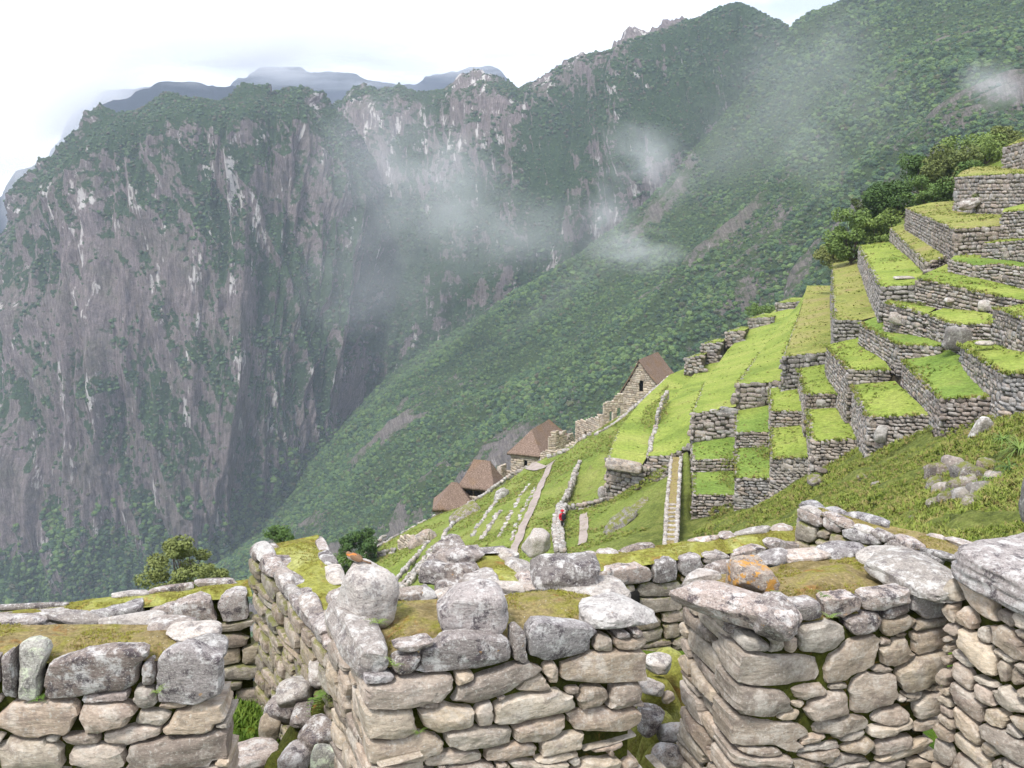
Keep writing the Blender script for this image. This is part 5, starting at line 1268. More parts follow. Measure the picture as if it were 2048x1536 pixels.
spiky('spiky clump below the largest bromeliad', 2020, 940, 35.5, 70, 0.8, 2)
spiky('small bright spiky plant under the mound rocks', 1975, 960, 35.2, 40, 0.42, 3)
spiky('second spiky clump above the rocks of the mound', 2005, 880, 39, 60, 0.7, 4)

# ------------------------------------------------------------------ grass tufts on edges and rough ground
def tuft_mesh(name, seed, n=9):
    r = random.Random(seed); co, fs = [], []
    for k in range(n):
        a = r.uniform(0, 6.28); l_ = r.uniform(0.5, 1.0); lean = r.uniform(0.1, 0.8); w_ = r.uniform(0.05, 0.10); x, y = r.uniform(-.3, .3), r.uniform(-.3, .3); b0 = len(co)
        dx, dy = math.cos(a), math.sin(a)
        co += [(x - dy * w_, y + dx * w_, 0), (x + dy * w_, y - dx * w_, 0), (x + dx * lean * 0.4 + dy * w_ * .7, y + dy * lean * 0.4 - dx * w_ * .7, l_ * 0.6), (x + dx * lean * 0.4 - dy * w_ * .7, y + dy * lean * 0.4 + dx * w_ * .7, l_ * 0.6), (x + dx * lean, y + dy * lean, l_ * 0.9)]
        fs += [[b0, b0 + 1, b0 + 2, b0 + 3]]; fs += [[b0 + 3, b0 + 2, b0 + 4, b0 + 4]]
    q4 = np.array([f for f in fs if f[2] != f[3]]); t3 = np.array([f[:3] for f in fs if f[2] == f[3]])
    return mesh_np(name, co, [q4, t3], False)
C_TUFT = source_collection('grass_tuft', [tuft_mesh('grass_tuft', q, 14) for q in range(4)], M_BLADE)
pt = np.concatenate([t[0] for t in TUFTS]); sc = np.concatenate([t[1] for t in TUFTS])
s3 = np.stack([sc * 0.9, sc * 0.9, sc * 0.75], 1)
tag(scatter('grass', pt, s3, C_TUFT, 0.5, 3), None)
r_ = np.random.RandomState(8)
# mound and banks, seen closer
n_ = 70000; yy = 18 + 62 * r_.rand(n_) ** 0.8; xx = yy * r_.uniform(0.02, 0.62, n_); zz = ground_z(np.stack([xx, yy], 1))
pat = fbm(xyz(xx / 3, yy / 3), 3, 77); k = (pat > -0.42) & (xx / yy > 0.10 + 0.0015 * yy)
q3 = np.stack([xx, yy, zz + 0.05], 1)[k]; s0 = (0.12 + 0.15 * r_.rand(k.sum())) * (0.7 + 0.6 * (pat[k] > 0.15))
n_ = 30000; yy = 72 + 78 * r_.rand(n_); xx = yy * r_.uniform(-0.17, 0.16, n_); zz = ground_z(np.stack([xx, yy], 1)); k2 = fbm(xyz(xx / 4, yy / 4), 3, 78) > -0.05
s1 = 0.10 + 0.16 * r_.rand(k2.sum()); q2 = np.stack([xx, yy, zz], 1)[k2]
tag(scatter('grass', q2, np.stack([s1 * 1.3, s1 * 1.3, s1 * 0.7], 1), C_TUFT, 0.5, 14), None)
tp_, ts_ = [], []
for key, (T_, W_) in BLK.items():
    W_ = np.array(W_); lo_, hi_ = W_.min(0), W_.max(0); n2_ = int(min(2500, 5 * (hi_[0] - lo_[0]) * (hi_[1] - lo_[1])))
    qx = np.stack([r_.uniform(lo_[0], hi_[0], n2_), r_.uniform(lo_[1], hi_[1], n2_)], 1); qx = qx[_inpoly(W_[:, :2], qx)]; qx = qx[fbm(xyz(qx[:, 0] / 2.5, qx[:, 1] / 2.5), 3, 79) > 0.0]
    if len(qx): tp_.append(np.stack([qx[:, 0], qx[:, 1], mvc(W_[:, :2] + 1e-4, W_[:, 2], qx)], 1)); ts_.append(0.08 + 0.14 * r_.rand(len(qx)))
tp_, ts_ = np.concatenate(tp_), np.concatenate(ts_)
tag(scatter('grass', tp_, np.stack([ts_ * 1.3, ts_ * 1.3, ts_ * 0.7], 1), C_TUFT, 0.5, 15), None)
tag(scatter('grass', q3, np.stack([s0 * 1.1, s0 * 1.1, s0 * 0.8], 1), C_TUFT, 0.5, 4), None)
# ------------------------------------------------------------------ foreground masonry
def stone_mesh(name, poly, bulge, depth, seed, rings=7):
    """poly (K,2) outline in face coordinates (x along the wall, z up) around its own centre; y is outward towards -y"""
    K = len(poly); rs = np.random.RandomState(seed); ext = np.abs(poly).max(0) + 1e-6; size = np.sqrt(ext.prod())
    e = min(0.20, 0.010 / ext.min())                     # width of the rounded rim, about 14 mm
    prof = [(0.92, depth), (0.99, depth * 0.4), (1.0, 0.014), (1 - e * 0.15, -bulge * 0.20), (1 - e * 0.55, -bulge * 0.52), (1 - e * 1.3, -bulge * 0.74), (max(0.3, 0.97 - e * 2.6), -bulge * 0.86), (0.55, -bulge * 0.95), (0.36, -bulge), (0.18, -bulge)]
    tilt = rs.uniform(-0.16, 0.16, 2); planes = []
    for _ in range(4):
        a = rs.uniform(0, 6.28); planes.append((np.array([math.cos(a), math.sin(a)]), rs.uniform(0.05, 0.6), rs.uniform(0.3, 0.9)))
    co = []
    for s_, y in prof:
        p = poly * s_; yy = np.full(K, y)
        if y < 0:
            yy = yy + p @ tilt
            for d_, lim, k_ in planes:
                c = (p / ext) @ d_; yy = np.maximum(yy, -bulge * 1.05 + np.clip(c - lim, 0, 2) * bulge * k_)
            yy = np.minimum(yy, 0.004)
        co.append(np.stack([p[:, 0], yy, p[:, 1]], 1))
    c0 = co[-1].mean(0); co = np.concatenate(co + [c0[None]])
    amp = 0.045 * size + 0.0035
    n3 = np.stack([fbm(co / (size * 0.55) + seed * 3.1 + q * 11, 4, seed + q, 0.62) for q in range(3)], 1)
    led = fbm(np.stack([co[:, 0] * 5, co[:, 1] * 3, (co[:, 2] + co[:, 0] * tilt[1]) * 30], 1) + seed, 3, seed + 7)
    co += amp * n3; co[:, 1] += (0.06 * bulge + 0.0015) * led
    R_ = len(prof); f = []
    i = np.arange(R_ * K).reshape(R_, K)
    q4 = np.stack([i[:-1], np.roll(i[:-1], -1, 1), np.roll(i[1:], -1, 1), i[1:]], -1).reshape(-1, 4)
    c = R_ * K; t3 = np.stack([i[-1], np.roll(i[-1], -1), np.full(K, c)], -1)
    return sharpen(mesh_np(name, co, [q4[:, ::-1], t3[:, ::-1]]), 20)
def cells(seeds, bounds, K=30, gap=0.006, cap=1.14, pw=4.0, seed=0):
    """seeds: (cu, cv, 2x2 axes matrix) in face coords -> list of (centre, outline)"""
    C_ = np.array([s_[0] for s_ in seeds]); Mi = np.array([np.linalg.inv(s_[1]) for s_ in seeds]); rad = np.array([np.linalg.norm(s_[1], 2) for s_ in seeds])
    rs = np.random.RandomState(seed); out = []
    th0 = np.linspace(0, 2 * np.pi, K, endpoint=False)
    for k in range(len(seeds)):
        A = seeds[k][1]
        U_ = np.stack([np.cos(th0), np.sin(th0)], 1)
        pn = (np.abs(U_) ** pw).sum(1) ** (-1 / pw)
        wob = 1 + 0.07 * np.sin(th0 * 2 + rs.uniform(0, 6)) + 0.07 * np.sin(th0 * 3 + rs.uniform(0, 6)) + 0.04 * np.sin(th0 * 5 + rs.uniform(0, 6)) + 0.02 * rs.randn(K)
        rr_ = pn * cap * wob
        for _ in range(5):      # straight broken edges
            a_ = rs.uniform(0, 6.28); off = rs.uniform(0.80, 1.02) * cap; cd_ = U_ @ np.array([math.cos(a_), math.sin(a_)])
            rr_ = np.minimum(rr_, np.where(cd_ > 0.05, off / np.maximum(cd_, 0.05), 9))
        edge = (U_ * rr_[:, None]) @ A.T           # outermost outline
        nb = np.where((np.linalg.norm(C_ - C_[k], axis=1) < (rad + rad[k]) * 1.5) & (np.arange(len(C_)) != k))[0]
        ts = np.linspace(0.12, 1, 30); pts_ = C_[k] + edge[:, None] * ts[None, :, None]
        own = np.broadcast_to(ts[None] * cap, (K, 30)); ok = np.ones((K, 30), bool)
        for j in nb:
            q_ = (pts_ - C_[j]) @ Mi[j].T; dj = (np.abs(q_) ** pw).sum(-1) ** (1 / pw); ok &= dj > own
        if bounds is not None:
            u0, u1, v0, v1 = bounds; ok &= (pts_[..., 0] > u0) & (pts_[..., 0] < u1) & (pts_[..., 1] > v0) & (pts_[..., 1] < v1)
        first = np.where(ok.all(1), 29, np.argmin(ok, axis=1) - 1); first = np.maximum(first, 0)
        t_ = ts[first]; t_ = np.minimum(t_, (np.roll(t_, 1) + np.roll(t_, -1)) / 2 * 1.12)
        o_ = edge * t_[:, None]; ln = np.linalg.norm(o_, axis=1)[:, None]; o_ = o_ * np.maximum(1 - gap / np.maximum(ln, 1e-4), 0.3)
        out.append((C_[k], o_))
    return out
class Face:
    "vertical wall face from plan point A to B; u along it, v up (world z); outward is to the right of... the camera side"
    def __init__(s, A, B, flip=False):
        s.A = np.array(A[:2], float); B = np.array(B[:2], float); d = B - s.A; s.L = np.linalg.norm(d); s.u = d / s.L
        s.rz = math.atan2(s.u[1], s.u[0]); s.n = np.array([s.u[1], -s.u[0]])       # local -y direction
    def px(s, px, py):
        x, y, w = dirs(px, py); d = np.array([x, y]); t = (s.n @ s.A) / (s.n @ d); p = d * t
        return np.array([(p - s.A) @ s.u, w * t])
    def seed_px(s, cx, cy, w, h, ang):
        c = s.px(cx, cy); a = math.radians(ang)
        ua = (s.px(cx + w / 2 * math.cos(a), cy - w / 2 * math.sin(a)) - s.px(cx - w / 2 * math.cos(a), cy + w / 2 * math.sin(a))) / 2
        va = (s.px(cx, cy - h / 2) - s.px(cx, cy + h / 2)) / 2
        return (c, np.stack([ua, va], 1))
    def world(s, u, v, off=0.0):
        p = s.A + s.u * u + s.n * off; return (p[0], p[1], v)
def course_seeds(L_, v0, v1, w, h, r, slope_=0.0, big=0.08, u0=0.0):
    out = []; v = v1
    while v > v0:
        ch = h * r.uniform(0.65, 1.35); u = u0 - r.uniform(0, 0.5) * w
        while u < L_:
            cw = w * r.uniform(0.4, 1.7); hh = ch * r.uniform(0.8, 1.1); k = 1.0
            if r.random() < big: hh *= 1.5; k = 1.2
            if r.random() < 0.12:     # two thin ones on top of each other
                for q in (0.25, 0.75): out.append((np.array([u + cw / 2, v - ch * q + slope_ * (u + cw / 2)]), np.array([[cw / 2, 0], [0, ch / 4]])))
            else:
                a = r.uniform(-0.08, 0.08); A = np.array([[math.cos(a) * cw / 2 * k, 0], [math.sin(a) * cw / 2, hh / 2]])
                out.append((np.array([u + cw / 2, v - ch / 2 + slope_ * (u + cw / 2) + r.uniform(-.1, .1) * ch]), A))
            u += cw
        v -= ch
    return out
def fill_gaps(seeds, bounds, r, step, size, pw=4.0, thr=1.22):
    u0, u1, v0, v1 = bounds; out = list(seeds)
    Cs = np.array([s_[0] for s_ in out]); Mi = np.array([np.linalg.inv(s_[1]) for s_ in out])
    cand = [(u, v) for u in np.arange(u0, u1, step) for v in np.arange(v0, v1, step)]; r.shuffle(cand)
    for c in cand:
        c = np.array(c); q = np.einsum('kij,kj->ki', Mi, c - Cs); d = ((np.abs(q) ** pw).sum(1) ** (1 / pw)).min()
        if d > thr:
            a, b = size[0] * r.uniform(0.5, 1.3), size[1] * r.uniform(0.5, 1.3); A = np.array([[a / 2, 0], [r.uniform(-.2, .2) * a / 2, b / 2]])
            out.append((c, A)); Cs = np.vstack([Cs, c]); Mi = np.concatenate([Mi, np.linalg.inv(A)[None]])
    return out
def lay(parent, base, face, seeds, bounds, m, bulge, depth, seed, gap=0.006, K=32, cap=1.28, bounds_cells=True, mats=None, vmin=None, pw=4.0, ztop=None):
    r = random.Random(seed); n = 0
    for k, (c, o_) in enumerate(cells(seeds, bounds if bounds_cells else None, K, gap, cap, pw, seed)):
        if vmin is not None and c[1] < vmin: continue
        sz = np.abs(o_).max(0)
        if sz.min() < 0.006: continue
        b = bulge * r.uniform(0.6, 1.3) * min(1.0, (sz.min() / 0.06) ** 0.5)
        me = stone_mesh('stone', o_, b, 0.075 if (ztop is not None and c[1] + o_[:, 1].max() > ztop - 0.035) else depth, seed * 1000 + k)
        p = face.world(c[0], c[1], -0.012 + r.uniform(-0.004, 0.010))
        mm = m
        if mats: 
            for (test, alt) in mats:
                if test(c, r): mm = alt; break
        o = obj('stone', me, mm, parent, (p[0] - base[0], p[1] - base[1], p[2] - base[2])); o.rotation_euler = (r.uniform(-.05, .05), 0, face.rz + r.uniform(-.04, .04)); n += 1
    return n
def prism(name, poly, z0, ztops, m, parent, base):
    n = len(poly); co = [(x - base[0], y - base[1], z0 - base[2]) for x, y in poly] + [(x - base[0], y - base[1], zt - base[2]) for (x, y), zt in zip(poly, ztops)]
    fs = np.array([[i, (i + 1) % n, (i + 1) % n + n, i + n] for i in range(n)])
    k = len(co); c = np.mean(np.array(co[n:]), 0); co.append(tuple(c)); t = np.array([[i + n, (i + 1) % n + n, k] for i in range(n)])
    return obj(name, mesh_np(name, co, [fs, t], False), m, parent)
def inset(poly, d):
    poly = np.array(poly); n = len(poly); out = []
    area = sum(poly[i][0] * poly[(i + 1) % n][1] - poly[(i + 1) % n][0] * poly[i][1] for i in range(n)); s_ = 1 if area > 0 else -1
    for i in range(n):
        a, b, c = poly[i - 1], poly[i], poly[(i + 1) % n]; e1 = (b - a) / np.linalg.norm(b - a); e2 = (c - b) / np.linalg.norm(c - b)
        n1 = s_ * np.array([-e1[1], e1[0]]); n2 = s_ * np.array([-e2[1], e2[0]]); k = 1 + n1 @ n2
        out.append(b + (n1 + n2) / max(k, 0.3) * d)
    return np.array(out)
def moss_top(parent, base, poly, zs, m, sp=0.03, amp=0.03, crown=0.05, seed=1, ns=0.22):
    W = np.array([[x, y, z] for (x, y), z in zip(poly, zs)])
    me = top_mesh('moss_top', W - np.array(base), sp, amp, seed=seed, crown=crown, nscale=ns)
    return obj('moss_top', me, m, parent)
def capstone(parent, base, px, py, Y, size, rz, seed, m, tilt=(0, 0), blocky=4.0, lift=0.0, sub=3, name='capstone', rough=0.06, fine=0.03):
    me = sharpen(boulder_mesh(name, seed, sub, blocky, 10, rough, fine), 14 if sub < 4 else 11); p = P(px, py, Y)
    o = obj(name, me, m, parent, (p.x - base[0], p.y - base[1], p.z - base[2] + lift)); o.scale = (size[0] / 2, size[1] / 2, size[2] / 2); o.rotation_euler = (tilt[0], tilt[1], rz); return o
def z1(t, sx, ox, oy): return [(ox + a / sx, oy + b / sx, c / sx, d / sx, e) for (a, b, c, d, e) in t]

# courtyard ground between the walls
gx = np.linspace(-6.5, 7.5, 180); gy2 = np.linspace(1.5, 7.6, 110)
XX, YY = np.meshgrid(gx, gy2, indexing='ij')
ZZ = -3.85 + 0.05 * fbm(xyz(XX / 0.5, YY / 0.5), 4, 601) + 0.12 * fbm(xyz(XX / 1.6, YY / 1.6), 2, 602) + 0.55 * np.exp(-((XX + 0.95) / 0.38) ** 2 - ((YY - 5.3) / 0.5) ** 2) - 1.6 * sstep(7.0, 7.6, YY) * (XX < 1)
me = mesh_np('courtyard_ground', np.stack([XX, YY, ZZ], -1).reshape(-1, 3), grid_faces(*XX.shape))
if me.polygons[0].normal.z < 0: me.flip_normals()
obj('courtyard_ground', me, M_NEARGRASS)['kind'] = 'structure'
me = mesh_np('courtyard_ground', np.stack([XX * 0.5 + 3.2, YY * 0.6 + 5.6, ZZ * 0 - 4.9 + 0.08 * fbm(xyz(XX, YY), 3, 9)], -1).reshape(-1, 3), grid_faces(*XX.shape))
if me.polygons[0].normal.z < 0: me.flip_normals()
obj('courtyard_ground', me, M_NEARGRASS)['kind'] = 'structure'

def lichen_top(vtop, band=0.12):
    return [(lambda c, r, vt=vtop, b=band: c[1] > vt - b * r.uniform(0.6, 1.2), M_CAP)]

# ---------- centre pier
ZT = -2.0
FL, FR, BL, BR = P(742, 1348, z=ZT), P(1288, 1245, z=ZT), P(655, 1200, z=ZT), P(1200, 1166, z=ZT)
T = thing('stone_wall', 'broad central stub of wall with three boulders and a small bird on top', 'stone wall', (FL.x, FL.y, -3.85), 0, 'foreground walls of the ruined house'); bs = T.location[:]
poly = [FL[:2], FR[:2], BR[:2], BL[:2]]
prism('earth_core', inset(poly, 0.045), -3.9, [ZT - 0.06] * 4, M_MOSSDARK, T, bs)
fc = Face(FL, FR)
Z2 = z1([(440, 985, 230, 55, 3), (640, 890, 150, 90, 25), (690, 775, 250, 80, 8), (990, 830, 520, 190, 5), (1285, 790, 85, 185, -8), (1520, 770, 350, 230, 0), (1780, 780, 110, 90, 0), (1930, 780, 170, 80, 5),
         (645, 1055, 545, 160, 8), (965, 975, 105, 75, 10), (1150, 1010, 490, 150, 22), (1480, 960, 95, 135, 5), (1765, 910, 490, 170, 6), (1390, 1145, 470, 170, 12), (1600, 1055, 95, 45, 8), (1715, 1090, 190, 110, 8), (1905, 1075, 190, 130, 10),
         (535, 1240, 310, 185, 2), (760, 1140, 110, 40, 5), (860, 1215, 320, 150, 3), (1080, 1190, 110, 140, 0), (1410, 1275, 320, 130, 10), (1780, 1225, 400, 125, 4), (1050, 1325, 380, 125, 2), (610, 1385, 480, 160, 8),
         (1550, 1370, 290, 110, 10), (1820, 1385, 330, 220, 8), (915, 1440, 340, 75, 5), (1245, 1415, 320, 95, 10), (1420, 1480, 330, 75, 5), (1620, 1475, 95, 95, 0), (560, 1500, 340, 70, 4), (1010, 1500, 280, 55, 4), (1930, 1485, 130, 75, 10)], 2.926, 600, 1024)
sd_ = [fc.seed_px(*s_) for s_ in Z2]; rr = random.Random(1)
bd = (-0.03, fc.L + 0.02, -3.0, ZT + 0.10)
low = course_seeds(fc.L, -3.9, -2.50, 0.26, 0.085, rr); sd_ += [s_ for s_ in low if s_[0][1] < -2.56]
sd_ = fill_gaps(sd_, (0.02, fc.L - 0.02, -2.62, ZT - 0.06), rr, 0.03, (0.13, 0.07), thr=1.45)
sd_ = fill_gaps(sd_, (0.0, fc.L, -2.62, ZT - 0.05), rr, 0.03, (0.06, 0.035))
lay(T, bs, fc, sd_, bd[:2] + (-4.0, ZT + 0.10), M_STONE, 0.032, 0.22, 1, 0.0035, ztop=ZT, mats=lichen_top(ZT, 0.09))
fs_ = Face(BL, FL); sd_ = course_seeds(fs_.L - 0.12, -3.9, ZT - 0.02, 0.25, 0.09, rr)
lay(T, bs, fs_, sd_, (-0.02, fs_.L - 0.14, -4.0, ZT + 0.01), M_STONE, 0.028, 0.18, 2, 0.005, mats=lichen_top(ZT, 0.10))
moss_top(T, bs, inset(poly, 0.04), [ZT - 0.01] * 4, M_MOSSDRY, 0.022, 0.03, 0.035, 7, 0.16)
# rim stones of the top (parts)
capstone(T, bs, 712, 1272, 4.02, (0.20, 0.64, 0.17), 0.36, 31, M_PALE, (0.02, 0.0), 3.0, 0, 4, rough=0.10, fine=0.04)
capstone(T, bs, 1228, 1222, 4.32, (0.36, 0.34, 0.11), 0.30, 32, M_PALE, (0.0, 0.05), 5.0, 0, 4, rough=0.10, fine=0.04)
capstone(T, bs, 1170, 1186, 4.62, (0.42, 0.26, 0.09), 0.20, 33, M_PALE, (0.0, 0.0), 5.0, 0, 4, rough=0.10, fine=0.04)
for k, (px, py, Y, a, b, c) in enumerate([(690, 1195, 4.46, .16, .13, .10), (815, 1190, 4.55, .15, .12, .09), (850, 1188, 4.58, .09, .12, .08), (905, 1184, 4.6, .15, .10, .06), (965, 1182, 4.62, .16, .10, .05), (1020, 1176, 4.66, .18, .10, .05), (1080, 1172, 4.68, .16, .12, .05)]):
    capstone(T, bs, px, py, Y, (a * 1.15, b * 1.0, c * 0.85), rr.uniform(0, .6), 40 + k, M_PALE, (rr.uniform(-.1, .1), rr.uniform(-.1, .1)), 4.0)
boulder('upright rounded grey boulder with orange lichen that the bird sits on', 733, 1186, 4.22, (0.26, 0.28, 0.275), 101, M_PALE, (0.1, 0.22, 0.5), name='boulder', blocky=3.4, sub=5, group='loose boulders on the foreground walls', rough=0.07, fine=0.03)
boulder('squat purplish boulder in the middle of the central wall stub', 946, 1222, 4.08, (0.30, 0.26, 0.225), 108, M_CAP, (0.05, -0.1, 0.2), blocky=3.6, sub=5, group='loose boulders on the foreground walls', rough=0.08, fine=0.03)
boulder('wide flat boulder at the far edge of the central wall stub', 1129, 1141, 4.72, (0.335, 0.26, 0.165), 103, M_CAP, (0.0, 0.03, 0.1), blocky=5, sub=5, group='loose boulders on the foreground walls', rough=0.10, fine=0.03)

# ---------- right pier
ZT = -2.0
FL, FR, BL, BR = P(1488, 1262, z=ZT), P(1900, 1205, z=ZT), P(1368, 1152, z=ZT), P(1700, 1098, z=ZT)
FL2 = P(1545, 1262, z=ZT); BL2 = P(1400, 1128, z=ZT)
T = thing('stone_wall', 'rounded wall stub on the right topped by an orange lichened stone', 'stone wall', (FL.x, FL.y, -3.85), 0, 'foreground walls of the ruined house'); bs = T.location[:]
poly = [FL[:2], FL2[:2], FR[:2], BR[:2], BL[:2]]
prism('earth_core', inset(poly, 0.045), -3.9, [ZT - 0.06] * 5, M_MOSSDARK, T, bs)
fc = Face(FL, FR)
Z3 = z1([(930, 680, 200, 150, -5), (1110, 640, 220, 200, 0), (1345, 630, 250, 120, 6), (1580, 650, 220, 190, 5), (1400, 700, 130, 80, 12), (830, 800, 110, 60, 10), (845, 870, 75, 90, 0), (1010, 830, 250, 160, 3), (1235, 765, 180, 110, 10), (1410, 775, 200, 90, 15),
         (1580, 765, 200, 60, 12), (1575, 840, 200, 130, 15), (790, 1000, 460, 160, -3), (1160, 945, 320, 180, 22), (1350, 862, 70, 40, 0), (1405, 915, 190, 140, 0), (1530, 1010, 260, 160, 15), (1320, 1000, 100, 35, 3), (1275, 1125, 240, 190, 5),
         (700, 1160, 330, 150, -8), (945, 1110, 170, 80, 8), (1100, 1087, 100, 30, 3), (1045, 1190, 230, 120, 8), (890, 1180, 75, 40, -5), (830, 1235, 120, 55, 0), (1480, 1145, 90, 50, 8), (1570, 1200, 180, 140, 20), (735, 1345, 410, 180, -3), (1095, 1310, 290, 110, 10),
         (1380, 1265, 200, 150, 0), (985, 1370, 90, 40, 0), (985, 1445, 240, 100, 2), (1195, 1400, 170, 140, 0), (1440, 1410, 330, 120, 20), (680, 1455, 390, 110, -5), (1150, 1500, 200, 50, 5), (1540, 1475, 200, 80, 12)], 2.566, 1250, 950)
sd_ = [fc.seed_px(*s_) for s_ in Z3]; rr = random.Random(3)
sd_ += [s_ for s_ in course_seeds(fc.L, -3.9, -2.5, 0.26, 0.085, rr) if s_[0][1] < -2.58]
sd_ = fill_gaps(sd_, (0.02, fc.L - 0.02, -2.62, ZT - 0.06), rr, 0.03, (0.13, 0.07), thr=1.45)
sd_ = fill_gaps(sd_, (0.0, fc.L, -2.62, ZT - 0.05), rr, 0.03, (0.06, 0.035))
lay(T, bs, fc, sd_, (-0.03, fc.L + 0.03, -4.0, ZT + 0.10), M_STONE, 0.032, 0.22, 3, 0.0035, ztop=ZT, mats=lichen_top(ZT, 0.06))
fs_ = Face(BL, FL); sd_ = course_seeds(fs_.L - 0.1, -3.9, ZT - 0.02, 0.27, 0.085, rr)
lay(T, bs, fs_, sd_, (-0.02, fs_.L - 0.10, -4.0, ZT + 0.01), M_STONE, 0.028, 0.18, 4, 0.005, mats=lichen_top(ZT, 0.05))
moss_top(T, bs, inset(poly, 0.04), [ZT - 0.005] * 5, M_MOSSDRY, 0.022, 0.03, 0.05, 8, 0.16)
capstone(T, bs, 1466, 1212, 4.22, (0.20, 0.60, 0.16), 0.95, 131, M_CAP, (0.06, 0.0), 3.4, 0, 4, rough=0.10, fine=0.04)
capstone(T, bs, 1545, 1236, 4.10, (0.20, 0.20, 0.20), 0.35, 132, M_CAP, (0.0, 0.0), 3.4, 0, 4, rough=0.10, fine=0.04)
capstone(T, bs, 1830, 1148, 4.55, (0.30, 0.58, 0.13), 0.32, 133, M_PALE, (0.0, 0.0), 5, 0, 4, rough=0.10, fine=0.04)
for k, (px, py, Y, a, b, c, m_) in enumerate([(1400, 1160, 4.72, .22, .16, .12, 1), (1440, 1140, 4.85, .2, .16, .1, 0), (1485, 1135, 4.9, .22, .18, .10, 0), (1545, 1118, 4.98, .22, .16, .08, 0), (1610, 1110, 5.0, .26, .18, .09, 1), (1680, 1104, 5.05, .28, .20, .12, 0), (1755, 1108, 4.95, .25, .2, .10, 1), (1790, 1122, 4.8, .2, .2, .10, 1)]):
    capstone(T, bs, px, py, Y, (a * 1.0, b * 0.8, c * 0.8), rr.uniform(0, .6), 140 + k, M_PALE if m_ else M_CAP, (rr.uniform(-.1, .1), rr.uniform(-.1, .1)), 4.0)
M_ORANGE = stone_material('orange lichen granite', (0.33, 0.27, 0.20), (0.30, 0.27, 0.24), (0.55, 0.50, 0.42), (0.08, 0.065, 0.06), 0.7, 0.8, 1.5, 0.014, orange=0.85)
boulder('cube like stone crusted with orange lichen on the rounded right wall stub', 1508, 1155, 4.42, (0.225, 0.2, 0.175), 104, M_ORANGE, (0.0, 0.05, 0.25), blocky=5, sub=5, group='loose boulders on the foreground walls', rough=0.06, fine=0.04)

# ---------- left pier
FL, FR = P(-260, 1345, z=ZT), P(436, 1330, z=ZT); BL, BR = P(-260, 1245, z=ZT), P(400, 1238, z=ZT)
T = thing('stone_wall', 'left wall stub with dry brown moss and a pale green lichen patch', 'stone wall', (FR.x, FR.y, -3.85), 0, 'foreground walls of the ruined house'); bs = T.location[:]
poly = [FL[:2], FR[:2], BR[:2], BL[:2]]
prism('earth_core', inset(poly, 0.045), -3.9, [ZT - 0.06] * 4, M_MOSSDARK, T, bs)
fc = Face(FL, FR); rr = random.Random(5)
Z4 = z1([(60, 960, 110, 240, 0), (165, 960, 170, 290, 0), (540, 950, 590, 240, 8), (865, 960, 80, 140, 0), (1110, 960, 370, 310, 0), (840, 1090, 140, 120, -10), (620, 1085, 270, 60, 5), (230, 1210, 480, 200, 2), (610, 1200, 310, 160, 3), (1025, 1140, 170, 40, 0),
         (890, 1215, 200, 80, 3), (1130, 1220, 320, 170, 15), (770, 1310, 300, 110, 3), (470, 1335, 210, 60, 5), (170, 1430, 380, 170, 0), (560, 1440, 350, 130, 5), (1010, 1410, 540, 190, 5), (-250, 960, 420, 240, 0), (-350, 1210, 500, 190, 0), (-300, 1420, 460, 170, 0)], 2.926, 0, 1024)
sd_ = [fc.seed_px(*s_) for s_ in Z4]
sd_ += [s_ for s_ in course_seeds(fc.L, -3.9, -2.5, 0.26, 0.085, rr) if s_[0][1] < -2.52]
sd_ = fill_gaps(sd_, (0.0, fc.L, -2.6, ZT - 0.05), rr, 0.035, (0.06, 0.035))
M_GREENLICHEN = stone_material('green lichen granite', (0.45, 0.47, 0.33), (0.33, 0.32, 0.30), (0.62, 0.66, 0.48), (0.10, 0.09, 0.09), 1.0, 0.7, 2.0, 0.012)
c_l = fc.seed_px(*Z4[1])[0]
lay(T, bs, fc, sd_, (-0.02, fc.L + 0.02, -4.0, ZT + 0.12), M_STONE, 0.032, 0.22, 5, 0.0035, ztop=ZT, mats=[(lambda c, r: np.linalg.norm(c - c_l) < 0.02, M_GREENLICHEN)] + lichen_top(ZT, 0.2))
moss_top(T, bs, inset(poly, 0.045), [ZT - 0.0] * 4, M_MOSSDRY, 0.022, 0.03, 0.06, 9, 0.16)
for k, (px, py, Y, a, b, c, m_) in enumerate([(-60, 1240, 4.25, .35, .2, .1, 1), (30, 1238, 4.27, .30, .17, .10, 0), (150, 1232, 4.29, .32, .16, .09, 1), (265, 1236, 4.27, .28, .15, .09, 1), (345, 1245, 4.2, .20, .22, .10, 1), (388, 1262, 4.08, .22, .24, .11, 1), (405, 1292, 3.95, .20, .26, .12, 1)]):
    capstone(T, bs, px, py + 4, Y, (a * 1.05, b * 0.7, c * 0.6), rr.uniform(-.1, .3), 160 + k, M_PALE if m_ else M_CAP, (0, rr.uniform(-.06, .06)), 4.0, sub=4)

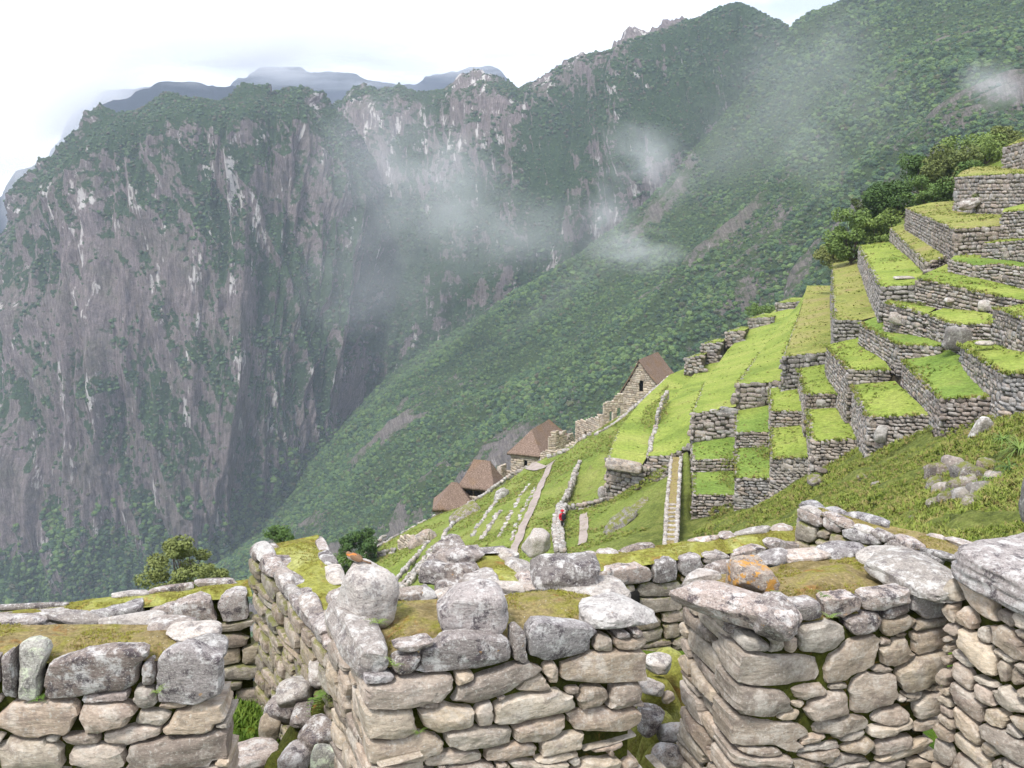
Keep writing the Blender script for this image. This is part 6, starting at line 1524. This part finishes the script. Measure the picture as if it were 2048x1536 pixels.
# ---------- wall at the right edge
ZR = -1.78
A_, B_ = P(1900, 1140, z=ZR), P(2330, 1330, z=ZR)
nn = Vector((B_.y - A_.y, -(B_.x - A_.x))).normalized(); nn = -nn if nn.x < 0 else nn
T = thing('stone_wall', 'wall at the right edge running towards the camera under a big dark slab', 'stone wall', (A_.x, A_.y, -3.85), 0, 'foreground walls of the ruined house'); bs = T.location[:]
poly = [A_[:2], B_[:2], (B_.x + nn.x * 0.9, B_.y + nn.y * 0.9), (A_.x + nn.x * 0.9, A_.y + nn.y * 0.9)]
prism('earth_core', inset(poly, 0.045), -3.9, [ZR - 0.06] * 4, M_MOSSDARK, T, bs)
fc = Face(A_, B_); rr = random.Random(7)
Z5 = z1([(1730, 470, 200, 100, -28), (1990, 600, 120, 160, -20), (1895, 560, 45, 100, 0), (1800, 640, 230, 130, -38), (1730, 730, 130, 120, -30), (1960, 740, 120, 70, -30), (1960, 850, 230, 120, -28), (1790, 890, 260, 140, -42), (1940, 930, 130, 40, -30), (1720, 1030, 170, 100, -42),
         (1935, 1010, 60, 120, 0), (2015, 1040, 90, 120, -25), (1850, 1070, 150, 30, -24), (1830, 1130, 120, 90, -30), (1740, 1160, 220, 110, -40), (1980, 1170, 210, 120, -28), (1745, 1290, 200, 130, -40), (1900, 1250, 120, 90, -20), (1960, 1390, 330, 110, -30), (1780, 1420, 240, 110, -40)], 2.566, 1250, 950)
sd_ = [fc.seed_px(*s_) for s_ in Z5]
mx_u = max(s_[0][0] + 0.1 for s_ in sd_)
sd_ += [s_ for s_ in course_seeds(fc.L, -3.9, ZR - 0.1, 0.28, 0.10, rr) if (s_[0][1] < -2.62 or s_[0][0] > mx_u)]
sd_ = fill_gaps(sd_, (0.0, mx_u, -2.62, ZR - 0.05), rr, 0.05, (0.15, 0.09))
lay(T, bs, fc, sd_, (0.0, fc.L, -4.0, ZR - 0.02), M_STONE, 0.032, 0.22, 7, 0.005)
me = boulder_mesh('capstone', 171, 5, 8, 3, 0.05, 0.03); p = (A_ + B_) / 2; o = obj('capstone', me, M_CAP, T)
c0 = Vector((A_.x, A_.y, 0)) + (Vector((B_.x, B_.y, 0)) - Vector((A_.x, A_.y, 0))).normalized() * 0.56 + Vector((nn.x, nn.y, 0)) * 0.34
o.location = (c0.x - bs[0], c0.y - bs[1], ZR + 0.03 - bs[2]); o.scale = (0.56, 0.40, 0.085); o.rotation_euler = (0.0, 0.05, fc.rz); tag(o, 'big dark slab with pale lichen')

# ---------- wall B: the long mossy wall left of centre, running away
def wall_run(label, far_l, near_l, near_r, far_r, zt, zb, stone_wh, m, mossm, seed, capm=M_CAP, faces=((1, 0),), capn=14, caps=(0.30, 0.22, 0.14), mats=None, gap=0.005, K=22, both=True, slopes=None, end_face=False, crown=0.05, cap_rows=None, skipcap=0.1):
    """far_l.. px corners on level zt (or (px,py,z)); faces: pairs of corner indices to be clad, order gives outward"""
    cs = [P(c[0], c[1], z=(c[2] if len(c) > 2 else zt)) for c in (far_l, near_l, near_r, far_r)]
    T = thing('stone_wall', label, 'stone wall', (cs[1].x, cs[1].y, zb), 0, 'foreground walls of the ruined house'); bs = T.location[:]; r = random.Random(seed)
    poly = [c[:2] for c in cs]; prism('earth_core', inset(poly, 0.05), zb, [c.z - 0.06 for c in cs], M_MOSSDARK, T, bs)
    for q, (i, j) in enumerate(faces):
        fc = Face(cs[i], cs[j]); ztop = max(cs[i].z, cs[j].z)
        sl = (cs[j].z - cs[i].z) / fc.L
        sd_ = course_seeds(fc.L, zb - abs(sl) * fc.L, cs[i].z - 0.01, stone_wh[0], stone_wh[1], r, sl)
        sd_ = [s_ for s_ in sd_ if s_[0][1] > zb]
        lay(T, bs, fc, sd_, (0.0, fc.L, zb - 0.2, ztop + 0.05), m, 0.035, 0.16, seed * 10 + q, gap, K, mats=[(lambda c, rr_, z_=cs[i].z, sl_=sl, b_=stone_wh[1]: c[1] > z_ + sl_ * c[0] - b_ * 1.15, capm)])
    moss_top(T, bs, inset(poly, 0.02), [c.z - 0.02 for c in cs], mossm, 0.045, 0.035, crown, seed, 0.25)
    rows = cap_rows if cap_rows is not None else [(0, 1), (3, 2)]
    for (i, j) in rows:
        a, b = np.array(cs[i][:]), np.array(cs[j][:]); d = b - a; ln = np.linalg.norm(d); cen = np.mean(np.array([c[:] for c in cs]), 0); s_ = 0
        nrm = np.array([-d[1], d[0], 0]) / ln; nrm = nrm if nrm @ (cen - a) > 0 else -nrm; rz = math.atan2(d[1], d[0])
        while s_ < ln:
            cw = caps[0] * r.uniform(0.5, 1.4)
            if r.random() > skipcap:
                cd = caps[1] * r.uniform(0.5, 0.95); ch = caps[2] * r.uniform(0.45, 0.95)
                me = sharpen(boulder_mesh('capstone', seed * 100 + int(s_ * 50), 3, 5, 9, 0.08, 0.05), 16)
                p = a + d / ln * (s_ + cw / 2) + nrm * (cd * 0.40) + np.array([0, 0, -ch * 0.22])
                o = obj('capstone', me, capm if r.random() < 0.5 else M_PALE, T, tuple(p - np.array(bs))); o.scale = (cw * 0.52, cd / 2, ch / 2); o.rotation_euler = (r.uniform(-.1, .1), r.uniform(-.1, .1), rz + r.uniform(-.1, .1))
            s_ += cw
    return T, cs
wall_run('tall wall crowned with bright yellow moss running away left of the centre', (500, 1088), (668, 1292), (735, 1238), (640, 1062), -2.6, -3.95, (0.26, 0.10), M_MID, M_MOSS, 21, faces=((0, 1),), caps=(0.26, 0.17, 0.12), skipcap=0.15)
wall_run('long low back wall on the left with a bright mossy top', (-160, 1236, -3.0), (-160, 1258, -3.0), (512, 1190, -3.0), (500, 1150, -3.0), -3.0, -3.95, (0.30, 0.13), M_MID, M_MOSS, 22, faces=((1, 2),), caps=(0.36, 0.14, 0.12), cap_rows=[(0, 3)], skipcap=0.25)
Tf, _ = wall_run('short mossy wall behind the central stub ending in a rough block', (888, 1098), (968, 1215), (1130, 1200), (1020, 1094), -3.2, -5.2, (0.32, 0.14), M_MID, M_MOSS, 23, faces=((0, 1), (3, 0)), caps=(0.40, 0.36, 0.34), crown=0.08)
for k, (px, py, Y, a_, b_, c_) in enumerate([(900, 1098, 8.1, .30, .28, .20), (925, 1112, 7.95, .34, .26, .16), (893, 1128, 7.95, .30, .3, .26), (880, 1148, 7.8, .30, .3, .20), (925, 1150, 7.7, .36, .3, .2), (905, 1180, 7.6, .34, .34, .22), (950, 1185, 7.5, .36, .3, .22)]):
    capstone(Tf, Tf.location[:], px, py, Y, (a_, b_, c_), 0.4 * k, 480 + k, M_CAP, (0.1, 0.1), 4.5, 0, 4, rough=0.1, fine=0.05)
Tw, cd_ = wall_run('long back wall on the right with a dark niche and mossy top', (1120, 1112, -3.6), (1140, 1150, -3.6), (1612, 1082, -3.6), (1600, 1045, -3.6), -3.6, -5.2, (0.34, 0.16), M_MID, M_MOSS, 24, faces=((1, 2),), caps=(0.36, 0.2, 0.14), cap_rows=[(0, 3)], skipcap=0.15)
fcN = Face(cd_[1], cd_[2]); c_ = fcN.px(1263, 1200); me = mesh_np('niche', *[np.array([(-.07, -0.045, -.08), (.07, -0.045, -.08), (.06, -0.045, .08), (-.06, -0.045, .08), (-.08, 0.1, -.10), (.08, 0.1, -.10), (.07, 0.1, .10), (-.07, 0.1, .10)]), np.array([[0, 1, 2, 3], [0, 4, 5, 1], [3, 2, 6, 7], [0, 3, 7, 4], [1, 5, 6, 2]])], False)  # black block on the face, the hollow's shade is painted
w_ = fcN.world(c_[0], c_[1]); o = obj('niche', me, M_INNERSHADE, Tw, (w_[0] - Tw.location[0], w_[1] - Tw.location[1], w_[2] - Tw.location[2])); o.rotation_euler = (0, 0, fcN.rz)
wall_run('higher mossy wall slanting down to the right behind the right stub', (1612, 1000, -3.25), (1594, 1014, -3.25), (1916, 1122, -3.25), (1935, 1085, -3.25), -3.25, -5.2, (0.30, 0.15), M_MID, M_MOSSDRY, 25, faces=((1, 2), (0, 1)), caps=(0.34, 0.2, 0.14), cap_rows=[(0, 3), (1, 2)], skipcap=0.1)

# loose stones in the yard between the stubs
YARD = [(590, 1385, 5.55, .42, .30, .22, M_PALE, 'broken pale block leaning on the foot of the tall mossy wall'), (560, 1420, 5.8, .30, .22, .22, M_CAP, 'dark mossy stone in the yard beside the broken block'), (540, 1452, 5.75, .18, .2, .26, M_STONE, 'upright small stone at the edge of the yard grass'),
        (605, 1425, 5.4, .30, .2, .12, M_CAP, 'tilted thin dark stone in the yard'), (635, 1475, 5.0, .30, .26, .26, M_CAP, 'dark block near the central stub in the yard'), (500, 1508, 5.35, .55, .40, .14, M_PALE, 'flat pale slab at the lower edge of the yard'),
        (592, 1520, 4.9, .26, .22, .22, M_CAP, 'speckled dark stone at the lower edge of the yard'), (655, 1520, 4.7, .24, .22, .24, M_GREENLICHEN, 'green lichened stone at the foot of the central stub'), (640, 1340, 5.5, .34, .22, .14, M_PALE, 'pale stone fallen below the tall mossy wall'),
        (1310, 1325, 5.4, .26, .20, .13, M_PALE, 'flat pale stone in the gap between the stubs'), (1335, 1395, 5.2, .10, .10, .08, M_STONE, 'little upright stone in the gap'), (1300, 1440, 4.9, .2, .2, .22, M_CAP, 'dark stone in the gap against the central stub'),
        (1345, 1462, 4.85, .26, .2, .12, M_PALE, 'pale slanting stone low in the gap'), (1335, 1510, 4.7, .22, .2, .16, M_CAP, 'speckled stone lowest in the gap'), (1300, 1375, 5.2, .2, .18, .12, M_PALE, 'pale stone behind the corner of the central stub')]
for k, (px, py, Y, a, b, c, m_, lab) in enumerate(YARD):
    boulder(lab, px, py, Y, (a * .72, b * .72, c * .72), 300 + k, m_, (rr.uniform(-.35, .35), rr.uniform(-.35, .35), rr.uniform(0, 3)), 'loose stone', 'loose_stone', 4, 4, 'fallen stones between the foreground walls', rough=0.1, fine=0.04)
# mossy rubble they rest on
def rubble_bank(name, pts_, m, seed, kind='structure'):
    "pts: px,py,Y,radius,height mounds merged to one sheet"
    C_ = [P(a, b, c) for a, b, c, _ in pts_]; R_ = [d for *_, d in pts_]
    x0, x1 = min(c.x for c in C_) - 0.5, max(c.x for c in C_) + 0.5; y0, y1 = min(c.y for c in C_) - 0.5, max(c.y for c in C_) + 0.5
    X_, Y_ = np.meshgrid(np.arange(x0, x1, 0.025), np.arange(y0, y1, 0.025), indexing='ij'); Z_ = np.full(X_.shape, -4.1)
    for c, R1 in zip(C_, R_): Z_ = np.maximum(Z_, -4.1 + (c.z + 4.1) * np.exp(-(((X_ - c.x) ** 2 + (Y_ - c.y) ** 2) / R1 ** 2) ** 1.3))
    Z_ += 0.05 * fbm(xyz(X_ / 0.18, Y_ / 0.18), 4, seed)
    me = mesh_np(name, np.stack([X_, Y_, Z_], -1).reshape(-1, 3), grid_faces(*X_.shape))
    if me.polygons[0].normal.z < 0: me.flip_normals()
    o = obj(name, me, m); o['kind'] = kind
rubble_bank('mossy_bank', [(1320, 1350, 5.35, .26), (1325, 1420, 5.05, .22), (1320, 1490, 4.8, .22), (1340, 1300, 5.7, .3)], M_MOSS, 71)
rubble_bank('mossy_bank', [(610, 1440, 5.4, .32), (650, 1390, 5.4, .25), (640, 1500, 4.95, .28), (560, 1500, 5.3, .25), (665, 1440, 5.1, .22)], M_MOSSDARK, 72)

# moss and grass growing on the near tops and in the joints
def tiny(name, faces_pts, n, size, coll, seed, tilt=0.5):
    pass
C_MOSSTUFT = source_collection('moss_sprig', [tuft_mesh('moss_sprig', 30 + q, 7) for q in range(3)], leaf_material('moss sprigs', (0.10, 0.10, 0.015), (0.20, 0.20, 0.02), (0.30, 0.29, 0.05), (0.22, 0.14, 0.05), 0.3))
def sprigs(objs, n, size, seed, coll, patch=0.5):
    r = np.random.RandomState(seed); P_, S2 = [], []
    tot = []
    for o in objs:
        M = np.array(Matrix.LocRotScale(o.parent.location, Euler(o.parent.rotation_euler), Vector((1, 1, 1)))) if o.parent else np.eye(4)
        v = np.array([x.co[:] for x in o.data.vertices]) @ M[:3, :3].T + M[:3, 3]; tri = np.array([p.vertices[:3] for p in o.data.polygons]); tot.append((v, tri))
    areas = [0.5 * np.linalg.norm(np.cross(v[t[:, 1]] - v[t[:, 0]], v[t[:, 2]] - v[t[:, 0]]), axis=1) for v, t in tot]
    A = sum(a.sum() for a in areas)
    for (v, t), a in zip(tot, areas):
        k = int(n * a.sum() / A); idx = r.choice(len(t), k, p=a / a.sum()); w_ = r.dirichlet((1, 1, 1), k)
        p = (v[t[idx]] * w_[..., None]).sum(1); P_.append(p)
    p = np.concatenate(P_); k = fbm(p / 0.14, 3, seed) > (0.5 - patch); p = p[k]; s_ = size * r.uniform(0.4, 1.3, len(p)); p[:, 2] -= 0.003
    scatter('moss_sprigs', p, np.stack([s_, s_, s_ * 0.7], 1), coll, tilt=0.5, seed=seed)
tops = [o for o in bpy.data.objects if o.name.startswith('moss_top') and o.parent and o.parent.name.startswith('stone_wall')]
sprigs(tops, 60000, 0.016, 5, C_MOSSTUFT, 0.45)
C_GRASSBL = C_TUFT
yg = [o for o in bpy.data.objects if o.name.startswith('courtyard_ground')]
rg = np.random.RandomState(3); n_ = 9000; q = np.stack([rg.uniform(-2.6, -0.6, n_), rg.uniform(4.6, 6.9, n_)], 1); ok = fbm(xyz(q[:, 0] / 0.3, q[:, 1] / 0.3), 3, 5) > -0.2
q = q[ok]; zz = -3.85 + 0.05 * fbm(xyz(q[:, 0] / 0.5, q[:, 1] / 0.5), 4, 601) + 0.12 * fbm(xyz(q[:, 0] / 1.6, q[:, 1] / 1.6), 2, 602); s_ = rg.uniform(0.03, 0.09, len(q))
C_YARD = source_collection('yard_grass_tuft', [tuft_mesh('yard_grass_tuft', 50 + q_, 9) for q_ in range(3)], leaf_material('yard grass', (0.05, 0.10, 0.012), (0.09, 0.16, 0.015), (0.15, 0.21, 0.03)))
scatter('grass', np.stack([q[:, 0], q[:, 1], zz], 1), np.stack([s_, s_, s_], 1), C_YARD, 0.4, 9)
# small ferns rooted in the joints
def fern(label, px, py, Y, ln, n, seed):
    r = random.Random(seed); p = P(px, py, Y); co, fs = [], []
    for k in range(n):
        a = r.uniform(0, 6.28); up = r.uniform(0.3, 1.0); dx, dy = math.cos(a), math.sin(a); L_ = ln * r.uniform(0.6, 1.1)
        for j in range(7):
            t = (j + 1) / 7; x, y, h = dx * L_ * t, dy * L_ * t, L_ * (up * t - 0.6 * t * t); w_ = L_ * 0.28 * (1 - t * 0.7)
            for sgn in (-1, 1):
                b0 = len(co); co += [(x, y, h), (x + sgn * -dy * w_ * .5 + dx * w_ * .4, y + sgn * dx * w_ * .5 + dy * w_ * .4, h + w_ * .1), (x + sgn * -dy * w_, y + sgn * dx * w_, h - w_ * .1), (x + sgn * -dy * w_ * .5 - dx * w_ * .15, y + sgn * dx * w_ * .5 - dy * w_ * .15, h)]
                fs.append([b0, b0 + 1, b0 + 2, b0 + 3])
    o = obj('fern', mesh_np('fern', co, np.array(fs)), M_FERN, None, p); tag(o, label, 'fern', 'small ferns growing from the wall joints')
for k, (px, py, Y, ln, n, lab) in enumerate([(755, 1245, 4.0, .06, 9, 'small bright fern at the foot of the bird boulder'), (797, 1212, 4.2, .05, 8, 'fern sprig right of the bird boulder'), (838, 1465, 3.74, .04, 7, 'fern in the joint low on the left of the central stub'), (632, 1395, 5.3, .16, 9, 'leafy weed among the yard stones'),
        (790, 1330, 3.68, .05, 8, 'fern under the long rim stone of the central stub'), (1645, 1192, 4.15, .05, 8, 'fern between the top stones of the right stub'), (1660, 1235, 4.1, .05, 9, 'fern below the tall top stone of the right stub'), (1548, 1187, 4.3, .04, 7, 'fern beside the orange lichened stone'), (315, 1385, 3.72, .05, 8, 'fern beside the big rounded stone of the left stub'), (80, 1400, 3.75, .05, 7, 'fern under the green lichened stone')]):
    fern(lab, px, py, Y, ln, n, 900 + k)

# ---------- the bird
M_BIRD = plain('brown streaked plumage', (0.20, 0.12, 0.07), 0.8, 0.5, 60); M_BELLY = plain('grey breast feathers', (0.36, 0.32, 0.28), 0.8, 0.2, 60); M_RUFOUS = plain('rufous collar feathers', (0.50, 0.17, 0.04), 0.8, 0.2, 60); M_BEAK = plain('dark beak and legs', (0.05, 0.04, 0.035), 0.5, 0.1, 60)
pb = P(708, 1126, 4.22); T = thing('bird', 'small brown sparrow with a rufous collar perched on the lichened boulder', 'bird', pb[:], math.radians(0)); T.scale = (.85, .85, .85)
bd_ = skin_body('body', [(0.0, 0, .030), (.028, 0, .021), (.050, 0, .013), (-.020, 0, .042), (-.030, 0, .055), (-.035, 0, .064)], [(0, 1), (1, 2), (0, 3), (3, 4), (4, 5)], [.021, .017, .006, .019, .0125, .011], M_BIRD, T, 2)
bd_.data.materials.append(M_BELLY); bd_.data.materials.append(M_RUFOUS)
for p in bd_.data.polygons:
    c = p.center
    if c.z < 0.030 + max(0, -c.x) * 0.4 and c.x < 0.03: p.material_index = 1
    if 0.046 < c.z < 0.0545 and c.x > -0.040: p.material_index = 2
me = mesh_np('tail', [(.040, -.007, .018), (.040, .007, .018), (.092, .009, .000), (.092, -.009, .000), (.040, -.006, .014), (.040, .006, .014), (.090, .008, -.003), (.090, -.008, -.003)], np.array([[0, 1, 2, 3], [7, 6, 5, 4], [0, 3, 7, 4], [1, 5, 6, 2], [2, 6, 7, 3]]), False); obj('tail', me, M_BIRD, T)
for sgn in (-1, 1):
    me = boulder_mesh('wing', 7, 3, 2.2, 0, 0.0, 0.0); o = obj('wing', me, M_BIRD, T, (.012, sgn * .018, .032)); o.scale = (.034, .006, .014); o.rotation_euler = (0, .45, sgn * 0.08)
    me = mesh_np('leg', *tube_np([(-.004, sgn * .007, .014), (-.006, sgn * .008, .0), (-.016, sgn * .009, -.001)], [.0015, .0013, .001], 6)); obj('leg', me, M_BEAK, T)
    me = boulder_mesh('eye', 8, 2, 2.0, 0, 0, 0); o = obj('eye', me, M_BEAK, T, (-.041, sgn * .0085, .067)); o.scale = (.0018, .0012, .0018)
me = mesh_np('beak', *tube_np([(-.044, 0, .0635), (-.050, 0, .0625), (-.057, 0, .061)], [.0036, .0025, .0004], 6)); obj('beak', me, M_BEAK, T)
MISTS = [
 # px, py, Y, sx, sy, sz, density, noise scale, thr, seed, roll
 (900, 400, 1050, 120, 90, 95, 0.012, 1.6, (0.42, 0.80), 1.0, 0.5),
 (760, 330, 1150, 110, 90, 130, 0.006, 1.5, (0.40, 0.80), 2.0, 0.6),
 (1290, 320, 900, 66, 50, 42, 0.014, 1.7, (0.42, 0.75), 3.0, 0.7),
 (1215, 430, 900, 36, 40, 52, 0.016, 1.7, (0.42, 0.75), 4.0, -0.3),
 (1270, 500, 850, 56, 40, 26, 0.020, 1.7, (0.42, 0.72), 5.0, 0.15),
 (740, 560, 1100, 110, 90, 110, 0.0045, 1.4, (0.38, 0.80), 6.0, 0.3),
 (1620, 210, 800, 110, 80, 110, 0.005, 1.4, (0.40, 0.80), 7.0, 0.6),
 (1985, 170, 520, 22, 18, 18, 0.04, 1.8, (0.42, 0.75), 8.0, 0.4),
 (1050, 480, 1100, 150, 90, 60, 0.005, 1.5, (0.40, 0.8), 9.0, -0.2),
 (1150, 620, 1150, 230, 60, 70, 0.0035, 1.3, (0.36, 0.8), 31.0, -0.75),
 (880, 760, 1250, 190, 60, 70, 0.0035, 1.3, (0.36, 0.8), 32.0, -0.75),
 (1420, 330, 1150, 200, 60, 90, 0.0030, 1.3, (0.36, 0.8), 33.0, -0.75),
]
for k, (px, py, Y, sx, sy, sz, de, ns, thr, seed, roll) in enumerate(MISTS):
    mist('mist', px, py, Y, sx, sy, sz, de, ns, thr, seed, 0.0, roll)
# cloud bank over the far ridges
CLOUDS = [
 (540, 62, 3200, 1200, 420, 190, 0.018, 3.8, (0.42, 0.58), 11.0, 0.0),
 (130, 190, 3000, 380, 350, 230, 0.014, 2.4, (0.38, 0.64), 12.0, -0.6),
 (-40, 270, 2350, 240, 140, 230, 0.010, 2.0, (0.36, 0.64), 13.0, -0.5),
 (330, 130, 2250, 190, 120, 60, 0.010, 2.6, (0.46, 0.72), 14.0, 0.1),
 (640, 110, 2300, 150, 110, 60, 0.012, 2.4, (0.48, 0.74), 21.0, -0.2),
 (60, 400, 2200, 90, 80, 140, 0.018, 1.9, (0.40, 0.70), 15.0, 0.3),
 (900, 85, 2400, 300, 130, 55, 0.010, 2.4, (0.44, 0.72), 16.0, 0.0),
]
for k, (px, py, Y, sx, sy, sz, de, ns, thr, seed, roll) in enumerate(CLOUDS):
    mist('cloud', px, py, Y, sx, sy, sz, de, ns, thr, seed, 0.0, roll)
